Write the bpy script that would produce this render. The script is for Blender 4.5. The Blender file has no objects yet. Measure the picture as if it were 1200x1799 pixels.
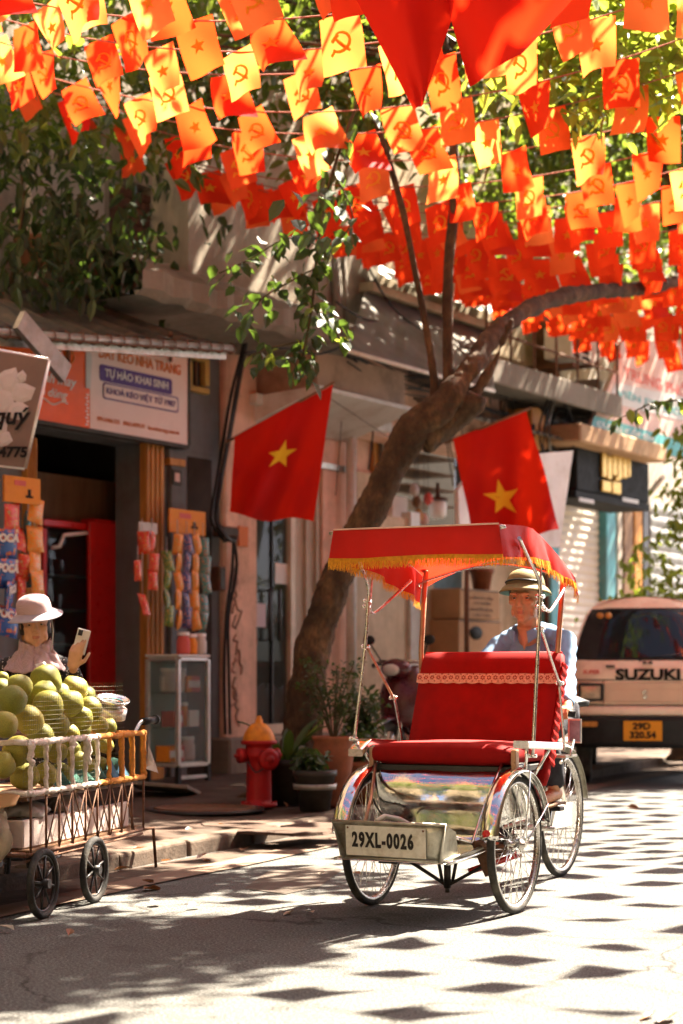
import bpy, bmesh, math, random
import numpy as np
from mathutils import Vector, Matrix, Quaternion

sc = bpy.context.scene
R = math.radians
PI = math.pi
# ------------------------------------------------------------------ camera
CAMZ = 1.06
FPX = 3300.0
cam_d = bpy.data.cameras.new('camera')
cam = bpy.data.objects.new('camera', cam_d)
sc.collection.objects.link(cam)
cam.location = (0, 0, CAMZ)
cam.rotation_euler = (R(90), 0, 0)
cam_d.sensor_fit = 'HORIZONTAL'
cam_d.sensor_width = 24.0
cam_d.lens = 66.0
cam_d.shift_y = 281.5 / 1200.0
cam_d.clip_start = 0.1
cam_d.clip_end = 2000
cam_d.dof.use_dof = True
cam_d.dof.focus_distance = 8.3
cam_d.dof.aperture_fstop = 2.6
sc.camera = cam
# ------------------------------------------------------------------ light
SUN_H = Vector((0.69, 0.72))
SUN_EL = 52.0
wd = bpy.data.worlds.new('World')
sc.world = wd
wd.use_nodes = True
wn = wd.node_tree.nodes
wn.clear()
wo = wn.new('ShaderNodeOutputWorld')
wb = wn.new('ShaderNodeBackground')
ws = wn.new('ShaderNodeTexSky')
ws.sky_type = 'NISHITA'
ws.sun_disc = False
ws.sun_elevation = R(SUN_EL)
ws.sun_rotation = math.atan2(SUN_H.x, SUN_H.y)
ws.air_density = 0.3
ws.dust_density = 2.5
ws.ozone_density = 0.3
wb.inputs['Strength'].default_value = 0.05
wd.node_tree.links.new(ws.outputs[0], wb.inputs[0])
wd.node_tree.links.new(wb.outputs[0], wo.inputs[0])
sl = bpy.data.lights.new('sun', 'SUN')
sl.energy = 5.0
sl.angle = R(0.5)
sl.color = (1.0, 0.89, 0.72)
so = bpy.data.objects.new('sun', sl)
sc.collection.objects.link(so)
sd = Vector((SUN_H.x, SUN_H.y, math.tan(R(SUN_EL)) * SUN_H.length))
so.rotation_euler = sd.to_track_quat('Z', 'Y').to_euler()
so.location = (6, 6, 20)
vs = sc.view_settings
vs.view_transform = 'Standard'
vs.look = 'None'
vs.gamma = 1.0
vs.use_curve_mapping = False
vs.exposure = 3.5
cy = sc.cycles
cy.use_denoising = True
cy.max_bounces = 7
cy.diffuse_bounces = 4
cy.glossy_bounces = 4
cy.transmission_bounces = 6
cy.transparent_max_bounces = 12
cy.caustics_reflective = False
cy.caustics_refractive = False
cy.sample_clamp_indirect = 6.0

# ------------------------------------------------------------------ helpers
def P(px, py, d):
    return Vector(((px - 600) / FPX * d, d, CAMZ + (1181 - py) / FPX * d))
def G(px, py, z=0.0):
    return P(px, py, (CAMZ - z) * FPX / (py - 1181))
FA = R(32)                                   # the house fronts run 32 degrees off the view axis
F0 = Vector((-2.43, 16.06, 0))
FD = Vector((math.sin(FA), math.cos(FA), 0))
FN = Vector((math.cos(FA), -math.sin(FA), 0))  # out towards the street
FROT = PI / 2 - FA
def U(px, v=0.0):
    "distance along the house fronts seen in column px, on a plane v metres out"
    k = (px - 600) / FPX
    o = F0 + FN * v
    return (k * o.y - o.x) / (FD.x - k * FD.y)
def FW(u, v, z):
    p = F0 + FD * u + FN * v
    return Vector((p.x, p.y, z))
def Zf(px, py, v=0.0):
    p = FW(U(px, v), v, 0)
    return CAMZ + (1181 - py) / FPX * p.y
KA = R(25)                                   # the kerb
KD = Vector((math.sin(KA), math.cos(KA), 0))
KN = Vector((math.cos(KA), -math.sin(KA), 0))
K0 = Vector((-0.97, 11.6, 0))
PAVE = 0.12

class MB:
    def __init__(s):
        s.v = []; s.f = []; s.m = []; s.sm = []
    def add(s, vs, fs, m=0, smooth=False):
        o = len(s.v)
        s.v += [tuple(q) for q in vs]
        s.f += [tuple(i + o for i in f) for f in fs]
        s.m += [m] * len(fs); s.sm += [smooth] * len(fs)
        return s
    def box(s, c, d, rot=None, m=0, taper=None):
        x, y, z = d[0] / 2, d[1] / 2, d[2] / 2
        t = taper or (1, 1)
        vs = [(-x, -y, -z), (x, -y, -z), (x, y, -z), (-x, y, -z),
              (-x * t[0], -y * t[1], z), (x * t[0], -y * t[1], z), (x * t[0], y * t[1], z), (-x * t[0], y * t[1], z)]
        M = Matrix.Identity(3) if rot is None else (rot if isinstance(rot, Matrix) else Matrix.Rotation(rot, 3, 'Z'))
        vs = [M @ Vector(q) + Vector(c) for q in vs]
        return s.add(vs, [(0, 3, 2, 1), (4, 5, 6, 7), (0, 1, 5, 4), (1, 2, 6, 5), (2, 3, 7, 6), (3, 0, 4, 7)], m)
    def bx(s, x0, x1, y0, y1, z0, z1, m=0):
        return s.box(((x0 + x1) / 2, (y0 + y1) / 2, (z0 + z1) / 2), (abs(x1 - x0), abs(y1 - y0), abs(z1 - z0)), None, m)
    def tube(s, pts, r, n=8, m=0, cap=True, closed=False, smooth=True):
        pts = [Vector(p) for p in pts]
        k = len(pts)
        rs = r if isinstance(r, (list, tuple)) else [r] * k
        tang = []
        for i in range(k):
            a = pts[(i - 1) % k] if (i > 0 or closed) else pts[i]
            b = pts[(i + 1) % k] if (i < k - 1 or closed) else pts[i]
            t = (b - a)
            tang.append(t.normalized() if t.length > 1e-9 else Vector((0, 0, 1)))
        ref = Vector((0, 0, 1)) if abs(tang[0].z) < 0.9 else Vector((1, 0, 0))
        nx = tang[0].cross(ref).normalized()
        vs = []
        for i in range(k):
            t = tang[i]
            nx = (nx - t * nx.dot(t))
            nx = nx.normalized() if nx.length > 1e-6 else t.orthogonal().normalized()
            ny = t.cross(nx)
            for j in range(n):
                a = 2 * PI * j / n
                vs.append(pts[i] + (nx * math.cos(a) + ny * math.sin(a)) * rs[i])
        fs = []
        for i in range(k if closed else k - 1):
            i2 = (i + 1) % k
            for j in range(n):
                j2 = (j + 1) % n
                fs.append((i * n + j, i * n + j2, i2 * n + j2, i2 * n + j))
        s.add(vs, fs, m, smooth)
        if cap and not closed:
            o = len(s.v) - len(vs)
            s.f += [tuple(o + j for j in reversed(range(n))), tuple(o + (k - 1) * n + j for j in range(n))]
            s.m += [m, m]; s.sm += [False, False]
        return s
    def lathe(s, prof, c=(0, 0, 0), n=20, m=0, axis=None, smooth=True, sy=1.0):
        "prof: (radius, height) pairs, turned round z (or an axis)"
        M = Matrix.Identity(3) if axis is None else Vector((0, 0, 1)).rotation_difference(Vector(axis)).to_matrix()
        c = Vector(c)
        vs = []
        for r, h in prof:
            for j in range(n):
                a = 2 * PI * j / n
                vs.append(M @ Vector((r * math.cos(a), r * math.sin(a) * sy, h)) + c)
        fs = []
        for i in range(len(prof) - 1):
            for j in range(n):
                j2 = (j + 1) % n
                fs.append((i * n + j, i * n + j2, (i + 1) * n + j2, (i + 1) * n + j))
        return s.add(vs, fs, m, smooth)
    def ell(s, c, r, rot=None, n=16, k=10, m=0):
        vs = []; fs = []
        r = r if isinstance(r, (list, tuple)) else (r, r, r)
        M = rot if rot is not None else Matrix.Identity(3)
        c = Vector(c)
        for i in range(k + 1):
            t = PI * i / k
            for j in range(n):
                a = 2 * PI * j / n
                vs.append(M @ Vector((r[0] * math.sin(t) * math.cos(a), r[1] * math.sin(t) * math.sin(a), r[2] * math.cos(t))) + c)
        for i in range(k):
            for j in range(n):
                j2 = (j + 1) % n
                fs.append((i * n + j, (i + 1) * n + j, (i + 1) * n + j2, i * n + j2))
        return s.add(vs, fs, m, True)
    def grid(s, fn, nu, nv, m=0, smooth=True, flip=False):
        vs = [fn(i / nu, j / nv) for j in range(nv + 1) for i in range(nu + 1)]
        fs = []
        for j in range(nv):
            for i in range(nu):
                a = j * (nu + 1) + i
                f = (a, a + 1, a + nu + 2, a + nu + 1)
                fs.append(f[::-1] if flip else f)
        return s.add(vs, fs, m, smooth)
    def prism(s, outline, y0, y1, m=0, tr=None):
        "outline in the (x,z) plane (counter-clockwise seen from -y), from y0 back to y1"
        n = len(outline)
        vs = [(x, y0, z) for x, z in outline] + [(x, y1, z) for x, z in outline]
        if tr: vs = [tr(Vector(q)) for q in vs]
        fs = [tuple(range(n)), tuple(reversed(range(n, 2 * n)))]
        for i in range(n):
            j = (i + 1) % n
            fs.append((i, i + n, j + n, j))
        return s.add(vs, fs, m)
    def mesh(s, name, mats, recalc=False):
        me = bpy.data.meshes.new(name)
        me.from_pydata(s.v, [], s.f)
        for q in (mats if isinstance(mats, (list, tuple)) else [mats]):
            me.materials.append(q)
        me.polygons.foreach_set('material_index', s.m)
        me.polygons.foreach_set('use_smooth', s.sm)
        me.update()
        if recalc:
            bm = bmesh.new(); bm.from_mesh(me)
            bmesh.ops.remove_doubles(bm, verts=bm.verts, dist=1e-5)
            bmesh.ops.recalc_face_normals(bm, faces=bm.faces)
            bm.to_mesh(me); bm.free()
        return me
    def build(s, name, mats, parent=None, bev=0, recalc=False, seg=1, solid=0):
        o = link(bpy.data.objects.new(name, s.mesh(name, mats, recalc)), parent)
        if solid:
            md = o.modifiers.new('thickness', 'SOLIDIFY'); md.thickness = solid; md.offset = 0
        if bev:
            md = o.modifiers.new('bevel', 'BEVEL'); md.width = bev; md.segments = seg
            md.limit_method = 'ANGLE'; md.angle_limit = R(50)
        return o

def link(o, parent=None):
    sc.collection.objects.link(o)
    if parent is not None: o.parent = parent
    return o
def obj(name, me, parent=None, loc=None, rot=None, scale=None):
    o = link(bpy.data.objects.new(name, me), parent)
    if loc is not None: o.location = loc
    if rot is not None: o.rotation_euler = rot
    if scale is not None: o.scale = scale if isinstance(scale, (tuple, list, Vector)) else (scale,) * 3
    return o
def tag(o, label=None, cat=None, group=None, kind=None):
    if label: o['label'] = label
    if cat: o['category'] = cat
    if group: o['group'] = group
    if kind: o['kind'] = kind
    return o
def thing(name, label, cat, loc=(0, 0, 0), rz=0.0, group=None):
    o = link(bpy.data.objects.new(name, None))
    o.empty_display_size = 0.2
    o.location = loc; o.rotation_euler = (0, 0, rz)
    return tag(o, label, cat, group)
def fthing(name, label, cat, group=None, u=0.0):
    "a thing whose local x runs along the house fronts, local -y out to the street, z up"
    p = F0 + FD * u
    return thing(name, label, cat, (p.x, p.y, 0), FROT, group)
def kids(o): return [c for c in o.children]
def dup(o, parent=None):
    c = o.copy(); sc.collection.objects.link(c)
    if parent is not None: c.parent = parent
    for ch in kids(o): dup(ch, c)
    return c
def add_text(body, size, mat, parent, name='lettering', loc=(0, 0, 0), rot=(R(90), 0, 0), bold=0.0, depth=0.004, ax='CENTER', sx=1.0, shear=0.0, ay='CENTER', sp=1.0):
    cu = bpy.data.curves.new(name, 'FONT')
    cu.body = body; cu.size = size; cu.align_x = ax; cu.align_y = ay
    cu.extrude = depth / 2; cu.offset = bold; cu.shear = shear; cu.space_character = sp
    cu.resolution_u = 3
    t = bpy.data.objects.new('tmp', cu)
    sc.collection.objects.link(t)
    me = bpy.data.meshes.new_from_object(t.evaluated_get(bpy.context.evaluated_depsgraph_get()))
    bpy.data.objects.remove(t); bpy.data.curves.remove(cu)
    me.materials.clear(); me.materials.append(mat)
    me.name = name
    return obj(name, me, parent, loc, rot, (sx, 1, 1))
def smooth_path(pts, k=6):
    "Catmull-Rom through points given as tuples of any length"
    pts = [np.array(p, float) for p in pts]
    out = []
    for i in range(len(pts) - 1):
        p0 = pts[max(i - 1, 0)]; p1 = pts[i]; p2 = pts[i + 1]; p3 = pts[min(i + 2, len(pts) - 1)]
        for j in range(k):
            t = j / k
            out.append(0.5 * ((2 * p1) + (-p0 + p2) * t + (2 * p0 - 5 * p1 + 4 * p2 - p3) * t * t + (-p0 + 3 * p1 - 3 * p2 + p3) * t ** 3))
    out.append(pts[-1])
    return out
def bez_tube(mb, pts, r, n=8, k=5, m=0):
    q = smooth_path(pts, k)
    return mb.tube([Vector(p[:3]) for p in q], r, n, m)

# ------------------------------------------------------------------ materials
def NT(name):
    m = bpy.data.materials.new(name); m.use_nodes = True
    t = m.node_tree; b = t.nodes['Principled BSDF']
    return m, t, b, t.nodes, t.links
def rgb(c): return (c[0], c[1], c[2], 1)
def noise(nt, scale, detail=4, rough=0.6, vec=None, dim='3D'):
    n = nt.nodes.new('ShaderNodeTexNoise'); n.noise_dimensions = dim
    n.inputs['Scale'].default_value = scale; n.inputs['Detail'].default_value = detail; n.inputs['Roughness'].default_value = rough
    if vec is not None: nt.links.new(vec, n.inputs['Vector'])
    return n.outputs['Fac']
def ramp(nt, fac, stops, interp='LINEAR'):
    r = nt.nodes.new('ShaderNodeValToRGB'); r.color_ramp.interpolation = interp
    el = r.color_ramp.elements
    while len(el) < len(stops): el.new(0.5)
    for e, (p, c) in zip(el, stops):
        e.position = p; e.color = rgb(c) if len(c) == 3 else c
    nt.links.new(fac, r.inputs[0])
    return r.outputs[0]
def mixc(nt, fac, a, b, mode='MIX'):
    m = nt.nodes.new('ShaderNodeMix'); m.data_type = 'RGBA'; m.blend_type = mode
    for k, x in ((0, fac), (6, a), (7, b)):
        if isinstance(x, (int, float)): m.inputs[k].default_value = x
        elif isinstance(x, (tuple, list)): m.inputs[k].default_value = rgb(x)
        else: nt.links.new(x, m.inputs[k])
    return m.outputs[2]
def coords(nt, which='Object', scale=(1, 1, 1)):
    tc = nt.nodes.new('ShaderNodeTexCoord'); mp = nt.nodes.new('ShaderNodeMapping')
    mp.inputs['Scale'].default_value = scale
    nt.links.new(tc.outputs[which], mp.inputs[0])
    return mp.outputs[0]
def bump(nt, b, h, strength=0.3, dist=0.02):
    k = nt.nodes.new('ShaderNodeBump'); k.inputs['Strength'].default_value = strength; k.inputs['Distance'].default_value = dist
    nt.links.new(h, k.inputs['Height']); nt.links.new(k.outputs[0], b.inputs['Normal'])
def mat(name, c, rough=0.6, metal=0.0, var=0.25, nscale=6.0, bmp=0.15, bscale=40.0, dirt=None, dirt_amt=0.45, dscale=2.0, stretch=(1, 1, 1), spec=None, dirt_lo=0.48):
    m, nt, b, N, L = NT(name)
    v = coords(nt, 'Object', stretch)
    lo = tuple(max(0, x * (1 - var)) for x in c); hi = tuple(min(1, x * (1 + var)) for x in c)
    col = ramp(nt, noise(nt, nscale, 6, 0.65, v), [(0.3, lo), (0.7, hi)])
    if dirt is not None:
        f = ramp(nt, noise(nt, dscale, 8, 0.72, v), [(dirt_lo, (0, 0, 0)), (dirt_lo + 0.22, (dirt_amt * 1.6,) * 3)])
        col = mixc(nt, f, col, dirt)
    L.new(col, b.inputs['Base Color'])
    rr = ramp(nt, noise(nt, nscale * 2.3, 4, 0.6, v), [(0.3, (max(0.03, rough - 0.1),) * 3), (0.7, (min(1, rough + 0.1),) * 3)])
    L.new(rr, b.inputs['Roughness'])
    b.inputs['Metallic'].default_value = metal
    if spec is None: spec = .5 if (metal > .3 or rough < .4) else .18
    b.inputs['Specular IOR Level'].default_value = spec
    if bmp: bump(nt, b, noise(nt, bscale, 5, 0.65, v), bmp, 0.01)
    return m
def cloth_mat(name, c, trans, t=0.5, var=0.15, nscale=5.0, weave=350.0, rough=0.85, sheen=0.0):
    "thin cloth that lets light through"
    m, nt, b, N, L = NT(name)
    v = coords(nt)
    lo = tuple(x * (1 - var) for x in c); hi = tuple(min(1, x * (1 + var)) for x in c)
    col = ramp(nt, noise(nt, nscale, 4, 0.6, v), [(0.3, lo), (0.7, hi)])
    L.new(col, b.inputs['Base Color']); b.inputs['Roughness'].default_value = rough
    b.inputs['Specular IOR Level'].default_value = 0.2
    if sheen: b.inputs['Sheen Weight'].default_value = sheen
    if weave: bump(nt, b, noise(nt, weave, 2, 0.5, v), 0.12, 0.002)
    if t > 0:
        tr = N.new('ShaderNodeBsdfTranslucent'); tr.inputs['Color'].default_value = rgb(trans)
        mx = N.new('ShaderNodeMixShader'); mx.inputs[0].default_value = t
        out = N['Material Output']
        L.new(b.outputs[0], mx.inputs[1]); L.new(tr.outputs[0], mx.inputs[2]); L.new(mx.outputs[0], out.inputs[0])
    return m
def leaf_mat(name, cols, trans, t=0.45, rough=0.4):
    m, nt, b, N, L = NT(name)
    g = N.new('ShaderNodeNewGeometry')
    col = ramp(nt, g.outputs['Random Per Island'], [(i / (len(cols) - 1), c) for i, c in enumerate(cols)])
    L.new(col, b.inputs['Base Color']); b.inputs['Roughness'].default_value = rough
    tr = N.new('ShaderNodeBsdfTranslucent')
    L.new(ramp(nt, g.outputs['Random Per Island'], [(0, tuple(x * 0.7 for x in trans)), (1, trans)]), tr.inputs['Color'])
    mx = N.new('ShaderNodeMixShader'); mx.inputs[0].default_value = t
    L.new(b.outputs[0], mx.inputs[1]); L.new(tr.outputs[0], mx.inputs[2]); L.new(mx.outputs[0], N['Material Output'].inputs[0])
    return m
def glass_mat(name, tint=(0.9, 0.95, 0.95), alpha=0.25, rough=0.03, base=(0.02, 0.025, 0.03)):
    m, nt, b, N, L = NT(name)
    b.inputs['Base Color'].default_value = rgb(base); b.inputs['Roughness'].default_value = rough
    tr = N.new('ShaderNodeBsdfTransparent'); tr.inputs[0].default_value = rgb(tint)
    mx = N.new('ShaderNodeMixShader'); mx.inputs[0].default_value = alpha
    L.new(tr.outputs[0], mx.inputs[1]); L.new(b.outputs[0], mx.inputs[2]); L.new(mx.outputs[0], N['Material Output'].inputs[0])
    return m

M = {}
M['red_velvet'] = cloth_mat('red_velvet', (0.26, 0.002, 0.0015), (0, 0, 0), 0, 0.18, 9, 260, 0.8, 0.0)
M['red_canvas'] = cloth_mat('red_canvas', (0.42, 0.010, 0.006), (0.85, 0.05, 0.02), 0.25, 0.12, 7, 420, 0.6)
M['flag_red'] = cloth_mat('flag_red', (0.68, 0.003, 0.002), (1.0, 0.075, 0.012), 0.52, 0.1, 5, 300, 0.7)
M['flag_sunlit'] = cloth_mat('flag_sunlit', (0.72, 0.02, 0.006), (1.0, 0.17, 0.035), 0.60, 0.1, 5, 300, 0.7)  # paler copy of the flag cloth, sun glow put into its colour
M['flag_sunlit_pale'] = cloth_mat('flag_sunlit_pale', (0.74, 0.06, 0.015), (1.0, 0.27, 0.06), 0.60, 0.1, 5, 300, 0.7)  # palest copy, strong sun through the cloth painted as colour
M['flag_yellow'] = cloth_mat('flag_yellow', (0.85, 0.46, 0.03), (1.0, 0.50, 0.07), 0.5, 0.1, 5, 0, 0.7)
M['big_flag_red'] = cloth_mat('big_flag_red', (0.45, 0.003, 0.002), (0.85, 0.030, 0.006), 0.35, 0.1, 3, 300, 0.7)
M['fringe'] = cloth_mat('fringe', (0.62, 0.33, 0.02), (0.9, 0.5, 0.06), 0.35, 0.35, 60, 0, 0.5)
M['lace'] = mat('lace', (0.72, 0.42, 0.32), 0.8, 0, 0.25, 90, 0.3, 200)
M['chrome'] = mat('chrome', (0.78, 0.77, 0.74), 0.10, 1.0, 0.06, 30, 0.02, 30, dirt=(0.35, 0.32, 0.26), dirt_amt=0.25, dscale=9)
M['chrome_panel'] = mat('chrome_panel', (0.74, 0.73, 0.70), 0.13, 1.0, 0.06, 14, 0.10, 9, dirt=(0.42, 0.38, 0.30), dirt_amt=0.2, dscale=7, dirt_lo=0.55)
M['steel'] = mat('steel', (0.55, 0.53, 0.50), 0.3, 1.0, 0.2, 25, 0.1, 60, dirt=(0.22, 0.15, 0.09), dirt_amt=0.4, dscale=14)
M['old_metal'] = mat('old_metal', (0.42, 0.40, 0.33), 0.42, 0.85, 0.25, 18, 0.25, 60, dirt=(0.16, 0.11, 0.06), dirt_amt=0.55, dscale=8)
M['brown_tube'] = mat('brown_tube', (0.40, 0.22, 0.12), 0.35, 0.4, 0.2, 20, 0.1, 60)
M['rust'] = mat('rust', (0.15, 0.075, 0.045), 0.75, 0.2, 0.4, 30, 0.4, 60)
M['tyre'] = mat('tyre', (0.032, 0.030, 0.028), 0.75, 0, 0.3, 20, 0.3, 90, dirt=(0.16, 0.14, 0.11), dirt_amt=0.35, dscale=9)
M['black_plastic'] = mat('black_plastic', (0.022, 0.022, 0.024), 0.45, 0, 0.25, 12, 0.1, 60)
M['black_metal'] = mat('black_metal', (0.03, 0.026, 0.024), 0.45, 0.4, 0.3, 20, 0.15, 60)
M['white_plate'] = mat('white_plate', (0.66, 0.63, 0.54), 0.5, 0, 0.08, 20, 0.05, 60, dirt=(0.30, 0.24, 0.15), dirt_amt=0.35, dscale=12)
M['ink'] = mat('ink', (0.025, 0.022, 0.020), 0.6, 0, 0.3, 40, 0, 40)
M['white_paint'] = mat('white_paint', (0.72, 0.69, 0.64), 0.5, 0, 0.08, 8, 0.1, 40, dirt=(0.36, 0.29, 0.21), dirt_amt=0.4, dscale=4)
M['paper'] = mat('paper', (0.75, 0.70, 0.66), 0.8, 0, 0.06, 8, 0.05, 40)
print('p1 ok')
# ================================================================== SETTING
KA = R(23); KD = Vector((math.sin(KA), math.cos(KA), 0)); KN = Vector((math.cos(KA), -math.sin(KA), 0))
K0 = Vector((-0.80, 10.95, 0)); PAVE = 0.09
KROT = PI / 2 - KA
def KP(t, off=0.0, z=0.0):
    p = K0 + KD * t + KN * off
    return Vector((p.x, p.y, z))

def asphalt():
    m, nt, b, N, L = NT('asphalt')
    v = coords(nt, 'Object')
    big = noise(nt, 0.55, 6, 0.62, v); mid = noise(nt, 5, 5, 0.65, v); fine = noise(nt, 85, 4, 0.75, v)
    c = ramp(nt, big, [(0.3, (0.062, 0.061, 0.057)), (0.7, (0.098, 0.096, 0.089))])
    c = mixc(nt, 0.75, c, ramp(nt, fine, [(0.36, (0.022, 0.020, 0.018)), (0.5, (0.085, 0.083, 0.077)), (0.64, (0.25, 0.245, 0.23))]))
    c = mixc(nt, ramp(nt, mid, [(0.56, (0, 0, 0)), (0.72, (0.5, 0.5, 0.5))]), c, (0.055, 0.046, 0.036))
    wn_ = N.new('ShaderNodeTexNoise'); wn_.inputs['Scale'].default_value = 1.6; wn_.inputs['Detail'].default_value = 6; L.new(v, wn_.inputs['Vector'])
    vo = N.new('ShaderNodeTexVoronoi'); vo.feature = 'DISTANCE_TO_EDGE'; vo.inputs['Scale'].default_value = 0.5
    va_ = N.new('ShaderNodeVectorMath'); va_.operation = 'MULTIPLY_ADD'; va_.inputs[1].default_value = (.9, .9, .9); L.new(wn_.outputs['Color'], va_.inputs[0]); L.new(v, va_.inputs[2]); L.new(va_.outputs[0], vo.inputs['Vector'])
    mk = ramp(nt, noise(nt, .8, 3, .5, v), [(.46, (0, 0, 0)), (.56, (.85, .85, .85))])
    ck = mixc(nt, 1, ramp(nt, vo.outputs['Distance'], [(0, (1, 1, 1)), (.009, (0, 0, 0))]), mk, 'MULTIPLY')
    c = mixc(nt, ck, c, (.018, .015, .012))
    c = mixc(nt, ramp(nt, noise(nt, 1.9, 5, .6, v), [(.60, (0, 0, 0)), (.70, (.55, .55, .55))]), c, (.035, .031, .027))
    L.new(c, b.inputs['Base Color'])
    b.inputs['Roughness'].default_value = 0.82; b.inputs['Specular IOR Level'].default_value = 0.2
    bump(nt, b, fine, 1.0, 0.012)
    return m
M['asphalt'] = asphalt()
M['pavement'] = mat('pavement', (0.070, 0.043, 0.030), 0.9, 0, 0.3, 3, 0.6, 60, dirt=(0.035, 0.020, 0.013), dirt_amt=0.6, dscale=1.6)
M['kerb'] = mat('kerb', (0.105, 0.075, 0.055), 0.9, 0, 0.3, 5, 0.5, 40, dirt=(0.045, 0.03, 0.02), dirt_amt=0.6, dscale=4)
M['gutter'] = mat('gutter', (0.167, 0.115, 0.084), 0.85, 0, 0.2, 4, 0.4, 70, dirt=(0.12, 0.08, 0.055), dirt_amt=0.45, dscale=2)
M['dirt'] = mat('dirt', (0.070, 0.047, 0.034), 0.95, 0, 0.35, 8, 0.6, 60)

mb = MB(); n = 40
mb.grid(lambda a, b: (-150 + 300 * a, -80 + 380 * b, 0), 20, 20, smooth=False)
road = tag(mb.build('road', M['asphalt']), kind='structure')
# worn bitumen patch and the seam beside it
mb = MB()
pts = [G(430, 1562), G(470, 1532), G(585, 1520), G(600, 1530), G(560, 1560), G(500, 1572)]
mb.add([(p.x, p.y, 0.004) for p in pts], [tuple(range(6))])
tag(mb.build('road_patch', mat('road_patch', (0.09, 0.07, 0.056), 0.8, 0, 0.2, 5, 0.6, 110)), kind='structure')
mb = MB()
seg = 60
for (o0, o1, m, z) in ((0.02, 0.30, 0, 0.004), (0.30, 0.52, 1, 0.008)):
    mb.grid(lambda a, b: tuple(KP(-14 + 50 * a, o0 + (o1 - o0) * b + (0.015 * math.sin(23 * a * PI) + 0.01 * math.sin(61 * a * PI)), z)), 120, 1, m, False)
tag(mb.build('gutter', [M['dirt'], M['gutter']]), kind='structure')
# pavement: one uneven slab from the kerb back to the house fronts
mb = MB()
rnd = random.Random(4)
def pave(a, b):
    k = KP(-14 + 46 * a, -0.14); f = F0 + FD * (-14 + 46 * a) - FN * 0.25
    p = k.lerp(Vector((f.x, f.y, 0)), b)
    q = 0.012 * math.sin(p.x * 1.7 + p.y * 0.9) + 0.008 * math.sin(p.x * 4.1 - p.y * 2.3)
    return (p.x, p.y, PAVE + (q if 0 < b < 1 else 0))
mb.grid(pave, 140, 30, 0, True, flip=True)
pavement = tag(mb.build('pavement', M['pavement']), kind='structure')
kb = []
rnd = random.Random(8)
for i in range(38):
    t0 = -10 + i * 0.82
    ln = 0.80
    if i == 0:
        me = MB().box((0, 0, 0), (ln, 0.15, 0.24)).mesh('kerb_stone', M['kerb'])
    p = KP(t0 + ln / 2, -0.075 + rnd.uniform(-.012, .012), PAVE - 0.115 + rnd.uniform(-.008, .006))
    o = obj('kerb_stone', me, pavement, p, (rnd.uniform(-.02, .02), rnd.uniform(-.012, .012), KROT + rnd.uniform(-.02, .02)))
    md = o.modifiers.new('bevel', 'BEVEL'); md.width = 0.022; md.segments = 3
# broken pavement slabs that stand a little proud
slab_me = []
for k in range(4):
    rr = random.Random(k + 30)
    out = []
    nn = 9
    for j in range(nn):
        a = 2 * PI * j / nn
        out.append((math.cos(a) * rr.uniform(.75, 1.1) * .30, math.sin(a) * rr.uniform(.75, 1.1) * .24))
    b = MB(); b.add([(x, y, 0) for x, y in out] + [(x * .97, y * .97, .016) for x, y in out],
                    [tuple(range(nn, 2 * nn))] + [(j, (j + 1) % nn, nn + (j + 1) % nn, nn + j) for j in range(nn)])
    slab_me.append(b.mesh('broken_slab', M['pavement']))
for k, (px, py) in enumerate([(505, 1462), (560, 1454), (420, 1452)]):
    p = G(px, py, PAVE)
    obj('broken_slab', slab_me[k % 4], pavement, (p.x, p.y, PAVE - 0.002), (R(.3), R(-.4), k * 1.1))
# round iron cover in the pavement
p = G(360, 1424, PAVE)
mh = thing('manhole_cover', 'round dark iron manhole cover lying in the pavement beside the hydrant', 'manhole cover', (p.x, p.y, PAVE + 0.012))
b = MB(); b.lathe([(0.36, 0), (0.36, 0.012), (0.31, 0.014), (0.31, 0.008), (0.0, 0.008)], n=36); b.build('cover', M['rust'], mh)
b = MB(); b.lathe([(0.42, -0.01), (0.42, 0.006), (0.365, 0.006), (0.365, -0.01)], n=36); b.build('ring', M['black_metal'], mh)

# ------------------------------------------------------------------ wall materials
def plaster(name, c, dirt, amt=0.55, dscale=0.9, streak=0.5, rough=0.9):
    m, nt, b, N, L = NT(name)
    v = coords(nt, 'Object'); vz = coords(nt, 'Object', (3.2, 3.2, 0.35))
    col = ramp(nt, noise(nt, 2.2, 8, 0.65, v), [(0.3, tuple(x * 0.8 for x in c)), (0.7, tuple(min(1, x * 1.15) for x in c))])
    col = mixc(nt, ramp(nt, noise(nt, 1.6, 8, 0.7, vz), [(0.45, (0, 0, 0)), (0.72, (streak,) * 3)]), col, dirt)
    col = mixc(nt, ramp(nt, noise(nt, dscale, 9, 0.75, v), [(0.5, (0, 0, 0)), (0.66, (amt,) * 3)]), col, tuple(x * 0.7 for x in dirt))
    L.new(col, b.inputs['Base Color']); b.inputs['Roughness'].default_value = rough
    b.inputs['Specular IOR Level'].default_value = 0.2
    bump(nt, b, noise(nt, 16, 8, 0.7, v), 0.35, 0.02)
    return m
M['grey_plaster'] = plaster('grey_plaster', (0.36, 0.31, 0.24), (0.14, 0.115, 0.085))
M['blue_plaster'] = plaster('blue_plaster', (0.174, 0.186, 0.198), (0.13, 0.11, 0.09), 0.4)
M['cream_plaster'] = plaster('cream_plaster', (0.440, 0.344, 0.224), (0.22, 0.15, 0.09), 0.5)
M['pink_plaster'] = plaster('pink_plaster', (0.80, 0.50, 0.37), (0.34, 0.21, 0.14), 0.45, 1.4)
M['pale_wall'] = plaster('pale_wall', (0.510, 0.442, 0.374), (0.30, 0.22, 0.15), 0.35)
M['beige_wall'] = plaster('beige_wall', (0.66, 0.50, 0.34), (0.32, 0.21, 0.12), 0.4)
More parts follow.
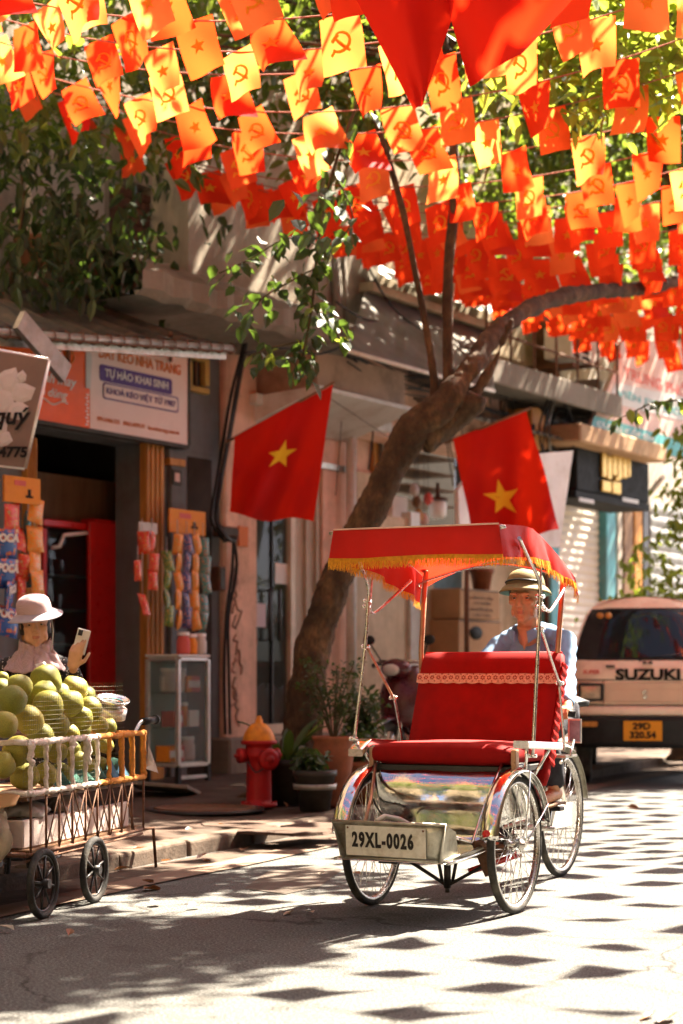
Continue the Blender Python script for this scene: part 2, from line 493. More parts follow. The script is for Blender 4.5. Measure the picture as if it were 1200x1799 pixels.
M['concrete'] = plaster('concrete', (0.252, 0.217, 0.178), (0.13, 0.10, 0.075), 0.5)
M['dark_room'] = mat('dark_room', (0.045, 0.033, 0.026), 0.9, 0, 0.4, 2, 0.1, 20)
M['orange_wood'] = mat('orange_wood', (0.50, 0.22, 0.05), 0.55, 0, 0.3, 6, 0.2, 30, dirt=(0.20, 0.08, 0.02), dirt_amt=0.4, dscale=5, stretch=(6, 6, 0.6))
M['brown_wood'] = mat('brown_wood', (0.17, 0.09, 0.045), 0.6, 0, 0.3, 5, 0.2, 30, stretch=(8, 8, 0.8))
M['beam'] = mat('beam', (0.070, 0.066, 0.059), 0.7, 0, 0.35, 5, 0.3, 40)
M['tarp'] = mat('tarp', (0.060, 0.062, 0.048), 0.8, 0, 0.5, 3, 0.5, 14, dirt=(0.16, 0.11, 0.06), dirt_amt=0.4, dscale=3)
M['zinc'] = mat('zinc', (0.294, 0.280, 0.252), 0.5, 0.5, 0.25, 6, 0.2, 30, dirt=(0.16, 0.11, 0.07), dirt_amt=0.5, dscale=4)
M['awning_grey'] = cloth_mat('awning_grey', (0.19, 0.17, 0.145), (0.3, 0.25, 0.2), 0.12, 0.3, 2, 120, 0.8)
M['red_paint'] = mat('red_paint', (0.55, 0.012, 0.010), 0.35, 0, 0.15, 6, 0.05, 40)
M['teal_paint'] = mat('teal_paint', (0.10, 0.32, 0.36), 0.5, 0, 0.2, 5, 0.1, 40, dirt=(0.2, 0.2, 0.17), dirt_amt=0.3)
M['window_glass'] = glass_mat('window_glass', (0.8, 0.85, 0.85), 0.35, 0.03)
M['clear_glass'] = glass_mat('clear_glass', (0.9, 0.95, 0.94), 0.16, 0.03, (0.3, 0.33, 0.33))
M['pvc'] = mat('pvc', (0.66, 0.62, 0.56), 0.45, 0, 0.08, 4, 0.05, 30, dirt=(0.32, 0.25, 0.18), dirt_amt=0.4, dscale=3)
M['cable'] = mat('cable', (0.025, 0.023, 0.022), 0.6, 0, 0.3, 10, 0.1, 40)

def fbox(mb, px0, px1, py0, py1, v0, v1, m=0):
    "a box on a house front: its face at v1 fills the given pixels' wall rectangle"
    u0, u1 = U(px0, v1), U(px1, v1); pm = (px0 + px1) / 2
    z1 = Zf(pm, py0, v1); z0 = Zf(pm, py1, v1) if py1 is not None else 0.0
    return mb.bx(u0, u1, -v1, -v0, z0, z1, m)
def L3(px, py, v):
    "point in house-front space"
    return Vector((U(px, v), -v, Zf(px, py, v)))

# ------------------------------------------------------------------ LEFT SHOP HOUSE
shop = fthing('shop_house', 'old grey shop house with dark open shopfront under a tarpaulin awning', 'house')
zt = Zf(160, 765)
mb = MB()
mb.bx(U(-520), U(58), 0, 0.35, 0, zt)                       # left of the opening
mb.bx(U(256), U(404), 0, 0.35, 0, zt)                       # right of it
mb.bx(U(-520), U(404), 0, 0.35, zt + 0.002, Zf(300, 560))   # above
mb.build('wall', M['blue_plaster'], shop)
mb = MB()
ul0, ul1 = U(-520, -1.2), U(404, -1.2)
mb.bx(ul0, U(192, -1.2), 1.2, 1.5, Zf(300, 560), 11.5)
mb.bx(U(272, -1.2), ul1, 1.2, 1.5, Zf(300, 560), 11.5)
mb.bx(U(192, -1.2), U(272, -1.2), 1.2, 1.5, Zf(230, 318, -1.2), 11.5)
mb.bx(ul0, ul1, 0, 1.2, Zf(300, 560) + .003, Zf(300, 560) + .12)
mb.build('upper_wall', M['grey_plaster'], shop)
mb = MB(); mb.bx(U(60, -1.1), U(189, -1.1), 1.14, 1.197, Zf(120, 440, -1.1), Zf(120, 262, -1.1)); mb.build('pale_panel', M['pale_wall'], shop)
# dark brick pier, bricks one by one
mb = MB(); fbox(mb, 196, 270, 318, 500, -1.9, -1.45); mb.build('dark_recess', M['dark_room'], shop)
bm_ = mat('dark_brick', (0.13, 0.065, 0.045), 0.9, 0, 0.45, 9, 0.4, 60)
u0, u1 = U(196, -1.25), U(268, -1.25); z0, z1 = Zf(230, 480, -1.25), Zf(230, 322, -1.25)
bw, bh = (u1 - u0) / 4, 0.085
bme = MB().box((0, 0, 0), (bw - .012, .1, bh - .012)).mesh('brick', bm_)
rr = random.Random(3); r_ = 0
zz = z0
while zz < z1 - bh:
    for k in range(4):
        if rr.random() < .93:
            obj('brick', bme, shop, (u0 + bw * (k + .5) + (bw * .25 if r_ % 2 else -bw * .1), 1.31 + rr.uniform(-.012, .008), zz + bh / 2), (0, rr.uniform(-.02, .02), rr.uniform(-.02, .02)))
    zz += bh; r_ += 1
# room behind the opening
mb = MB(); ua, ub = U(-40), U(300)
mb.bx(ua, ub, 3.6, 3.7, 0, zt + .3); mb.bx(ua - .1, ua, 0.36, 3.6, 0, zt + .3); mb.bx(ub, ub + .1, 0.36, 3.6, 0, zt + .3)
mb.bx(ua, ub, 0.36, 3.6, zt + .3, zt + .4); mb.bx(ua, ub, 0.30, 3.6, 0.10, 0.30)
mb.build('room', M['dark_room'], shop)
mb = MB(); fbox(mb, 66, 262, 842, 925, -0.62, -0.55); mb.build('transom_board', mat('transom_board', (0.12, 0.075, 0.04), 0.7, 0, 0.25, 3, 0.1, 20, stretch=(5, 5, .8)), shop)
mb = MB(); fbox(mb, 62, 334, 742, 766, -.02, 0.10); mb.build('lintel', M['beam'], shop, bev=.01)
for a, b_ in ((48, 66), (257, 289)):
    mb = MB(); fbox(mb, a, b_, 768, None, -.02, .06); 
    for k in range(4):
        w = (b_ - a) / 4
        fbox(mb, a + w * k + w * .2, a + w * k + w * .8, 770, 1300, .0605, .075)
    mb.build('door_post', M['orange_wood'], shop, bev=.006)
mb = MB(); fbox(mb, 301, 324, 800, None, .0, .05); fbox(mb, 298, 327, 790, 806, .0, .08); mb.build('pilaster', M['blue_plaster'], shop, bev=.008)
mb = MB(); fbox(mb, 299, 326, 806, 818, .0, .075); mb.build('pilaster_band', M['orange_wood'], shop)
mb = MB(); fbox(mb, 330, 372, 805, None, -.10, .006); mb.build('dark_niche', M['dark_room'], shop)  # flat dark face; the niche's depth is only its colour
# small window with a yellow frame
w = MB(); 
for r4 in ((331, 369, 624, 633), (331, 369, 679, 689), (331, 339, 634, 678), (361, 369, 634, 678)): fbox(w, *r4, 0, .07)
wf = w.build('window', mat('yellow_frame', (0.50, 0.34, 0.10), 0.6, 0, 0.2, 8, 0.1, 40, dirt=(.2, .12, .05)), shop, bev=.006)
w = MB(); fbox(w, 340, 360, 634, 678, .0, .012); w.build('pane', M['window_glass'], wf)
w = MB(); fbox(w, 345, 347, 634, 678, .013, .03); w.build('sash', M['brown_wood'], wf)
# tarpaulin awning and its gutter pipe
ua, ub = U(-230, 1.15), U(402, 1.15); zb_ = Zf(140, 505, -.9)
zfa, zfb = Zf(-230, 562, 1.15), Zf(402, 607, 1.15)
def zfe(u): return zfa + (zfb - zfa) * (u - ua) / (ub - ua)
zf_ = zfe(U(200, 1.15))
mb = MB()
def tarp(a, b):
    u = ua + (ub - ua) * a; s = b
    z = zb_ + (zfe(u) - zb_) * s + 0.035 * math.sin(a * 31) * math.sin(b * 3.1) + 0.02 * math.sin(a * 83 + b * 5) - .10 * s * (1 - s)
    cut = (1 - b) * max(0, a - .62) * 2.6
    return (u - cut, 0.9 - 2.05 * s, z)
mb.grid(tarp, 70, 14, 0, True); mb.build('awning', M['tarp'], shop, solid=.02)
mb = MB(); mb.tube([(ua, -1.17, zfe(ua) - .03), (ub, -1.17, zfe(ub) - .03)], .035, 10); mb.build('awning_pipe', M['zinc'], shop)
mb = MB(); mb.box(((ua + ub) / 2, -1.115, (zfa + zfb) / 2 - .08), (ub - ua, .03, .08), Matrix.Rotation(-math.atan2(zfb - zfa, ub - ua), 3, 'Y')); mb.build('awning_board', M['old_metal'], shop)
mb = MB()
for k in range(26):
    u = ua + (ub - ua) * k / 25
    mb.tube([(u, -1.17 + .045 * math.cos(t * PI / 4), zfe(u) - .03 + .045 * math.sin(t * PI / 4)) for t in range(9)], .006, 4)
mb.tube([(ua + (ub - ua) * k / 60, -1.215, zfe(ua + (ub - ua) * k / 60) - .055 - .012 * abs(math.sin(k * 1.3))) for k in range(61)], .008, 4)
o = mb.build('awning_rope', M['rust'], shop)
for px in (120, 300):
    mb = MB(); mb.tube([L3(px, 585, 1.1), L3(px, 640, 0.02)], .018, 6); mb.build('awning_strut', M['rust'], shop)
# lean-to brace with a tin offcut, at the left end
mb = MB(); mb.box(L3(75, 610, 1.25), (.62, .05, .16), Matrix.Rotation(R(32), 3, 'Y')); mb.build('tin_offcut', M['zinc'], shop)

# ------------------------------------------------------------------ MIDDLE HOUSE
mid = fthing('shuttered_house', 'narrow pink and grey house with a glass door under a half raised shutter', 'house')
ztop = Zf(520, 735)
mb = MB()
mb.bx(U(386), U(444), -.06, .3, 0, ztop + .5); mb.build('pillar', M['pink_plaster'], mid, bev=.02)
mb = MB()
mb.bx(U(444) + .003, U(905), 0.02, .35, ztop + .002, 12)
mb.bx(U(567), U(626), 0.0, .32, 0, ztop); mb.build('wall', M['pink_plaster'], mid)
mb = MB(); mb.bx(U(268, -.3) , U(606, -.3), -.12, .3, Zf(420, 512, -.0), Zf(420, 330, 0) + 6); mb.build('upper_wall', M['grey_plaster'], mid)
mb = MB(); mb.bx(U(610, .05), U(915, .05), -.10, .02, Zf(760, 590, .05), Zf(760, 440, .05) + 5); mb.build('cream_wall', M['cream_plaster'], mid)
# concrete slab of the upper floor, broken at the lip
mb = MB()
ua, ub = U(242, .9), U(640, .9); z1 = Zf(440, 540, .9)
rr = random.Random(11)
nseg = 40
def slab(a, b):
    u = ua + (ub - ua) * a
    prof = [(.02, .34), (-.5, .30), (-.86, .12), (-.95, .06), (-.95, -.10), (-.88, -.16), (-.3, -.18), (.05, -.2)]
    k = min(int(b * 7), 6); f = b * 7 - k
    y = prof[k][0] * (1 - f) + prof[k + 1][0] * f; z = prof[k][1] * (1 - f) + prof[k + 1][1] * f
    return (u, y + .018 * math.sin(a * 71) + .012 * math.sin(a * 171), z1 + z + .012 * math.sin(a * 47 + b * 9))
mb.grid(slab, nseg, 14, 0, False); mb.build('floor_slab', M['concrete'], mid)
mb = MB(); mb.tube([L3(588, 430, .18), L3(597, 605, .18)], .05, 10); mb.tube([L3(604, 440, .16), L3(608, 600, .16)], .03, 8); mb.build('drain_pipe', M['concrete'], mid)
# shutter box and the raised shutter
mb = MB(); 
u0, u1 = U(452, .0), U(612, .0); za, zb = Zf(530, 812), Zf(530, 700)
nr = 26
mb.grid(lambda a, b: (u0 + (u1 - u0) * a, 0.03 - .018 * abs(math.sin(b * nr * PI / 2)), za + (zb - za) * b), 2, nr * 2, 0, False)
mb.build('roller_shutter', M['pale_wall'], mid)
mb = MB(); fbox(mb, 452, 612, 806, 816, -.06, .035); mb.build('shutter_bar', M['old_metal'], mid)
# white awning box
mb = MB()
a0, a1 = U(562, .75), U(716, .75); zz0 = Zf(600, 716, .75)
mb.bx(a0, a1, -.72, .0, zz0 + .10, zz0 + .52); mb.build('fascia', mat('brown_fascia', (0.48, 0.31, 0.22), 0.6, 0, 0.15, 3, 0.05, 20, dirt=(.15, .09, .06)), mid, bev=.01)
mb = MB(); mb.add([(a0 - .12, -.82, zz0 + .11), (a1, -.82, zz0 + .11), (a1, -.02, zz0 - .16), (a0 - .12, -.02, zz0 - .16),
                   (a0 - .12, -.82, zz0 + .15), (a1, -.82, zz0 + .15), (a1, -.02, zz0 + .098), (a0 - .12, -.02, zz0 + .098)],
                  [(0, 3, 2, 1), (0, 1, 5, 4), (1, 2, 6, 5), (3, 0, 4, 7)])
mb.build('soffit', M['white_paint'], mid)
mb = MB(); fbox(mb, 452, 690, 716, 735, .06, .16); mb.build('shutter_housing', M['white_paint'], mid, bev=.01)
# glass door: frame, two leaves, pull handles, papers, things inside
gd = MB()
for r4 in ((444, 450, 816, 1290), (511, 520, 816, 1290), (450, 511, 816, 826), (450, 511, 1272, 1290)): fbox(gd, *r4, -.06, .03)
door = gd.build('door', mat('door_alloy', (0.58, 0.45, 0.33), 0.45, .1, 0.15, 5, .05, 30), mid, bev=.004)
gl = MB(); fbox(gl, 450, 478.6, 826, 1272, -.03, -.02); fbox(gl, 480.5, 511, 826, 1272, -.03, -.02); gl.build('pane', M['window_glass'], door)
gl = MB(); fbox(gl, 478.7, 480.4, 826, 1272, -.04, .0); gl.build('stile', M['black_metal'], door)
for x in (474, 491):
    h = MB(); h.tube([L3(x, 1038, .03), L3(x, 1036, .09), L3(x, 1125, .09), L3(x, 1123, .03)], .02, 8); h.build('handle', M['black_metal'], door)
pp = MB(); fbox(pp, 484, 510, 990, 1026, -.019, -.012); pp.build('notice', M['paper'], door)
pp = MB(); fbox(pp, 446.5, 467, 1060, 1102, -.019, -.012); pp.build('notice', mat('pink_paper', (.75, .60, .62), .8, 0, .05, 5, 0, 10), door)
mb = MB(); fbox(mb, 520, 567, 816, None, -.10, -.03); fbox(mb, 538, 541, 816, 1290, -.0299, .0); fbox(mb, 556, 560, 816, 1290, -.0299, .0)
mb.build('side_panel', mat('taupe_panel', (0.46, 0.35, 0.25), 0.6, 0, .12, 3, .05, 20), mid)
mb = MB(); fbox(mb, 444, 520, 700, 1300, -2.6, -2.5); mb.bx(U(444), U(567), .3, 2.6, 0.05, .42); mb.bx(U(430), U(444), .3, 2.6, 0, ztop); mb.bx(U(567), U(580), .33, 2.6, 0, ztop)
mb.build('room', mat('back_room', (0.20, 0.16, 0.11), .9, 0, .3, 2, .1, 20), mid)
mb = MB(); fbox(mb, 404, 640, 1291, None, -.06, .22); mb.build('threshold', M['concrete'], mid, bev=.02)
# beyond the pipe: beige wall, dark stall opening, teal door
mb = MB(); fbox(mb, 626, 722, 905, None, -.25, -.02); fbox(mb, 738, 762, 1000, None, -.25, -.03); mb.build('beige_wall', M['beige_wall'], mid)
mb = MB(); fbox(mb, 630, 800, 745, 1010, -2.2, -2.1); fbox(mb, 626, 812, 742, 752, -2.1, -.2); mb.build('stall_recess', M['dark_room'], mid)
mb = MB(); fbox(mb, 722, 738, 900, None, -.10, .03); mb.build('white_post', M['pvc'], mid)
td = MB(); fbox(td, 762, 812, 990, None, -.16, -.10); td.build('teal_door', mat('dull_teal', (0.12, 0.19, 0.19), .6, 0, .25, 4, .1, 30), mid)
for k, (x0, x1, y0, y1, c) in enumerate([(628, 655, 775, 832, 'pink_plaster'), (657, 671, 768, 830, 'orange_wood'), (672, 700, 772, 860, 'concrete'), (628, 690, 834, 900, 'beige_wall'), (690, 716, 872, 960, 'paper')]):
    b = MB(); fbox(b, x0, x1, y0, y1, -1.2, -.5 + .05 * k); b.build('stored_panel', M[c], mid)
for k in range(4):
    b = MB(); fbox(b, 716, 800, 800 + 28 * k, 803 + 28 * k, -1.3, -.7); b.build('shelf', M['brown_wood'], mid)
# grey fabric awning on a cream rail
mb = MB()
fa0, fa1 = U(604, 1.5), U(868, 1.5); fb0 = U(648, .25)
zf1 = Zf(740, 652, 1.5); zb1 = Zf(740, 545, .2)
def faw(a, b):
    u = (fb0 + (U(872, .25) - fb0) * a) * (1 - b) + (fa0 + (fa1 - fa0) * a) * b
    return (u, -.2 - 1.3 * b, zb1 + (zf1 - zb1) * b + .012 * math.sin(a * 40) * math.sin(b * PI) - .05 * math.sin(b * PI))
mb.grid(faw, 60, 8, 0, True); mb.build('fabric_awning', M['awning_grey'], mid, solid=.01)
mb = MB(); mb.tube([(fa0, -1.5, zf1), (fa1, -1.5, zf1)], .022, 8); mb.build('awning_bar', M['pvc'], mid)
mb = MB(); mb.bx(fb0, U(880, .25), -.30, -.12, zb1, zb1 + .10); mb.build('awning_rail', M['cream_plaster'], mid, bev=.01)
mb = MB(); mb.grid(lambda a, b: (fb0 + (U(880, .25) - fb0) * a, -.14 - .35 * b - .01 * abs(math.sin(a * 60)), zb1 + .36 - .25 * b), 90, 2, 0, False); mb.build('tin_strip', M['zinc'], mid)
# balcony slab and tin roof further along
mb = MB(); b0, b1 = U(852, .95), U(1082, .95); zb2 = Zf(960, 690, .95)
mb.bx(b0, b1, -1.0, .1, zb2, zb2 + .16); mb.bx(b0, b1, -1.04, -.99, zb2 - .08, zb2 + .2); mb.build('balcony_slab', M['concrete'], mid, bev=.015)
mb = MB(); mb.grid(lambda a, b: (b0 + .1 + (b1 - b0 - .1) * a, .02 - .85 * b, zb2 - .18 - .28 * b + .022 * math.sin(a * 130)), 160, 2, 0, False); mb.build('tin_roof', M['zinc'], mid)
mb = MB()
for k in range(7):
    u = b0 + (b1 - b0) * k / 6
    mb.tube([(u, -.97, zb2 + .2), (u, -.97, zb2 + .85)], .018, 6)
mb.tube([(b0, -.97, zb2 + .85), (b1, -.97, zb2 + .85)], .024, 6); mb.tube([(b0, -.97, zb2 + .5), (b1, -.97, zb2 + .5)], .016, 6)
mb.build('balcony_rail', M['rust'], mid)
mb = MB(); fbox(mb, 905, 1100, 380, 690, -.3, -.03); mb.build('balcony_wall', M['cream_plaster'], mid)
mb = MB(); fbox(mb, 976, 984, 500, 690, -.03, .25); mb.build('balcony_post', M['rust'], mid)
mb = MB(); fbox(mb, 1048, 1090, 672, 760, -.03, .70); mb.build('tin_hood', M['zinc'], mid)
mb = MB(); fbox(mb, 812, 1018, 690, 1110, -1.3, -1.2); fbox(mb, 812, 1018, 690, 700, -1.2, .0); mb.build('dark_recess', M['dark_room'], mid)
mb = MB(); fbox(mb, 812, 985, 935, None, -.9, -.45); mb.build('back_wall', M['beige_wall'], mid)

# ------------------------------------------------------------------ RIGHT HOUSE
rh = fthing('hoarding_house', 'pale house with a closed cream shutter, teal posts and a pink hoarding above', 'house')
mb = MB(); mb.bx(U(1100), U(1330), .0, .3, 0, 13); mb.bx(U(965), U(1100), .02, .32, Zf(1030, 760), 13); mb.build('wall', M['pale_wall'], rh)
mb = MB(); u0, u1 = U(983), U(1066); za, zb = 0.1, Zf(1025, 880); nr = 60
mb.grid(lambda a, b: (u0 + (u1 - u0) * a, 0.05 - .02 * abs(math.sin(b * nr * PI / 2)), za + (zb - za) * b), 2, nr * 2, 0, False)
mb.build('roller_shutter', mat('cream_shutter', (0.70, 0.60, 0.50), .5, 0, .06, 3, 0, 20, dirt=(.55, .40, .25), dirt_amt=.4, dscale=1.5), rh)
for a, b_ in ((969, 983), (1066, 1082)):
    mb = MB(); fbox(mb, a, b_, 880, None, -.1, .08); mb.build('post', M['teal_paint'], rh, bev=.01)
for a, b_, c in ((1086, 1093, 'pale_wall'), (1097, 1112, 'brown_wood'), (1116, 1128, 'orange_wood'), (1131, 1140, 'black_metal')):
    mb = MB(); fbox(mb, a, b_, 885, None, -.05, .06); mb.build('plank', M[c], rh)
mb = MB(); u0, u1 = U(1140), U(1210); zb = Zf(1170, 900)
mb.grid(lambda a, b: (u0 + (u1 - u0) * a, -.02 - .02 * abs(math.sin(b * 40 * PI / 2)), .1 + zb * b), 2, 80, 0, False); mb.build('grey_shutter', M['zinc'], rh)
mb = MB(); ca, cb = U(1020, 1.05), U(1172, 1.05); zc = Zf(1095, 793, 1.05)
mb.bx(ca, cb, -1.05, .0, zc, zc + .22); mb.build('canopy_beam', mat('ochre_beam', (0.48, 0.30, 0.17), .8, 0, .2, 3, .3, 30, dirt=(.2, .12, .07)), rh, bev=.02)

# ------------------------------------------------------------------ UNSEEN HOUSES ADDED ROUND THE CAMERA (block sky, give bounce and reflections)
opp = thing('unseen_house', 'unseen cream house front added across the street for bounce and chrome reflection', 'house', tuple(KP(-12, 10.3)), KROT)
mb = MB(); mb.bx(-10, 24, -4, 0, 0, 11.5); mb.build('wall', M['cream_plaster'], opp)
for k in range(8):
    mb = MB(); mb.bx(-9 + 3.1 * k, -7.4 + 3.1 * k, .004, .05, .1, 2.7); mb.build('shutter', M['beam'], opp)
    mb = MB(); mb.bx(-8.9 + 3.1 * k, -7.6 + 3.1 * k, .004, .05, 4, 5.6); mb.build('window', M['window_glass'], opp)
mb = MB(); mb.bx(-10, 16, .003, 1.6, 3.0, 3.1); mb.build('awning', M['awning_grey'], opp)
nb = fthing('unseen_house', 'unseen ochre house row added before the grey shop house to block sky', 'house')
mb = MB(); mb.bx(U(-520) - 26, U(-520) - .01, -.2, 5, 0, 11); mb.build('wall', M['cream_plaster'], nb)
for k in range(7):
    u = U(-520) - 3.4 * (k + 1)
    mb = MB(); mb.bx(u, u + 2.2, -.26, -.204, .1, 3.0); mb.build('shutter', M['beam'], nb)
    mb = MB(); mb.bx(u + .3, u + 1.8, -.26, -.204, 4.2, 6.0); mb.build('window', M['window_glass'], nb)
mb = MB(); mb.bx(U(-520) - 26, U(-520) - .01, -1.9, -.21, 3.2, 3.3); mb.build('awning', M['awning_grey'], nb)
eh = thing('unseen_house', 'unseen tall ochre house added behind the camera to block sky', 'house', (-4, -17, 0), R(-20))
mb = MB(); mb.bx(-14, 14, -5, 0, 0, 12); mb.build('wall', M['cream_plaster'], eh)
for k in range(8):
    mb = MB(); mb.bx(-12 + 3 * k, -10.4 + 3 * k, .004, .06, .1, 2.8); mb.build('shutter', M['beam'], eh)
    mb = MB(); mb.bx(-12 + 3 * k, -10.6 + 3 * k, .004, .06, 4.4, 6.2); mb.build('window', M['window_glass'], eh)
print('p2 ok')
# ================================================================== TREES AND PLANTS
def bark():
    m, nt, b, N, L = NT('bark')
    v = coords(nt, 'Object', (1, 1, .55))
    n1 = noise(nt, 5, 9, .7, v); n2 = noise(nt, 24, 8, .72, v)
    c = ramp(nt, n1, [(.32, (.026, .016, .010)), (.5, (.085, .050, .026)), (.66, (.19, .11, .05))])
    c = mixc(nt, ramp(nt, n2, [(.45, (0, 0, 0)), (.6, (.7, .7, .7))]), c, (.045, .027, .017))
    L.new(c, b.inputs['Base Color']); b.inputs['Roughness'].default_value = .85; b.inputs['Specular IOR Level'].default_value = .25
    h = N.new('ShaderNodeMath'); h.operation = 'ADD'; L.new(n1, h.inputs[0]); L.new(n2, h.inputs[1])
    bump(nt, b, h.outputs[0], .8, .035)
    return m
M['bark'] = bark()
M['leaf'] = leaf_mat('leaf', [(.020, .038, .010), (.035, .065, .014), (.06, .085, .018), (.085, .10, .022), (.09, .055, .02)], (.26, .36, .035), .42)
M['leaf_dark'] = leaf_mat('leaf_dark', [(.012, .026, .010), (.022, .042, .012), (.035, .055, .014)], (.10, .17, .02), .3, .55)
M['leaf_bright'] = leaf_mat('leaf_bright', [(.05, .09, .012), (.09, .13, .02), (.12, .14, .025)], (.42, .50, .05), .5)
M['stem'] = mat('stem', (.075, .06, .03), .8, 0, .3, 10, .3, 50)

def leaf_shape(l=1.0, w=.42, fold=.10, curl=.10):
    "one leaf along +x with a fold at the midrib and a drooping tip: 8 points, 8 triangles or quads"
    V = [(0, 0, 0), (.3 * l, w * .46, fold), (.65 * l, w * .42, fold * .6 - curl * .4), (l, 0, -curl), (.65 * l, -w * .42, fold * .6 - curl * .4), (.3 * l, -w * .46, fold), (.33 * l, 0, 0.0), (.68 * l, 0, -curl * .45)]
    F = [(0, 6, 1), (1, 6, 7, 2), (2, 7, 3), (0, 5, 6), (5, 4, 7, 6), (4, 3, 7)]
    return V, F
LV, LF = leaf_shape()
LVA = np.array(LV)
def leaf_cloud(rng, centres, size, droop=.5, spread=.16, per=16, var=.35):
    "leaves in loose sprays round the centres -> vertex array and faces"
    n = len(centres) * per
    c = np.repeat(np.asarray(centres), per, 0) + rng.normal(0, 1, (n, 3)) * np.array([spread, spread, spread * .75])
    yaw = rng.uniform(0, 2 * PI, n); pit = rng.normal(-droop, .45, n); rol = rng.normal(0, .6, n)
    sz = size * (1 + rng.uniform(-var, var, n))
    cy_, sy_ = np.cos(yaw), np.sin(yaw); cp, sp = np.cos(pit), np.sin(pit); cr, sr = np.cos(rol), np.sin(rol)
    ex = np.stack([cy_ * cp, sy_ * cp, sp], 1)
    ey0 = np.stack([-sy_, cy_, np.zeros(n)], 1); ez0 = np.cross(ex, ey0)
    ey = ey0 * cr[:, None] + ez0 * sr[:, None]; ez = np.cross(ex, ey)
    V = c[:, None, :] + sz[:, None, None] * (LVA[None, :, 0:1] * ex[:, None, :] + LVA[None, :, 1:2] * ey[:, None, :] + LVA[None, :, 2:3] * ez[:, None, :])
    k = len(LV)
    F = [tuple(i * k + q for q in f) for i in range(n) for f in LF]
    return V.reshape(-1, 3), F
def leaves_obj(name, V, F, m, parent, kind=None):
    me = bpy.data.meshes.new(name)
    me.from_pydata(V.tolist(), [], F); me.materials.append(m); me.update()
    o = link(bpy.data.objects.new(name, me), parent)
    if kind: o['kind'] = kind
    return o
def blob_centres(rng, blobs):
    out = []
    for (x, y, z, rx, ry, rz, n) in blobs:
        d = rng.normal(0, 1, (n, 3)); d /= np.linalg.norm(d, axis=1)[:, None]
        r = rng.uniform(.25, 1.0, n) ** .5
        out.append(np.array([x, y, z]) + d * r[:, None] * np.array([rx, ry, rz]))
    return np.concatenate(out)
def twigs(mb, rng, root, centres, r=.012, m=0):
    for c in centres:
        c = np.asarray(c); root_ = np.asarray(root)
        midp = root_ * .45 + c * .55 + rng.normal(0, .12, 3) + np.array([0, 0, .12])
        mb.tube([Vector(root_), Vector(midp), Vector(c)], [r * 1.6, r, r * .35], 5, m)

def rough(o, st=.035):
    for nm, sz, k in (('knots', .22, st), ('ridges', .06, st * .55)):
        tx_ = bpy.data.textures.new(nm, 'CLOUDS'); tx_.noise_scale = sz; tx_.noise_depth = 3
        if nm == 'knots': sb = o.modifiers.new('fine', 'SUBSURF'); sb.levels = 2; sb.render_levels = 2; sb.subdivision_type = 'CATMULL_CLARK'
        d_ = o.modifiers.new(nm, 'DISPLACE'); d_.texture = tx_; d_.strength = k * 1.6; d_.mid_level = .5; d_.texture_coords = 'LOCAL'
# ---------------- the leaning street tree
tx = G(515, 1404, PAVE)
TD = tx.y
tree = thing('street_tree', 'thick brown leaning tree trunk that rises from the pavement beside the red hydrant', 'tree', (0, 0, 0))
def T(px, py, d=None, r=.1):
    p = P(px, py, d or TD); return (p.x, p.y, p.z, r)
def limb(mb, pts, k=5, n=12, seed=0, amp=.06):
    q = smooth_path(pts, k); rr = random.Random(seed)
    path = [Vector(p[:3]) for p in q]; rad = [float(p[3]) * (1 + rr.uniform(-amp, amp)) for p in q]
    mb.tube(path, rad, n, 0)
mb = MB()
limb(mb, [T(500, 1425, r=0.218), T(512, 1385, r=0.176), T(528, 1310, r=0.155), T(540, 1210, r=0.144), T(556, 1120, r=0.139), T(590, 1020, r=0.130), T(648, 905, r=0.124),
          T(690, 820, r=0.118), T(725, 755, TD - .05, 0.132), T(775, 715, TD - .1, 0.114), T(808, 672, TD - .05, .09), T(850, 612, TD + .2, .08), T(905, 556, TD + .7, .074), T(985, 522, TD + 1.6, .070), T(1075, 510, TD + 2.7, .066), T(1160, 502, TD + 3.7, .058), T(1240, 470, TD + 4.6, .05), T(1330, 400, TD + 5.4, .03)], 6, 16, 1)
for k, (a, b_) in enumerate(((-.35, .30), (.25, .34), (.5, .2), (-.1, -.3))):
    limb(mb, [(tx.x, tx.y, PAVE + .16, .12), (tx.x + a * .6, tx.y + b_ * .5, PAVE + .05, .07), (tx.x + a * 1.3, tx.y + b_, PAVE - .03, .03)], 4, 8, k)
to = mb.build('trunk', M['bark'], tree); rough(to)
mb = MB(); limb(mb, [T(735, 770, r=.15), T(790, 735, TD + .05, .14), T(826, 708, TD - .02, .11), T(836, 690, TD - .05, .085)], 5, 12, 3); limb(mb, [T(828, 700, r=.07), T(868, 640, r=.03), T(884, 600, r=.02), T(900, 560, r=.012)], 4, 8, 5); rough(mb.build('stub_limb', M['bark'], tree))
mb = MB(); limb(mb, [T(780, 735, r=.075), T(788, 690, r=.052), T(787, 600, r=.045), T(788, 470, TD, .042), T(800, 300, TD, .04), T(780, 60, TD + .1, .035), T(800, -200, TD, .03)], 5, 10, 7); mb.build('upright_limb', M['bark'], tree)
mb = MB(); limb(mb, [T(768, 745, r=.06), T(762, 660, r=.034), T(746, 560, r=.027), T(728, 470, TD - .1, .024), T(700, 340, TD - .2, .024), T(640, 150, TD - .3, .02), T(560, -60, TD - .3, .018)], 5, 8, 9); mb.build('upright_limb', M['bark'], tree)
rng = np.random.default_rng(5)
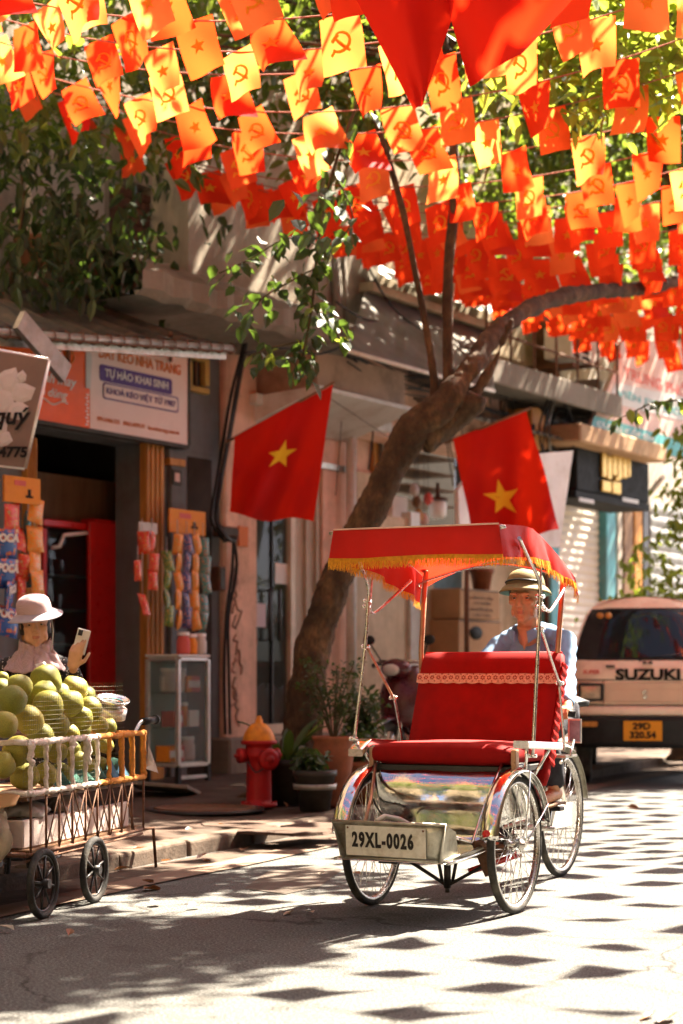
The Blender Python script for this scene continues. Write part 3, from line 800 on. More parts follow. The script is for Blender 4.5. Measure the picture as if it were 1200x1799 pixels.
# crown: sprays behind and above the flags, and the part over the road outside the frame
blobs = [(-1.9, 15.2, 5.9, 1.3, 1.0, .95, 90), (-.4, 15.4, 6.1, 1.4, 1.0, .9, 95), (1.0, 15.2, 6.1, 1.2, 1.0, .8, 60),
         (2.7, 11.0, 7.4, 1.0, 1.0, .8, 150), (1.7, 10.5, 7.0, .9, .8, .6, 100), (3.3, 11.9, 8.2, .9, .9, .7, 80), (1.0, 9.9, 7.0, .8, .7, .5, 60),
         (-.5, 13.0, 7.6, 1.2, 1.2, .8, 40), (2.5, 15.7, 7.6, 1.0, 1.0, .8, 20),
         (-1.3, 16.9, 7.8, 1.4, 1.0, .8, 150), (.5, 17.5, 7.7, 1.5, 1.1, .9, 210), (2.4, 17.9, 7.8, 1.5, 1.1, .9, 210), (4.1, 18.2, 8.0, 1.4, 1.2, .9, 160),
         (.8, 19.6, 7.8, 1.6, 1.3, .9, 110), (2.8, 20.2, 7.8, 1.6, 1.4, .9, 120), (4.9, 20.4, 8.0, 1.6, 1.4, .9, 60)]
cs = blob_centres(rng, blobs)
V, F = leaf_cloud(rng, cs, .15, .55, .17, 15)
leaves_obj('crown', V, F, M['leaf'], tree, 'stuff')
V, F = leaf_cloud(rng, blob_centres(rng, [(1.75, 12.4, 5.25, .75, .5, .55, 42), (2.4, 12.6, 5.6, .8, .6, .6, 36), (1.1, 12.6, 5.5, .5, .4, .4, 14)]), .17, .6, .16, 13)
hb_ = [(-1.0, 16.7, 8.6, .9, .7, .5, 50), (.2, 17.0, 9.0, 1.0, .7, .5, 60), (1.3, 17.8, 9.4, 1.1, .9, .6, 90), (2.8, 18.4, 9.6, 1.2, 1.0, .6, 100), (4.4, 18.9, 9.6, 1.2, 1.0, .6, 100), (2.1, 19.9, 9.5, 1.2, 1.0, .6, 80), (3.9, 20.5, 9.6, 1.2, 1.0, .6, 100), (5.6, 20.9, 9.7, 1.2, 1.0, .6, 35), (3.6, 22.0, 9.5, 1.1, .9, .6, 60), (5.3, 22.5, 9.6, 1.2, 1.0, .6, 40), (7.0, 22.8, 9.7, 1.2, 1.0, .6, 100), (6.6, 24.6, 9.7, 1.3, 1.0, .6, 100), (1.9, 9.3, 7.3, .7, .6, .4, 40)]
V2, F2 = leaf_cloud(rng, blob_centres(rng, hb_), .24, .5, .2, 14)
leaves_obj('shade_crown', V2, F2, M['leaf'], tree, 'stuff')  # unseen leaf layer added above the frame to shade the far flags
leaves_obj('sunny_bough', V, F, M['leaf_bright'], tree, 'stuff')  # brighter leaf material puts sunlight into this bough's colour
mb = MB()
twigs(mb, rng, T(800, 100)[:3], cs[rng.choice(len(cs), 70)], .012)
mb.build('twigs', M['bark'], tree, )['kind'] = 'stuff'

# ---------------- hanging leafy branch in front of the houses: every leaf a piece
hb_d = 12.6
bough = MB()
def H(px, py, d=hb_d): return tuple(P(px, py, d))
def hb(pts, r): bez_tube(bough, pts, r, 6, 4)
lines = [[H(640, 150), H(585, 300), H(560, 420), H(548, 540), H(530, 640)], [H(560, 420), H(500, 420), H(440, 455), H(385, 480)],
         [H(556, 470), H(500, 500), H(455, 530), H(425, 580)], [H(548, 540), H(575, 560), H(600, 600)], [H(585, 300), H(620, 380), H(590, 430)], [H(530, 640), H(545, 665)], [H(530, 600), H(480, 610), H(440, 625)]]
for i, l in enumerate(lines): hb(l, .011 if i == 0 else .006)
bo = bough.build('hanging_branch', M['stem'], tree)
lme = []
for k in range(3):
    V_, F_ = leaf_shape(1, (.62, .55, .7)[k], .08, (.12, .2, .05)[k])
    b = MB(); b.add(V_, F_); lme.append(b.mesh('leaf', M['leaf_dark']))
lbr = MB().add(*leaf_shape(1, .5, .08, .1)).mesh('leaf', M['leaf_bright'])
rr = random.Random(21)
spots = []
for l in lines:
    q = smooth_path(l, 12)
    for p in q[4:] if l is lines[0] else q[2:]:
        for _ in range(2 if l is lines[0] else 1): spots.append(p)
for p in spots:
    k = rr.random()
    o = obj('leaf', lme[rr.randrange(3)] if k < .93 else lbr, bo, (p[0] + rr.gauss(0, .045), p[1] + rr.gauss(0, .09), p[2] + rr.gauss(0, .05)),
            (rr.gauss(0, .5), rr.uniform(.2, 1.2), rr.uniform(0, 2 * PI)), rr.uniform(.085, .15))
for (px, py) in [(520, 385), (540, 370), (500, 350), (545, 410), (575, 415), (512, 335), (560, 345)]:
    obj('leaf', lme[rr.randrange(3)], bo, H(px, py, 11.2), (rr.gauss(0, .4), rr.uniform(.3, 1), rr.uniform(0, 2 * PI)), rr.uniform(.13, .18))

# ---------------- the tree behind the van, with a creeper
t2 = P(1186, 1040, 21.5)
vt = thing('pavement_tree', 'dark trunk hung with bright green creeper behind the cream van', 'tree', (0, 0, 0))
mb = MB(); X2, Y2 = t2.x + .25, t2.y
limb(mb, [(X2, Y2, 0.05, .34), (X2, Y2, .5, .26), (X2 + .03, Y2, 1.8, .2), (X2 + .1, Y2, 3.0, .19), (X2 + .05, Y2, 4.6, .16), (X2 - .3, Y2 - .3, 6.2, .11), (X2 - .7, Y2 - .4, 7.6, .06)], 6, 14, 2)
mb.build('trunk', M['bark'], vt)
blobs = [(X2 - .15, Y2 - .25, 2.9, .45, .3, .55, 16), (X2 - .2, Y2 - .3, 2.1, .35, .3, .5, 9), (X2 - .55, Y2 - .3, 1.75, .4, .3, .3, 9), (X2 - .5, Y2 - .2, 2.3, .3, .3, .35, 5), (X2 - .05, Y2 - .2, 3.6, .35, .3, .3, 9), (X2 - .95, Y2 - .35, 1.75, .35, .2, .12, 4)]
V, F = leaf_cloud(rng, blob_centres(rng, blobs), .13, .7, .12, 14)
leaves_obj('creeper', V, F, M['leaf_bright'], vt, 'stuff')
blobs = [(X2 - 1.0, Y2 - .5, 7.2, 1.6, 1.4, 1.0, 120), (X2 - 2.2, Y2 + .2, 6.9, 1.2, 1.2, .8, 70), (X2 + 1.2, Y2 + 1.0, 7.8, 1.8, 1.4, .9, 150), (X2 - 1.2, Y2 + 2.2, 7.2, 1.8, 1.3, .9, 130), (X2 + 1.4, Y2 + 3.5, 7.4, 1.9, 1.4, 1.0, 150), (X2 + 3, Y2 + 2.4, 8, 1.8, 1.5, 1.0, 120)]
V, F = leaf_cloud(rng, blob_centres(rng, blobs), .17, .55, .2, 14)
leaves_obj('crown', V, F, M['leaf'], vt, 'stuff')
# spray of leaves in front of the hoarding
sp = MB(); a = P(1215, 700, 15); b_ = P(1075, 742, 15.3)
sp.tube([a, a.lerp(b_, .5) + Vector((0, 0, .06)), b_], [.01, .007, .003], 5)
spo = sp.build('side_spray', M['stem'], vt)
for k in range(26):
    t = k / 25; p = a.lerp(b_, t) + Vector((0, 0, .05 * math.sin(t * PI)))
    obj('leaf', (lme[k % 3] if k % 4 else lbr), spo, p + Vector((0, rr.gauss(0, .05), rr.gauss(0, .02))), (rr.gauss(0, .4), rr.uniform(.4, 1.2), rr.uniform(0, 6.3)), rr.uniform(.10, .16))
# ---------------- trees further along the pavement for shade, and unseen ones added behind the camera to block sky
def shade_tree(name, label, x, y, h, blobs, size=.17, seed=1):
    t = thing(name, label, 'tree')
    b = MB(); limb(b, [(x, y, 0, .26), (x, y, .4, .2), (x + .1, y, h * .5, .17), (x - .1, y - .1, h * .8, .11), (x + .1, y, h * 1.1, .04)], 5, 12, seed)
    b.build('trunk', M['bark'], t)
    g = np.random.default_rng(seed)
    cs_ = blob_centres(g, blobs)
    V, F = leaf_cloud(g, cs_, size, .55, .2, 14)
    leaves_obj('crown', V, F, M['leaf'], t, 'stuff')
    b = MB(); twigs(b, g, (x, y, h * .7), cs_[g.choice(len(cs_), 30)], .014); b.build('twigs', M['bark'], t)['kind'] = 'stuff'
    return t
shade_tree('pavement_tree', 'bushy tree further down the pavement past the white hoarding', 5.9, 27.0, 6.5,
           [(5.2, 27, 6.6, 1.8, 1.4, 1.1, 60), (3.6, 25.5, 7.0, 1.4, 1.2, .9, 40), (6.8, 28, 7.2, 1.6, 1.4, 1.0, 40)], .18, 12)

shade_tree('pavement_tree', 'unseen round crowned tree added behind the camera to block sky', -5.2, 2.0, 6.0,
           [(-5, 2, 6.4, 2.2, 2.2, 1.6, 190), (-2.4, .2, 7.0, 2.2, 1.8, 1.3, 170), (-6.5, 4.5, 6.2, 1.8, 1.8, 1.4, 130), (-7.5, -1, 5.6, 2.2, 2.2, 2.0, 190)], .2, 13)
shade_tree('pavement_tree', 'unseen wide crowned tree added behind the camera on the far pavement to block sky', 1.6, -6.0, 6.0,
           [(1.4, -6, 6.4, 2.4, 2.2, 1.8, 220), (-1.2, -5.4, 6.6, 2.2, 2.0, 1.7, 200), (-3.8, -7.0, 5.8, 2.2, 2.0, 2.2, 220), (-6.4, -7.5, 5.2, 2.2, 2.0, 2.6, 220), (-1.5, -9, 4.6, 3.0, 1.6, 2.6, 240)], .2, 14)
# ---------------- plants on the left roof
rng = np.random.default_rng(17)
rp = thing('roof_plants', 'dark tangle of potted creepers growing over the left tarpaulin roof', 'plants')
cs = []
for (px, py, v, n, sp_) in [(30, 330, .2, 12, .35), (60, 420, .3, 14, .35), (130, 460, .3, 12, .3), (210, 470, .2, 12, .3), (250, 460, .0, 8, .2), (20, 480, .4, 10, .3), (110, 380, .0, 6, .3),
                           (40, 260, .0, 12, .4), (150, 290, -.2, 6, .3), (90, 520, .5, 5, .25), (250, 310, -.3, 6, .25)]:
    for _ in range(n):
        p = FW(U(px, v), v, Zf(px, py, v)); cs.append((p.x + rng.normal(0, sp_), p.y + rng.normal(0, .3), p.z + rng.normal(0, sp_ * .7)))
V, F = leaf_cloud(rng, cs, .15, .8, .14, 12)
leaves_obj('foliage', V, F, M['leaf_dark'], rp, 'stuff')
mb = MB(); zz = zb_ if False else None
for (px, py, px2, py2) in [(20, 500, 30, 250), (60, 470, 160, 400), (160, 400, 100, 350), (110, 460, 60, 300), (230, 480, 250, 430), (160, 400, 150, 380)]:
    a = FW(U(px, .2), .2, Zf(px, py, .2)); b_ = FW(U(px2, .2), .2, Zf(px2, py2, .2))
    mb.tube([a, a.lerp(b_, .5) + Vector((.08, 0, .1)), b_], [.02, .015, .006], 6)
mb.build('stems', M['stem'], rp)['kind'] = 'stuff'
pot_prof = [(.0, 0), (.13, 0), (.17, .22), (.185, .22), (.185, .26), (.165, .26), (.15, .2), (0, .2)]
for (px, py) in [(60, 470), (110, 478), (150, 486), (215, 508)]:
    b = MB(); p = FW(U(px, -.5), -.5, Zf(px, py, -.5)); b.lathe(pot_prof, p, 16)
    b.build('plant_pot', mat('roof_pot', (.18, .075, .04), .8, 0, .3, 6, .2, 30), rp)

# ================================================================== BUNTING
def flag_mesh(name, W, Hh, wave, emblem, nx=7, ny=8, eye=0.0035, fabric=None):
    "a small hanging flag: cloth grid with the emblem printed on both faces; wave(x,z) gives depth and side drift"
    b = MB()
    def q(x, z, o=0.0):
        d, s = wave(x, z); return (x + s, d + o, z)
    b.grid(lambda a, c: q((a - .5) * W, -Hh * c), nx, ny, 0, True)
    if emblem == 'star':
        polys = [star_poly(0, -Hh * .5, W * .20)]
    else:
        polys = sickle_polys(0, -Hh * .5, W * .25)
    for o in (-eye, eye):
        for tri in polys:
            b.add([q(x, z, o) for x, z in tri], [tuple(range(len(tri)))], 1, True)
    return b.mesh(name, [fabric or M['flag_red'], M['flag_yellow']])
def star_pts(cx, cz, r, r2=.40, a0=90):
    return [(cx + (r if k % 2 == 0 else r * r2) * math.cos(R(a0 + 36 * k)), cz + (r if k % 2 == 0 else r * r2) * math.sin(R(a0 + 36 * k))) for k in range(10)]
def star_poly(cx, cz, r): return star_pts(cx, cz, r)
def sickle_polys(cx, cz, r):
    out = []
    # sickle blade: crescent opening to the upper left
    for k in range(11):
        def cr(t):
            a = R(118 - 262 * t); w = .26 * math.sin(PI * min(1, .08 + t * .86)) ** .8 + .03
            ro, ri = 1.0, 1.0 - w
            return ((cx + r * ro * math.cos(a), cz + r * ro * math.sin(a)), (cx + r * (ri * math.cos(a) + .03), cz + r * (ri * math.sin(a) + .04)))
        o1, i1 = cr(k / 11); o2, i2 = cr((k + 1) / 11)
        out.append([i1, o1, o2, i2])
    def bar(x0, z0, x1, z1, w):
        dx, dz = x1 - x0, z1 - z0; l = math.hypot(dx, dz); nx_, nz_ = -dz / l * w / 2, dx / l * w / 2
        f = lambda x, z: (cx + r * x, cz + r * z)
        out.append([f(x0 - nx_, z0 - nz_), f(x1 - nx_, z1 - nz_), f(x1 + nx_, z1 + nz_), f(x0 + nx_, z0 + nz_)])
    bar(-.55, -.62, -1.0, -1.05, .26)          # sickle grip
    bar(-.40, .35, .85, -.95, .20)             # hammer handle
    bar(-.85, .20, -.20, .78, .34)             # hammer head
    return out
rr = random.Random(77)
flag_me = {}
NV = 9
for e in ('star', 'sickle'):
    for k in range(NV):
        a1, p1, p2, dr, tw = rr.uniform(.008, .034), rr.uniform(0, 6), rr.uniform(0, 6), rr.gauss(0, .035), rr.gauss(0, .16)
        if k >= 6: a1 *= 2.2; tw *= 2.5
        def wave(x, z, a1=a1, p1=p1, p2=p2, dr=dr, tw=tw):
            t = -z / .33
            return (a1 * math.sin(x * 17 + p1 + z * 6) * (.25 + t) + .016 * math.sin(z * 12 + p2) * t + tw * x * t * 1.6, dr * t * t)
        flag_me[e, k] = [flag_mesh('flag', .25, .33, wave, e, fabric=M[q]) for q in ('flag_red', 'flag_sunlit', 'flag_sunlit_pale')]
cord_m = mat('bunting_cord', (.35, .12, .08), .8, 0, .2, 20, 0, 20)
rr = random.Random(5)
D0 = [1.0, 2.6, 4.2, 5.8, 7.2, 8.45, 9.0, 10.0, 10.8, 11.5, 12.15, 12.75, 13.4, 14.05, 14.6, 15.1, 15.6, 16.1, 16.6, 17.1, 17.6, 18.15, 18.7, 19.3, 19.9, 20.6, 21.4, 22.3, 23.3, 24.4]
BN = Vector((.885, -.465, 0)).normalized()
ORD = ['nearest to the viewer', 'second nearest to the viewer'] + [w + ' in order from the nearest' for w in 'third fourth fifth sixth seventh eighth ninth tenth eleventh twelfth thirteenth fourteenth fifteenth sixteenth seventeenth eighteenth nineteenth twentieth twenty-first twenty-second twenty-third twenty-fourth twenty-fifth'.split()]
ORD[24] = 'farthest of all, over the black sign'
for i, D in enumerate(D0):
    c = Vector((.6 + (D - 12) * .36, D, 0)) if D > 12 else Vector((.6 + (D - 12) * .12, D, 0))
    # run left until the house fronts, right across the road
    sl_ = 0
    while sl_ < 9:
        p = c - BN * sl_
        if (p - F0).dot(FN) < .55: break
        sl_ += .1
    sr_ = 4.6
    z0 = {5: 4.32, 6: 4.50, 7: 4.62, 8: 4.72}.get(i, 4.80 + rr.uniform(-.05, .07)) + max(0, D - 15) * .045
    kk = .062 + (.013 if D > 16 else 0) + rr.uniform(-.004, .004)
    skew = rr.uniform(-.06, .06)
    wind = -.18 if D < 15.5 else -.05
    def zc(s): return z0 + kk * s * s + skew * .1 * s
    root = thing('bunting_string', '', 'bunting', (c.x, c.y, 0), math.atan2(BN.y, BN.x), 'strings of little red flags across the street')
    root['label'] = ('string of red flags above the camera, %s' % ORD[i].replace(' in order from the nearest', '') if D < 8 else 'string of little red flags across the street, %s' % ORD[i - 5])
    if D < 8: root['group'] = 'strings of flags above the camera'
    mb = MB(); N_ = 40
    mb.tube([(-sl_ + (sl_ + sr_) * t / N_, 0, zc(-sl_ + (sl_ + sr_) * t / N_)) for t in range(N_ + 1)], .005, 4); mb.build('cord', cord_m, root)
    s = -sl_ + rr.uniform(.1, .4); e = rr.random() < .5
    while s < sr_ - .2:
        left = max(0, min(1, (1.2 - s) / 3))
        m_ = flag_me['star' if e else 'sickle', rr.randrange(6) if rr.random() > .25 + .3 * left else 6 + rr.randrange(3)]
        fz_ = rr.random(); m_ = m_[0 if fz_ < (.48 if D < 14.6 else .86) else (1 if fz_ < (.74 if D < 14.6 else .96) else 2)]  # far strings favour deep red to paint their shade, near ones sunlit tones
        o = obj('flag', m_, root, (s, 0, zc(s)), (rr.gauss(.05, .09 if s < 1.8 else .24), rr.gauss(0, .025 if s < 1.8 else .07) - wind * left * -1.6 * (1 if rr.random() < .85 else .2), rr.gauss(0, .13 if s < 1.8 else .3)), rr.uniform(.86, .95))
        e = (not e) if rr.random() < .8 else e
        s += rr.uniform(.55, .8) if D < 8 else rr.uniform(.40, .60) if D < 14.2 else rr.uniform(.29, .43)
print('p3 ok')
# ================================================================== SIGNS AND THINGS ON THE HOUSE FRONTS
def emat(name, c, rough=.6, **k): return mat(name, c, rough, 0, k.pop('var', .08), k.pop('ns', 6), k.pop('bmp', .04), 40, **k)
M['sign_orange'] = emat('sign_orange', (.85, .13, .015), .45)
M['sign_white'] = emat('sign_white', (.78, .60, .53), .45, dirt=(.55, .46, .40), dirt_amt=.3, dscale=1.5)
M['print_white'] = emat('print_white', (.82, .78, .74), .5)
M['print_orange'] = emat('print_orange', (.62, .16, .02), .5)
M['print_purple'] = emat('print_purple', (.09, .045, .20), .5)
M['print_black'] = emat('print_black', (.012, .012, .011), .75)
M['sign_brown'] = emat('sign_brown', (.20, .145, .115), .5)
M['gem'] = emat('gem', (.55, .52, .49), .5)
M['gold'] = mat('gold', (.55, .33, .06), .35, .8, .3, 20, .2, 60)
M['teal_print'] = emat('teal_print', (.10, .36, .36), .5)
M['pink_board'] = emat('pink_board', (.66, .44, .38), .6, dirt=(.5, .3, .25), dirt_amt=.3)
M['red_print'] = emat('red_print', (.60, .12, .10), .6)
M['cardboard'] = emat('cardboard', (.42, .24, .12), .8, dirt=(.25, .14, .07), dirt_amt=.3)
M['orange_paper'] = emat('orange_paper', (.72, .26, .03), .6, dirt=(.45, .10, .02), dirt_amt=.4, dscale=6)
M['alloy'] = mat('alloy', (.66, .62, .58), .35, .6, .12, 8, .05, 40)

def ftext(body, px0, px1, py0, py1, v, m, parent, bold=.0, shear=0.0, sp=1.0, name='lettering'):
    "lettering flat on a house-front plane, filling px0..px1; py0, py1 are its top and foot at px0"
    o = add_text(body, 1.0, m, parent, name, bold=bold, depth=.004, ax='LEFT', ay='BOTTOM_BASELINE', shear=shear, sp=sp)
    xs = [q.co.x for q in o.data.vertices]; ys = [q.co.y for q in o.data.vertices]
    u0, u1 = U(px0, v), U(px1, v); z1, z0 = Zf(px0, py0, v), Zf(px0, py1, v)
    sx = (u1 - u0) / (max(xs) - min(xs)); sy = (z1 - z0) / (max(ys) - min(ys))
    o.scale = (sx, sy, 1); o.location = (u0 - min(xs) * sx, -v - .003, z0 - min(ys) * sy)
    return o
def fquad(mb, pts, v, m=0, th=.004):
    "flat polygon given by pixel corners on the plane v out from the fronts"
    q = [L3(x, y, v) for x, y in pts]
    return mb.add([(p.x, p.y, p.z) for p in q], [tuple(range(len(q)))], m)

# ---- zip shop banner
bn = fthing('shop_banner', 'orange and pale pink zip shop banner above the dark shopfront', 'sign')
V0 = .17
mb = MB(); zb = Zf(330, 782, V0); zt_ = Zf(330, 596, V0)
mb.bx(U(158, V0), U(330, V0), -V0, -.12, zb, zt_); mb.build('white_panel', M['sign_white'], bn, bev=.003)
mb = MB(); mb.bx(U(-10, V0), U(158, V0) - .002, -V0, -.12, zb, zt_); mb.build('orange_panel', M['sign_orange'], bn, bev=.003)
mb = MB(); mb.bx(U(-10, V0), U(331, V0), -V0 - .012, -.11, zb - .035, zb - .002); mb.bx(U(330, V0) + .002, U(333, V0), -V0 - .012, -.11, zb, zt_); mb.build('frame', M['beam'], bn)
V1 = V0 + .003
ftext('DÂY KÉO NHA TRANG', 174, 317, 604, 628, V1, M['print_orange'], bn, .012)
def fslab(px0, px1, pya, pyb, v, m, name, th=.003, parent=bn, rad=.03):
    u0, u1 = U(px0, v), U(px1, v); z1, z0 = Zf(px0, pya, v), Zf(px0, pyb, v)
    b = MB(); out = []
    for cx, cz, a0 in ((u1 - rad, z0 + rad, -90), (u1 - rad, z1 - rad, 0), (u0 + rad, z1 - rad, 90), (u0 + rad, z0 + rad, 180)):
        out += [(cx + rad * math.cos(R(a0 + 22.5 * k)), cz + rad * math.sin(R(a0 + 22.5 * k))) for k in range(5)]
    b.prism(out, -v - th, -v + .001); return b.build(name, m, parent)
fslab(175, 302, 639, 668, V1, M['print_purple'], 'title_box')
ftext('TỰ HÀO KHAI SINH', 184, 295, 644, 665, V1 + .004, M['print_white'], bn, .012)
fslab(181, 313, 671, 700, V1, M['print_purple'], 'outline_box', .003)
fslab(182.5, 311.5, 673.5, 698, V1 + .004, M['sign_white'], 'outline_inner', .003)
ftext('KHOÁ KÉO VIỆT TỪ 1987', 187, 308, 677, 694, V1 + .008, M['print_purple'], bn, .008)
ftext('091.6466.522   0962.4479.77   keonhatrang.com.vn', 171, 314, 731, 741, V1, M['print_orange'], bn, .006)
ftext('YE', 68, 108, 594, 632, V1, M['print_white'], bn, .05)
ftext('nh may', 76, 134, 652, 676, V1, M['print_white'], bn, .012, .25)
ftext('n dùng', 70, 118, 678, 698, V1, M['print_white'], bn, .012, .25)
mb = MB(); u0 = U(72, V1); 
mb.tube([(U(64 + 54 * t / 10, V1), -V1 - .003, Zf(64, 701, V1) + .02 * math.sin(t * .9)) for t in range(11)], .008, 4); mb.build('underline', M['print_white'], bn)
mb = MB()
for k in range(34):
    z = zb + .02 + (zt_ - zb - .04) * k / 33
    if .30 < k / 33 < .62: continue
    mb.bx(U(150, V1) + (.012 if k % 2 else 0), U(150, V1) + .03 + (.012 if k % 2 else 0), -V1 - .004, -V1, z, z + .016)
mb.build('printed_zip', M['print_white'], bn)['kind'] = 'stuff'
b = MB(); u_ = U(154, V1); zz0 = Zf(154, 672, V1); b.prism([(u_ - .03, zz0 - .05), (u_ + .03, zz0 - .05), (u_ + .05, zz0 + .2), (u_ + .02, zz0 + .36), (u_ - .03, zz0 + .36)], -V1 - .006, -V1); b.build('zip_slider', M['gem'], bn)
for zc_ in (610, 626):
    b = MB(); b.lathe([(.05, 0), (.065, 0), (.065, .004), (.05, .004), (.05, 0)], (U(122, V1), -V1 - .001, Zf(122, zc_, V1)), 16, axis=(0, -1, 0)); b.build('printed_ring', M['print_orange'], bn)

# ---- brown jeweller's sign hanging at the left edge
bs = thing('hanging_sign', 'brown hanging sign with pale cut gems at the left edge', 'sign', P(0, 720, 13.2))
k = 13.2 / FPX
def S(px, py): return (px * k, (720 - py) * k)
mb = MB(); mb.prism([S(-130, 803), S(42, 822), S(85, 632), S(-90, 600)], 0, .05); mb.build('panel', M['sign_brown'], bs, bev=.004)
mb = MB()
cs_ = [S(-130, 803), S(42, 822), S(85, 632), S(-90, 600)]
for i in range(4):
    a, b_ = cs_[i], cs_[(i + 1) % 4]; mb.tube([(a[0], .02, a[1]), (b_[0], .02, b_[1])], .018, 6)
mb.build('rim', M['alloy'], bs)
def gemshape(cx, cy, r, a):
    b = MB(); o = []
    for j, (q, w) in enumerate([(1, 0), (.72, 55), (.95, 110), (1, 180), (.85, 235), (.8, 300)]):
        x, y = S(cx + r * q * math.cos(R(a + w)), cy - r * q * math.sin(R(a + w))); o.append((x, y))
    c_ = S(cx, cy); n = len(o)
    b.add([(x, -.003, z) for x, z in o] + [(c_[0] + (x - c_[0]) * .55, -.012, c_[1] + (z - c_[1]) * .55) for x, z in o],
          [tuple(range(n, 2 * n))] + [(j, (j + 1) % n, n + (j + 1) % n, n + j) for j in range(n)])
    return b.build('gem', M['gem'], bs)
for g_ in [(15, 668, 26, 60), (40, 690, 24, 20), (5, 705, 28, 100), (30, 722, 22, 200), (-8, 745, 26, 140), (38, 662, 12, 80), (8, 772, 16, 240)]: gemshape(*g_)
for body, px, py, h_, sh in (('quý', 17, 745, 34, .25), ('24775', 17, 803, 20, .1)):
    x, z = S(px, py); add_text(body, h_ * k * 1.25, M['print_black'], bs, loc=(x, -.016, z), bold=.004, shear=sh, ay='BOTTOM_BASELINE')
mb = MB(); a = S(-20, 610); mb.tube([(a[0], .03, a[1]), (a[0] - .1, .03, a[1] + .25), (a[0] - .1, .8, a[1] + .4)], .015, 6); mb.build('bracket', M['rust'], bs)

# ---- orange paper notices
for nm, lab, r4, v in (('notice_card', 'orange paper card above the snack packets left of the shopfront', (8, 71, 838, 884), .95), ('notice_card', 'orange paper card on the grey pilaster right of the shopfront', (298, 361, 896, 938), .30)):
    t = fthing(nm, lab, 'notice', 'orange notice cards')
    mb = MB(); fbox(mb, *r4, v - .02, v); mb.build('card', M['orange_paper'], t)
    mb = MB(); x0, x1, y0, y1 = r4
    w = (x1 - x0)
    fbox(mb, x0 + w * .66, x0 + w * .74, y0 + 22, y1 - 12, v + .001, v + .004); fbox(mb, x0 + w * .60, x0 + w * .80, y1 - 13, y1 - 9, v + .001, v + .004); mb.build('printed_tower', M['print_black'], t)
    mb = MB(); fbox(mb, x0 + w * .28, x0 + w * .60, y0 + 6, y0 + 15, v + .001, v + .003); mb.build('printed_patch', M['red_print'], t)

# ---- snack packets
def packet_mat(name, base, c2, c3, sc_=9):
    m, nt, b, N, L = NT(name); v = coords(nt, 'Generated')
    n1 = noise(nt, sc_, 2, .5, v)
    col = ramp(nt, n1, [(0, base), (.52, base), (.56, c2), (.66, c2), (.69, c3)], 'CONSTANT')
    L.new(col, b.inputs['Base Color']); b.inputs['Roughness'].default_value = .25
    bump(nt, b, noise(nt, 12, 3, .5, v), .3, .02)
    return m
PK = {'red': packet_mat('packet_red', (.70, .035, .015), (.65, .25, .03), (.7, .65, .5)), 'orange': packet_mat('packet_orange', (.80, .25, .02), (.65, .42, .10), (.45, .03, .02)),
      'navy': packet_mat('packet_navy', (.03, .06, .20), (.55, .18, .15), (.5, .5, .5)), 'green': packet_mat('packet_green', (.08, .17, .03), (.55, .38, .03), (.6, .3, .35)),
      'teal': packet_mat('packet_teal', (.05, .24, .22), (.5, .12, .04), (.6, .55, .4)), 'blue': packet_mat('packet_blue', (.03, .11, .38), (.6, .14, .05), (.6, .5, .2), 4)}
def packet_mesh(nm, w, h, m):
    b = MB()
    def f(a, c):
        x = (a - .5) * w; z = (c - .5) * h
        e = max(0, 1 - abs(2 * c - 1) ** 4) * max(0, 1 - abs(2 * a - 1) ** 3)
        return (x * (1 - .06 * math.sin(PI * c)), -.028 * e - .003 * math.sin(a * 40) * (1 - e), z)
    b.grid(f, 8, 8, 0, True)
    b.grid(lambda a, c: (f(a, c)[0], -f(a, c)[1] + .002, f(a, c)[2]), 8, 8, 0, True, True)
    return b.mesh(nm, m)
pm = {}
def strip(px, ys, w, h, v, col, label, tilt=0.0, word=None, cat='snacks'):
    t = fthing('snack_strip', label, cat, 'hanging strips of snack packets', U(px, v))
    key = (col, w, h)
    if key not in pm: pm[key] = packet_mesh('snack_packet', w, h, PK[col])
    zs = [Zf(px, y, v) for y in ys]
    mb = MB(); mb.tube([(0, -v + .015, max(zs) + h * .5 + .12), (0, -v + .012, min(zs) - h * .3)], .004, 4); mb.build('hanger', M['alloy'], t)
    for z in zs:
        o = obj('snack_packet', pm[key], t, (rr.gauss(0, .012), -v + rr.gauss(0, .008), z + rr.gauss(0, .008)), (rr.gauss(0, .12), rr.gauss(tilt, .10), rr.gauss(0, .28)))
        if word:
            add_text(word, .085, M['print_white'], o, loc=(-.03, -.031, .045), bold=.004)
    return t
rr = random.Random(31)
VL = .9
strip(20, [908], .20, .23, VL, 'red', 'single large red snack bag under the orange card at far left', -.15)
strip(14, [957, 1003, 1046, 1090], .21, .23, VL, 'blue', 'strip of blue and red snack bags hanging at far left', 0, 'POCA')
strip(38, [950, 998, 1040], .13, .21, VL - .05, 'red', 'strip of red snack bags between the blue and the orange strips at left', .05)
strip(63, [902, 945, 985, 1027], .17, .20, VL, 'orange', 'strip of orange snack bags beside the doorway at left', .04)
strip(52, [920, 965, 1010], .10, .2, VL - .08, 'teal', 'narrow strip of teal snack bags behind the orange strip')
VR = .45
strip(252, [955, 1062], .11, .20, VR, 'red', 'two red sachets hanging on the orange door post', .03)
strip(269, [952, 990, 1018], .11, .18, VR, 'red', 'strip of three red sachets hanging beside the orange door post')
strip(244, [1000], .10, .18, VR, 'red', 'lone red sachet hanging in the dark doorway', -.05)
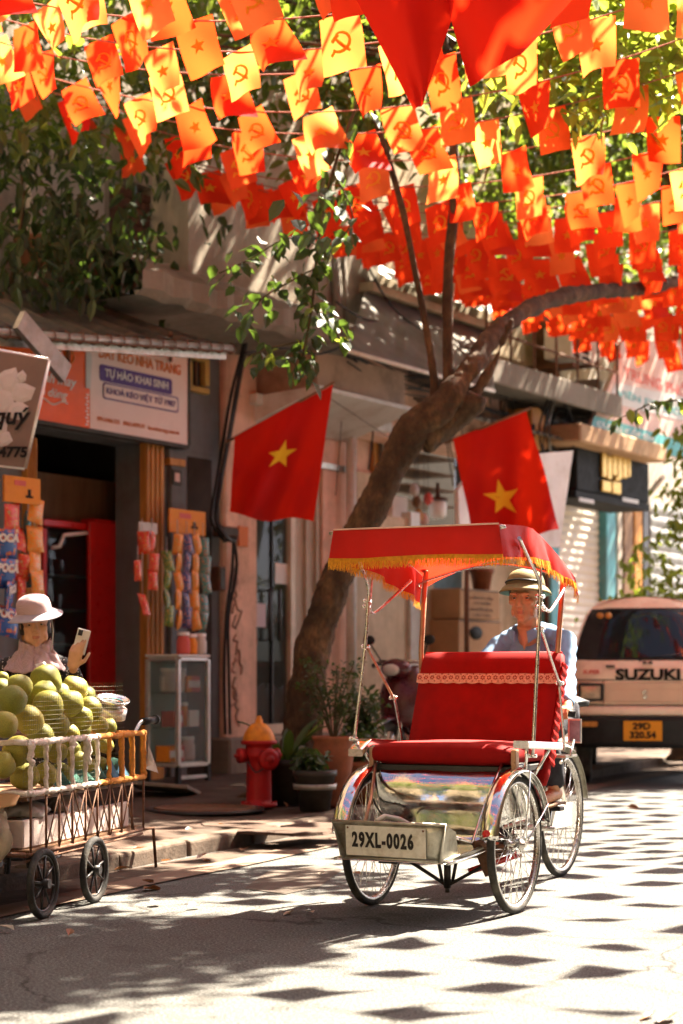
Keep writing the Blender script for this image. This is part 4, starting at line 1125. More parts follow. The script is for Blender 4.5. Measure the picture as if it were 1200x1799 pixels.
for k, (px, col, y0, n_) in enumerate([(295, 'green', 985, 4), (314, 'orange', 955, 5), (330, 'navy', 957, 5), (344, 'orange', 957, 5), (359, 'teal', 960, 5)]):
    strip(px, [y0 + 33 * j for j in range(n_)], .115, .19, .42 - .01 * (k % 2), col, 'hanging strip of %s sachets on the grey pilaster, %s of five' % ({'green': 'green and yellow', 'orange': ('orange red' if px < 320 else 'amber'), 'navy': 'dark floral', 'teal': 'teal'}[col], ['first', 'second', 'third', 'fourth', 'last'][k]))
t = fthing('paper_strip', 'grey paper packet pinned above the red sachets on the door post', 'packet', None)
mb = MB(); fbox(mb, 245, 277, 918, 938, .30, .32); mb.build('packet', M['gem'], t, bev=.005)

# ---- red drinks cooler in the dark room
fr = fthing('drinks_cooler', 'tall red drinks cooler with dark glass door inside the shop', 'cooler')
vv = -.4
mb = MB(); fbox(mb, 165, 243, 915, 1300, vv - .7, vv); fbox(mb, 76, 165, 915, 928, vv - .7, vv); fbox(mb, 76, 84, 928, 1300, vv - .7, vv); fbox(mb, 84, 165, 928, 1300, vv - .7, vv - .62)
mb.build('body', M['red_paint'], fr, bev=.01)
mb = MB(); fbox(mb, 158, 205, 918, 1300, vv + .003, vv + .05); mb.build('door_edge', M['red_paint'], fr, bev=.01)
mb = MB(); fbox(mb, 84, 157, 930, 1290, vv - .02, vv - .01); mb.build('glass', M['window_glass'], fr)
for y in (1010, 1070, 1130):
    mb = MB(); fbox(mb, 85, 164, y, y + 4, vv - .6, vv - .05); mb.build('shelf', M['alloy'], fr)
mb = MB(); mb.tube([L3(92, 962, vv + .01), L3(104, 960, vv + .01), L3(112, 940, vv + .01), L3(156, 936, vv + .01)], .02, 6); mb.build('printed_swirl', M['print_white'], fr)

# ---- glass show cabinet on the pavement
gc = fthing('glass_cabinet', 'aluminium glass show cabinet standing on the pavement by the shop pillar', 'cabinet')
va, vb_ = .42, .75
zc0, zc1 = .25, Zf(338, 1158, vb_)
ux = [U(313, vb_), (U(313, vb_) + U(365, vb_)) / 2, U(365, vb_)]
mb = MB()
for u in ux[::2]:
    for y in (-va, -vb_): mb.bx(u - .018, u + .018, y - .018, y + .018, zc0, zc1)
for z in (zc0, zc1):
    for y in (-va, -vb_): mb.bx(ux[0] + .019, ux[2] - .019, y - .016, y + .016, z - .016, z + .016)
    for u in ux[::2]: mb.bx(u - .016, u + .016, -vb_ + .019, -va - .019, z - .0155, z + .0155)
mb.build('frame', M['alloy'], gc, bev=.003)
mb = MB(); mb.bx(ux[0] + .02, ux[2] - .02, -vb_ + .003, -vb_ + .008, zc0 + .02, zc1 - .02); mb.bx(ux[2] - .008, ux[2] - .003, -vb_ + .02, -va - .02, zc0 + .02, zc1 - .02); mb.bx(ux[0] + .003, ux[0] + .008, -vb_ + .02, -va - .02, zc0 + .02, zc1 - .02); mb.build('glass', M['clear_glass'], gc)
mb = MB(); mb.bx(ux[0] + .02, ux[2] - .02, -va - .004, -va + .004, zc0, zc1); mb.build('back', mat('cabinet_back', (.30, .36, .33), .6, 0, .1, 4, .05, 20), gc)
zs_ = [zc0 + .02, zc0 + (zc1 - zc0) * .35, zc0 + (zc1 - zc0) * .68]
for z in zs_:
    mb = MB(); mb.bx(ux[0] + .02, ux[2] - .02, -vb_ + .03, -va - .03, z - .006, z + .006); mb.build('shelf', M['clear_glass'] if z > zc0 + .1 else M['alloy'], gc)
mb = MB(); mb.bx(ux[0] - .02, ux[2] + .02, -vb_ - .02, -va + .02, zc1 + .017, zc1 + .04); mb.build('top', M['white_paint'], gc, bev=.006)
for u in ux[::2]:
    for y in (-va, -vb_):
        mb = MB(); mb.bx(u - .02, u + .02, y - .02, y + .02, PAVE - .01, zc0 - .017); mb.build('leg', M['black_metal'], gc)
mb = MB(); mb.bx(ux[0], ux[2], -vb_ - .01, -vb_ + .01, .13, .16); mb.build('foot_rail', M['alloy'], gc)
jar_p = [(.0, 0), (.05, 0), (.055, .02), (.055, .11), (.045, .13), (.045, .15), (0, .15)]
items = [(.12, 0, 'orange_paper', 'box', 'small amber box on the bottom shelf of the glass cabinet, near its dark end'), (.34, 0, 'red_print', 'box', 'red box at the middle of the bottom shelf in the glass cabinet'), (.72, 0, 'pink_board', 'tub', 'pink tub on the bottom shelf of the glass cabinet'), (.88, 0, 'sign_white', 'jar', 'white jar at the open end of the bottom cabinet shelf'),
         (.3, 1, 'red_print', 'box', 'red box on the middle shelf of the glass cabinet'), (.66, 1, 'orange_paper', 'jar', 'amber jar on the middle shelf of the glass cabinet'), (.82, 1, 'print_white', 'box', 'white box on the middle shelf of the glass cabinet'),
         (.2, 2, 'gem', 'tub', 'grey tub on the top shelf of the glass cabinet'), (.6, 2, 'print_white', 'jar', 'white bottle on the top shelf of the glass cabinet'), (.74, 2, 'orange_paper', 'box', 'orange box on the top shelf of the glass cabinet'), (.88, 2, 'red_print', 'box', 'red packet on the top shelf of the glass cabinet')]
for f, s_, c, kind_, lab in items:
    u = ux[0] + (ux[2] - ux[0]) * f
    t = fthing('show_' + kind_, lab, kind_)
    mb = MB(); z = zs_[s_] + .007
    if kind_ == 'box':
        mb.bx(u - .07, u + .07, -.66, -.52, z, z + .14); o = mb.build('carton', M[c], t, bev=.003)
        mb = MB(); mb.bx(u - .05, u + .05, -.662, -.6601, z + .04, z + .1); mb.build('printed_label', M['print_white'], t)
    else:
        w = 1.5 if kind_ == 'tub' else 1
        mb.lathe([(r * w, h * 1.2) for r, h in jar_p], (u, -.58, z), 16); mb.build('body', M[c], t)
        mb = MB(); mb.lathe([(.05 * w, .15 * 1.2), (.05 * w, .175 * 1.2), (0, .175 * 1.2)], (u, -.58, z + .002), 16); mb.build('lid', M['print_white'], t)
for px, c, lab, s_ in ((322, 'red_print', 'big red jar on the cabinet top nearest the doorway', 1.1), (336, 'orange_paper', 'amber jar beside the big red one on the cabinet top', 1.0), (352, 'gem', 'grey tin on the cabinet top nearest the pillar', 1.05)):
    u = U(px, .6); t = fthing('sweet_jar', lab, 'jar', 'jars on the cabinet top')
    mb = MB(); mb.lathe([(r * s_, h * s_) for r, h in jar_p], (u, -.6, zc1 + .042), 16); mb.build('body', M[c], t)
    mb = MB(); mb.lathe([(.05 * s_, 0), (.05 * s_, .03), (0, .03)], (u, -.6, zc1 + .045 + .15 * s_), 16); mb.build('lid', M['print_white'], t)
t = fthing('loose_board', 'grey board lying tilted on the pavement before the glass cabinet', 'board')
p = L3(290, 1350, 1.5); mb = MB(); mb.box((U(288, 1.4), -1.4, PAVE + .045), (.55, .5, .03), Matrix.Rotation(R(10), 3, 'Y') @ Matrix.Rotation(R(25), 3, 'Z')); mb.build('plank', M['concrete'], t, bev=.005)
t = fthing('framed_plate', 'small dark framed house plate on the grey pilaster', 'plate')
mb = MB(); fbox(mb, 304, 320, 825, 852, .052, .07); mb.build('frame', M['beam'], t, bev=.004)
mb = MB(); fbox(mb, 308, 316, 831, 846, .071, .075); mb.build('picture', M['pink_board'], t)

# ---- cables and meter boxes on the pink pillar
cb = fthing('cable_bundle', 'black bundle of power cables sagging down beside the pink pillar', 'cables')
rr = random.Random(2)
for k in range(7):
    mb = MB(); o = rr.uniform(-6, 6)
    pts = [L3(432 + o * .3, 600, .3 + .02 * k), L3(412 + o, 690, .2), L3(398 + o, 770, .12 + .02 * k), L3(384 + o * .8, 850, .2), L3(376 + o, 910, .25), L3(392 + o, 940, .22 + .02 * k), L3(404 + o * 1.5, 950, .2), L3(412 + o, 935, .12)]
    bez_tube(mb, pts, .012 + .006 * (k % 2), 6, 5); mb.build('cable', M['cable'], cb)
for k, o in enumerate((0, 8)):
    mb = MB(); bez_tube(mb, [L3(410, 940, .15), L3(408 + o, 1000, .12), L3(398 + o * .5, 1080, .12), L3(394 + o, 1180, .12), L3(396 + o, 1290, .12)], .016, 6, 5); mb.build('cable', M['cable'], cb)
for k, (x0, x1, y0, y1, lab) in enumerate([(386, 398, 995, 1038, 'rusty meter box on the pink pillar under the cables'), (392, 420, 925, 943, 'flat junction box where the black cables meet the pillar')]):
    t = fthing('meter_box', lab, 'meter box'); mb = MB(); fbox(mb, x0, x1, y0, y1, .07, .2); mb.build('case', M['rust'], t, bev=.01)
    mb = MB(); fbox(mb, x0 + 2, x1 - 2, y0 + 3, y1 - 3, .201, .206); mb.build('cover', M['beam'], t)
t = fthing('red_sticker', 'red orange leaflet stuck on the pillar beside the flag', 'leaflet'); mb = MB(); fbox(mb, 420, 436, 925, 960, .07, .085); mb.build('sheet', M['print_orange'], t)
sc_m = M['cable']
gr = fthing('wall_scrawl', 'grey painted scrawl running down the pink pillar', 'graffiti')
rr = random.Random(6)
scr = mat('scrawl', (.34, .22, .17), .9, 0, .3, 9, .1, 40)
for k in range(11):
    y = 985 + k * 25 + rr.uniform(-6, 6); x = 412 + rr.uniform(-8, 9)
    q_ = [L3(x, y, .066)]
    for j_ in range(5): x += rr.uniform(-7, 7); y += rr.uniform(2, 13); x = max(398, min(428, x)); q_.append(L3(x, y, .066))
    mb = MB(); bez_tube(mb, q_, rr.uniform(.006, .014), 4, 4)
    mb.build('brush_stroke', scr, gr)
pp = fthing('drain_pipe', 'long white drain pipe running down between the shutter and the tree', 'pipe')
mb = MB(); mb.tube([L3(617, 745, .10), L3(617, 1010, .10), L3(617, 1300, .10)], .055, 12); mb.build('tube', M['pvc'], pp)
for y in (760, 960, 1180):
    mb = MB(); mb.tube([L3(617, y, .10), L3(617, y + 5, .10)], .066, 12); mb.build('clip', M['rust'], pp)
ow = fthing('overhead_cable', 'thin black cables looping across the middle house above the awning', 'cable')
for pts in ([(640, 455, .4), (690, 540, .5), (760, 590, .6), (850, 620, .7)], [(590, 530, 1.0), (640, 560, .8), (700, 568, .5), (860, 600, .3)], [(430, 620, 1.0), (500, 612, 1.0), (560, 622, 1.0), (620, 600, 1.0)]):
    mb = MB(); bez_tube(mb, [L3(*p) for p in pts], .012, 5, 5); mb.build('cable', M['cable'], ow)
for (a, b_) in (((565, 690), (700, 780)), ((600, 740), (590, 870))):
    mb = MB(); mb.tube([L3(*a, .78), L3(*b_, .5)], .004, 4); mb.build('cable', M['cable'], ow)

wt = fthing('telephone_cables', 'slack black telephone cables strung along the fronts below the balcony', 'cables')
rr = random.Random(19)
for k in range(9):
    y0, y1, y2 = 640 + rr.uniform(-22, 30), 700 + rr.uniform(-26, 34), 728 + rr.uniform(-20, 30)
    mb = MB(); bez_tube(mb, [L3(610, y0 - 30, .55 + .05 * k), L3(700, y0 + 10 + rr.uniform(0, 14), .4), L3(800, y1 - 20, .35), L3(900, y1 + 10, .4), L3(1010, y2, .5), L3(1130, y2 + 12, .9)], rr.uniform(.006, .013), 5, 5); mb.build('cable', M['cable'], wt)
for k in range(6):
    x = rr.uniform(640, 1000); mb = MB(); y = 690 + rr.uniform(-20, 30)
    bez_tube(mb, [L3(x, y, .42), L3(x + rr.uniform(-12, 12), y + 40, .40), L3(x + rr.uniform(-18, 18), y + 75 + rr.uniform(0, 60), .3), L3(x + rr.uniform(-10, 10), y + 170, .12)], .008, 5, 5); mb.build('cable', M['cable'], wt)
for k, (x0, x1, y0, y1, c, lab) in enumerate([(640, 664, 690, 735, 'zinc', 'grey metal meter box under the fabric awning left of the trunk'), (842, 858, 760, 800, 'rust', 'rusty junction box beside the sunlit flag'), (905, 922, 690, 712, 'gem', 'pale fuse box under the tin roof')]):
    t = fthing('fuse_box', lab, 'fuse box'); mb = MB(); fbox(mb, x0, x1, y0, y1, -.1, .12); mb.build('case', M[c], t, bev=.008)
    mb = MB(); fbox(mb, x0 + 3, x1 - 3, y0 + 4, y1 - 4, .121, .13); mb.build('door', M[c], t, bev=.003)
    mb = MB(); bez_tube(mb, [L3((x0 + x1) / 2, y1, .05), L3((x0 + x1) / 2 + 3, y1 + 30, .05), L3((x0 + x1) / 2 - 4, y1 + 90, .03)], .01, 5, 4); mb.build('conduit', M['cable'], t)
# ---- air conditioner
ac = fthing('air_conditioner', 'dusty white air conditioner unit on the upper balcony wall', 'air conditioner')
mb = MB(); fbox(mb, 1003, 1058, 582, 636, .25, .62); mb.build('case', M['white_paint'], ac, bev=.012)
mb = MB(); fbox(mb, 1007, 1038, 588, 630, .621, .63); mb.build('fan_recess', M['print_black'], ac)
for k in range(4):
    mb = MB(); fbox(mb, 1006, 1039, 586 + 11.5 * k, 589.5 + 11.5 * k, .632, .65); mb.build('grille_bar', M['white_paint'], ac)
for x in (1006, 1021, 1037):
    mb = MB(); fbox(mb, x - 1.3, x + 1.3, 586, 631, .651, .66); mb.build('grille_bar', M['white_paint'], ac)
for x in (1010, 1050):
    mb = MB(); fbox(mb, x - 3, x + 3, 637, 645, -.02, .66); mb.build('bracket', M['rust'], ac)
# ---- washing
wl = fthing('hanging_clothes', 'faded pink clothes hanging under the balcony behind the tree', 'clothes')
for k, (px, w, y1) in enumerate(((852, 12, 742), (868, 20, 735), (884, 10, 728))):
    b = MB(); u0, u1 = U(px - w / 2, .2), U(px + w / 2, .2); za, zb2_ = Zf(px, 676, .2), Zf(px, y1, .2)
    b.grid(lambda a, c: (u0 + (u1 - u0) * (.5 + (a - .5) * (.7 + .3 * c)), -.2 - .05 * math.sin(a * 9 + k) * c, za + (zb2_ - za) * c - .04 * math.sin(a * PI) * c), 12, 8)
    b.build('garment', M['pink_plaster' if k != 1 else 'pink_board'], wl, solid=.01)
mb = MB(); mb.tube([L3(835, 678, .2), L3(905, 664, .2)], .01, 5); mb.build('rail', M['rust'], wl)

# ---- white board behind the second flag
wbd = fthing('white_board', 'large blank white board standing behind the sunlit red flag', 'board')
mb = MB(); q = [L3(797, 862, 1.9), L3(838, 806, 1.9), L3(1000, 792, 1.9), L3(976, 962, 1.9), L3(800, 962, 1.9)]
mb.prism([(p.x, p.z) for p in reversed(q)], -1.95, -1.9); mb.build('panel', M['white_paint'], wbd, bev=.004)
mb = MB(); mb.box(L3(950, 850, 1.955), (.10, .006, .03)); mb.build('printed_mark', M['gem'], wbd)
for px in (820, 960):
    mb = MB(); mb.tube([L3(px, 955, 1.88), L3(px, 1210, 1.88)], .025, 8); mb.build('leg', M['rust'], wbd)

# ---- pink and teal hoarding
hd = fthing('hoarding', 'sunlit pink hoarding with red and teal lettering above the canopy beam', 'sign')
vh = .9
mb = MB(); q = [L3(1035, 755, vh), L3(1212, 812, vh), L3(1212, 600, vh), L3(1092, 600, vh), L3(1085, 642, vh)]
mb.prism([(p.x, p.z) for p in q], -vh, -vh + .06); mb.build('panel', M['pink_board'], hd, bev=.004)
mb = MB(); q = [L3(1036, 755, vh), L3(1212, 811, vh), L3(1212, 778, vh), L3(1044, 730, vh)]
mb.prism([(p.x, p.z) for p in q], -vh - .006, -vh - .001); mb.build('teal_band', M['teal_print'], hd)
ftext('CUNG CẤP ĐÁ', 1048, 1150, 734, 748, vh + .007, M['print_white'], hd, .01)
mb = MB(); q = [L3(1066, 706, vh), L3(1212, 742, vh), L3(1212, 700, vh), L3(1080, 672, vh)]
mb.prism([(p.x, p.z) for p in q], -vh - .006, -vh - .001); mb.build('grey_band', M['gem'], hd)
ftext('VIÊN DU LỊCH', 1084, 1205, 680, 699, vh + .007, M['teal_print'], hd, .012)
ftext('TRUNG PHỐ', 1096, 1205, 632, 664, vh, M['red_print'], hd, .012)
# ---- black sign with gilt emblem
bk = fthing('black_sign', 'black sign box with gilt raised emblem under the canopy beam', 'sign')
vk = .75
mb = MB(); fbox(mb, 1014, 1140, 800, 872, .2, vk); mb.build('box', M['print_black'], bk, bev=.01)
mb = MB(); fbox(mb, 1012, 1142, 873, 886, .2, vk + .03); mb.build('lower_band', M['print_black'], bk, bev=.006)
for (x0, x1) in ((1018, 1044), (1094, 1122)):
    mb = MB(); fbox(mb, x0, x1, 876, 883, vk + .031, vk + .035); mb.build('printed_strip', M['gem'], bk)
for (x0, x1, y0, y1) in ((1059, 1067, 793, 838), (1068, 1076, 800, 842), (1077, 1085, 797, 836), (1086, 1094, 799, 842), (1095, 1103, 798, 840), (1104, 1109, 803, 838), (1059, 1075, 844, 864), (1077, 1092, 846, 868), (1082, 1090, 838, 845)):
    mb = MB(); fbox(mb, x0, x1, y0, y1, vk + .002, vk + .045); mb.build('gilt_stroke', M['gold'], bk, bev=.012)
mb = MB(); mb.tube([L3(1142, 866, .6), L3(1165, 838, .9)], .04, 6); mb.build('strut', M['pvc'], bk)
# ---- odds and ends under the balcony
t = fthing('wooden_box', 'ochre wooden letter box with a gable top beside the sunlit flag', 'box')
q = [L3(932, 788, .6), L3(956, 792, .6), L3(957, 735, .6), L3(944, 716, .6), L3(932, 716, .6)]
mb = MB(); mb.prism([(p.x, p.z) for p in q], -.62, -.3); mb.build('case', M['orange_wood'], t, bev=.005)
mb = MB(); fbox(mb, 935, 940, 745, 768, .621, .63); mb.build('slot', M['print_black'], t)
cl = fthing('cable_coil', 'tangled coil of black cables under the tin roof beside the black sign', 'cables')
rr = random.Random(14)
for k in range(6):
    mb = MB(); c = L3(985 + rr.uniform(-8, 8), 765 + rr.uniform(-8, 8), .5 + .05 * k); r_ = .22 + .05 * k * rr.uniform(.6, 1.2)
    mb.tube([c + Vector((r_ * math.cos(a * .42), rr.uniform(-.02, .02), r_ * 1.15 * math.sin(a * .42))) for a in range(15)], .014, 5, closed=True); mb.build('cable', M['cable' if k % 3 else 'zinc'], cl)
t = fthing('cable_tag', 'white plastic junction tag hanging from the cable coil', 'tag'); mb = MB(); mb.box(L3(1018, 784, .7), (.09, .04, .17), Matrix.Rotation(R(18), 3, 'Y')); mb.build('case', M['print_white'], t, bev=.01)
t = fthing('hanging_lamp', 'white glass lamp hanging in the dark stall behind the tree', 'lamp')
c = L3(769, 893, -.2); mb = MB(); mb.lathe([(0, -.12), (.07, -.12), (.10, -.08), (.11, .05), (.09, .09), (.04, .1), (0, .1)], c, 16); mb.build('shade', M['print_white'], t)
mb = MB(); mb.lathe([(.12, .09), (.12, .12), (.03, .14), (.02, .30), (0, .30)], c, 16); mb.build('cap', M['rust'], t)
for k, (x, y, c_) in enumerate(((732, 880, 'brown_wood'), (735, 905, 'orange_wood'), (745, 912, 'pink_board'), (728, 860, 'gem'), (752, 875, 'red_print'))):
    t = fthing('hanging_trinket', ['small brown charm', 'amber wooden charm', 'pink ribbon charm', 'pale shell charm', 'red paper charm'][k] + ' hanging in the dark stall opening', 'charm')
    b = MB(); p = L3(x, y, -.1); b.lathe([(0, -.09), (.05, -.05), (.06, 0), (.03, .06), (0, .08)], p, 10); b.build('pendant', M[c_], t)
    b = MB(); b.tube([p + Vector((0, 0, .08)), Vector((p.x, p.y, Zf(x, 752, -.1)))], .004, 4); b.build('thread', M['cable'], t)
# ---- cartons and a flower pot by the teal door
for k, (x0, x1, y0, y1, lab) in enumerate(((806, 880, 1090, 1200, 'lower brown carton of the two by the dull teal door'), (808, 878, 1036, 1088, 'upper brown carton with printed lines by the dull teal door'))):
    t = fthing('carton', lab, 'box', 'stacked brown cartons'); v = .35
    mb = MB(); fbox(mb, x0, x1, y0, y1, -.1, v); mb.build('box', M['cardboard'], t, bev=.006)
    mb = MB(); fbox(mb, x0 + 2, x1 - 2, y0 + 1, y0 + 3, v + .001, v + .004); mb.build('tape', M['beam'], t)
    if k == 1:
        for j, s_ in enumerate(('CẦN LÀ CẨN', 'CÓ NHẬN', 'NGƯỜI MUA', 'CẨN THẬN')): ftext(s_, 826 + (j % 2) * 6, 866 - (j % 2) * 4, 1045 + 10.5 * j, 1052 + 10.5 * j, v + .001, M['brown_wood'], t, .012)
    else:
        mb = MB(); u_, z_ = U(836, v), Zf(836, 1112, v); mb.lathe([(0, .0), (.16, .0), (.16, .004), (0, .004)], (u_, -v - .001, z_), 18, axis=(0, -1, 0), sy=.5); mb.build('hand_hole', M['print_black'], t)
t = fthing('flower_pot', 'brown flower pot standing on the upper carton', 'pot'); v = .1
mb = MB(); mb.lathe([(0, 0), (.10, 0), (.135, .2), (.15, .2), (.15, .25), (.13, .25), (.12, .19), (0, .19)], (U(846, v), -v, Zf(846, 1035, .3) + .01), 18); mb.build('pot', mat('brown_pot', (.22, .075, .035), .7, 0, .25, 6, .15, 30), t)
# ---- plastic bags behind the glass door
for k, (px, w) in enumerate(((462, .26), (502, .22))):
    t = fthing('plastic_bag', ['big white plastic bag behind the glass door, in its left leaf', 'white plastic bag behind the glass door, partly behind the tree'][k], 'bag', 'white bags behind the glass door')
    rr = random.Random(k + 3); c = Vector((U(px, -.4), .4, .44))
    b = MB(); ph = [rr.uniform(0, 6) for _ in range(6)]
    def f(a, c_):
        th = 2 * PI * a; r = w * math.sin(PI * min(.97, .12 + c_ * .86)) ** .6 * (1 + .16 * math.sin(5 * th + ph[0] + 3 * c_) + .1 * math.sin(9 * th + ph[1] - 5 * c_))
        return (c.x + r * math.cos(th) + .1 * c_ * math.sin(ph[2]), c.y + r * .6 * math.sin(th), c.z + .48 * c_ ** .9 + .03 * math.sin(7 * th + ph[3]) * c_)
    b.grid(f, 40, 16); b.build('bag', M['paper'], t)
t = fthing('goods_bench', 'low bench with an orange edge behind the glass door', 'bench')
mb = MB(); mb.bx(U(446, -.3), U(516, -.3), .2, .8, .39, .43); mb.build('top', M['beige_wall'], t, bev=.006)
mb = MB(); mb.bx(U(446, -.3), U(516, -.3), .17, .198, .38, .42); mb.build('edge', M['sign_orange'], t)
print('p4 ok')
# ================================================================== THE CYCLO
CA = R(-26.5); CM = Vector((.4525, 8.40, 0))
cex = Vector((math.cos(CA), math.sin(CA), 0)); cey = Vector((-math.sin(CA), math.cos(CA), 0))
def C(px, py, b=None, a=None):
    k = (px - 600) / FPX
    if b is not None: d = (b + CM.dot(cey)) / (k * cey.x + cey.y)
    else: d = (a + CM.dot(cex)) / (k * cex.x + cex.y)
    p = Vector((k * d, d, 0)) - CM
    return Vector((p.dot(cex), p.dot(cey), CAMZ + (1181 - py) / FPX * d))
cyc = thing('cyclo', 'red velvet seated cyclo with fringed canopy and chrome body standing in the road', 'cyclo', CM, CA)
WR = .303
def torus_mesh(nm, Rr, r, m, n=56, k=10, sy=1.0):
    b = MB(); b.tube([(0, Rr * math.cos(2 * PI * i / n), Rr * math.sin(2 * PI * i / n)) for i in range(n)], r, k, closed=True); return b.mesh(nm, m)
tyre_me = torus_mesh('tyre', WR - .018, .018, M['tyre'])
b = MB(); n = 64; prof = [(-.014, WR - .034), (-.015, WR - .024), (.015, WR - .024), (.014, WR - .034), (.008, WR - .041), (-.008, WR - .041)]
vs_ = []; fs_ = []
for i in range(n):
    a = 2 * PI * i / n
    vs_ += [(x, r * math.cos(a), r * math.sin(a)) for x, r in prof]
for i in range(n):
    for j in range(6):
        fs_.append((i * 6 + j, i * 6 + (j + 1) % 6, ((i + 1) % n) * 6 + (j + 1) % 6, ((i + 1) % n) * 6 + j))
b.add(vs_, fs_, 0, True); rim_me = b.mesh('rim', M['steel'], True)
b = MB()
for i in range(36):
    a = 2 * PI * i / 36; s_ = 1 if i % 2 else -1; a2 = a + (1.0 if (i // 2) % 2 else -1.0)
    b.tube([(s_ * .028, .022 * math.cos(a2), .022 * math.sin(a2)), (0, (WR - .037) * math.cos(a), (WR - .037) * math.sin(a))], .0017, 4)
spoke_me = b.mesh('spokes', M['chrome'])
b = MB(); b.tube([(-.05, 0, 0), (-.034, 0, 0), (-.032, 0, 0), (-.026, 0, 0), (-.024, 0, 0), (.024, 0, 0), (.026, 0, 0), (.032, 0, 0), (.034, 0, 0), (.05, 0, 0)], [.012, .012, .026, .026, .015, .015, .026, .026, .012, .012], 14)
hub_me = b.mesh('hub', M['steel'])
def wheel(loc, k=1.0, spin=0.0):
    w = obj('wheel', tyre_me, cyc, loc, (spin, 0, 0), (1, k, k))
    obj('rim', rim_me, w); o = obj('spokes', spoke_me, w); o['kind'] = 'stuff'; obj('hub', hub_me, w)
    return w
wheel((.346, 0, WR)); wheel((-.346, 0, WR), 1, .3); wheel((.013, 1.507, .325), .325 / WR, .1)
# fenders
def fender(nm, x, y, z, r, w, a0, a1, m, flare=.018):
    b = MB()
    def f(a, c):
        t = R(a0 + (a1 - a0) * a); s_ = (c - .5) * 2
        rr_ = r + .012 - flare * abs(s_) ** 2.2
        return (x + s_ * w / 2, y - rr_ * math.cos(t), z + rr_ * math.sin(t))
    b.grid(f, 44, 8); return b.build(nm, m, cyc, solid=.0025)
# angle 0 points forward (towards -y), 90 up, 180 back
for s_ in (1, -1):
    fender('fender', s_ * .352, 0, WR, WR + .025, .085, 8, 168, M['chrome'])
    b = MB(); b.lathe([(0, .012), (.018, .008), (.022, 0)], (s_ * .345, -(WR + .03) * math.cos(R(12)), WR + (WR + .03) * math.sin(R(12))), 12, axis=(0, -1, 0)); b.build('reflector', M['red_paint'], cyc)
    b = MB()
    for aa in (150, 100): b.tube([(s_ * .395, 0, WR), (s_ * .395, -(WR + .025) * math.cos(R(aa)), WR + (WR + .025) * math.sin(R(aa)))], .004, 5)
    b.build('fender_stay', M['chrome'], cyc)['kind'] = 'stuff'
fender('fender', .013, 1.507, .325, .352, .06, 20, 170, M['old_metal'])
for s_ in (1, -1):
    b = MB(); b.tube([(.013 + s_ * .04, 1.507, .325), (.013 + s_ * .05, 1.20, .72)], .011, 8); b.build('rear_fork', M['white_paint'], cyc)
    b = MB(); b.tube([(.013 + s_ * .045, 1.507, .325), (.013 + s_ * .06, .86, .30)], .011, 8); b.build('chain_stay', M['white_paint'], cyc)
b = MB(); b.lathe([(.06, -.02), (.06, .02)], (.06, 1.507, .325), 18, axis=(1, 0, 0)); b.lathe([(0, .021), (.06, .021)], (.06, 1.507, .325), 18, axis=(1, 0, 0)); b.build('sprocket', M['steel'], cyc)
b = MB(); b.box((.09, 1.30, .33), (.012, .30, .12)); b.build('chain_guard', M['white_paint'], cyc, bev=.004)
b = MB(); b.tube([(.013, 1.42, .66), (.013, 1.45, .86)], .014, 8); b.tube([(.013, 1.42, .66), (.013, .95, .62)], .02, 8); b.tube([(.013, 1.42, .66), (.013, 1.12, .28)], .016, 8); b.tube([(.013, .95, .62), (.013, 1.12, .28)], .018, 8); b.build('rear_frame', M['white_paint'], cyc)
b = MB(); b.grid(lambda a, c: (.013 + (a - .5) * (.07 + .17 * c ** 1.5), 1.34 + .27 * c, .90 - .02 * math.cos((a - .5) * 5) * -1 - .012 * math.sin(c * 5)), 10, 10); b.build('saddle', M['black_plastic'], cyc, solid=.03)
b = MB(); b.tube([(-.10, 1.12, .28), (.126, 1.12, .28)], .012, 8)
b.tube([(.09, 1.12, .28), (.09, 1.14, .37)], .01, 6); b.tube([(-.10, 1.12, .28), (-.10, 1.10, .15)], .01, 6); b.build('crank', M['steel'], cyc)
for x, y, z in ((.11, 1.14, .38), (-.15, 1.10, .14)):
    b = MB(); b.box((x, y, z), (.09, .07, .022)); b.build('pedal', M['black_plastic'], cyc, bev=.004)
# axle, leaf springs and the V bracket under the body
b = MB(); b.tube([(-.345, 0, WR), (-.25, 0, WR - .02), (.25, 0, WR - .02), (.345, 0, WR)], .014, 8); b.build('axle', M['rust'], cyc)
for s_ in (1, -1):
    for k in range(3):
        b = MB(); b.grid(lambda a, c, k=k: (s_ * .255 + (c - .5) * .04, -.20 + .42 * a + (.06 if a < .5 else -.06) * k * abs(2 * a - 1), WR - .02 - .035 * k * .4 + .055 * (2 * a - 1) ** 2 - .01), 10, 1); b.build('leaf_spring', M['rust'], cyc, solid=.008)
b = MB(); b.box((.24, -.1, .25), (.05, .03, .16), Matrix.Rotation(R(-24), 3, 'Y')); b.build('spring_hanger', M['rust'], cyc, bev=.003)
p1, p2, p3 = C(720, 1513, b=-.05), C(786, 1556, b=-.05), C(852, 1520, b=-.05)
b = MB(); b.tube([p1 + Vector((-.12, 0, .03)), p1, p2, p3, p3 + Vector((.04, 0, .01))], .009, 6); b.build('under_brace', M['black_metal'], cyc)
b = MB(); b.tube([p2 + Vector((0, 0, .13)), p2 + Vector((0, 0, -.01))], .017, 8); b.tube([p2 + Vector((-.045, 0, .12)), p2 + Vector((-.025, 0, .02))], .008, 6); b.tube([p2 + Vector((.045, 0, .12)), p2 + Vector((.025, 0, .02))], .008, 6); b.tube([p2 + Vector((0, 0, 0)), p2 + Vector((0, 0, -.03))], .011, 8); b.build('pivot_post', M['black_metal'], cyc)
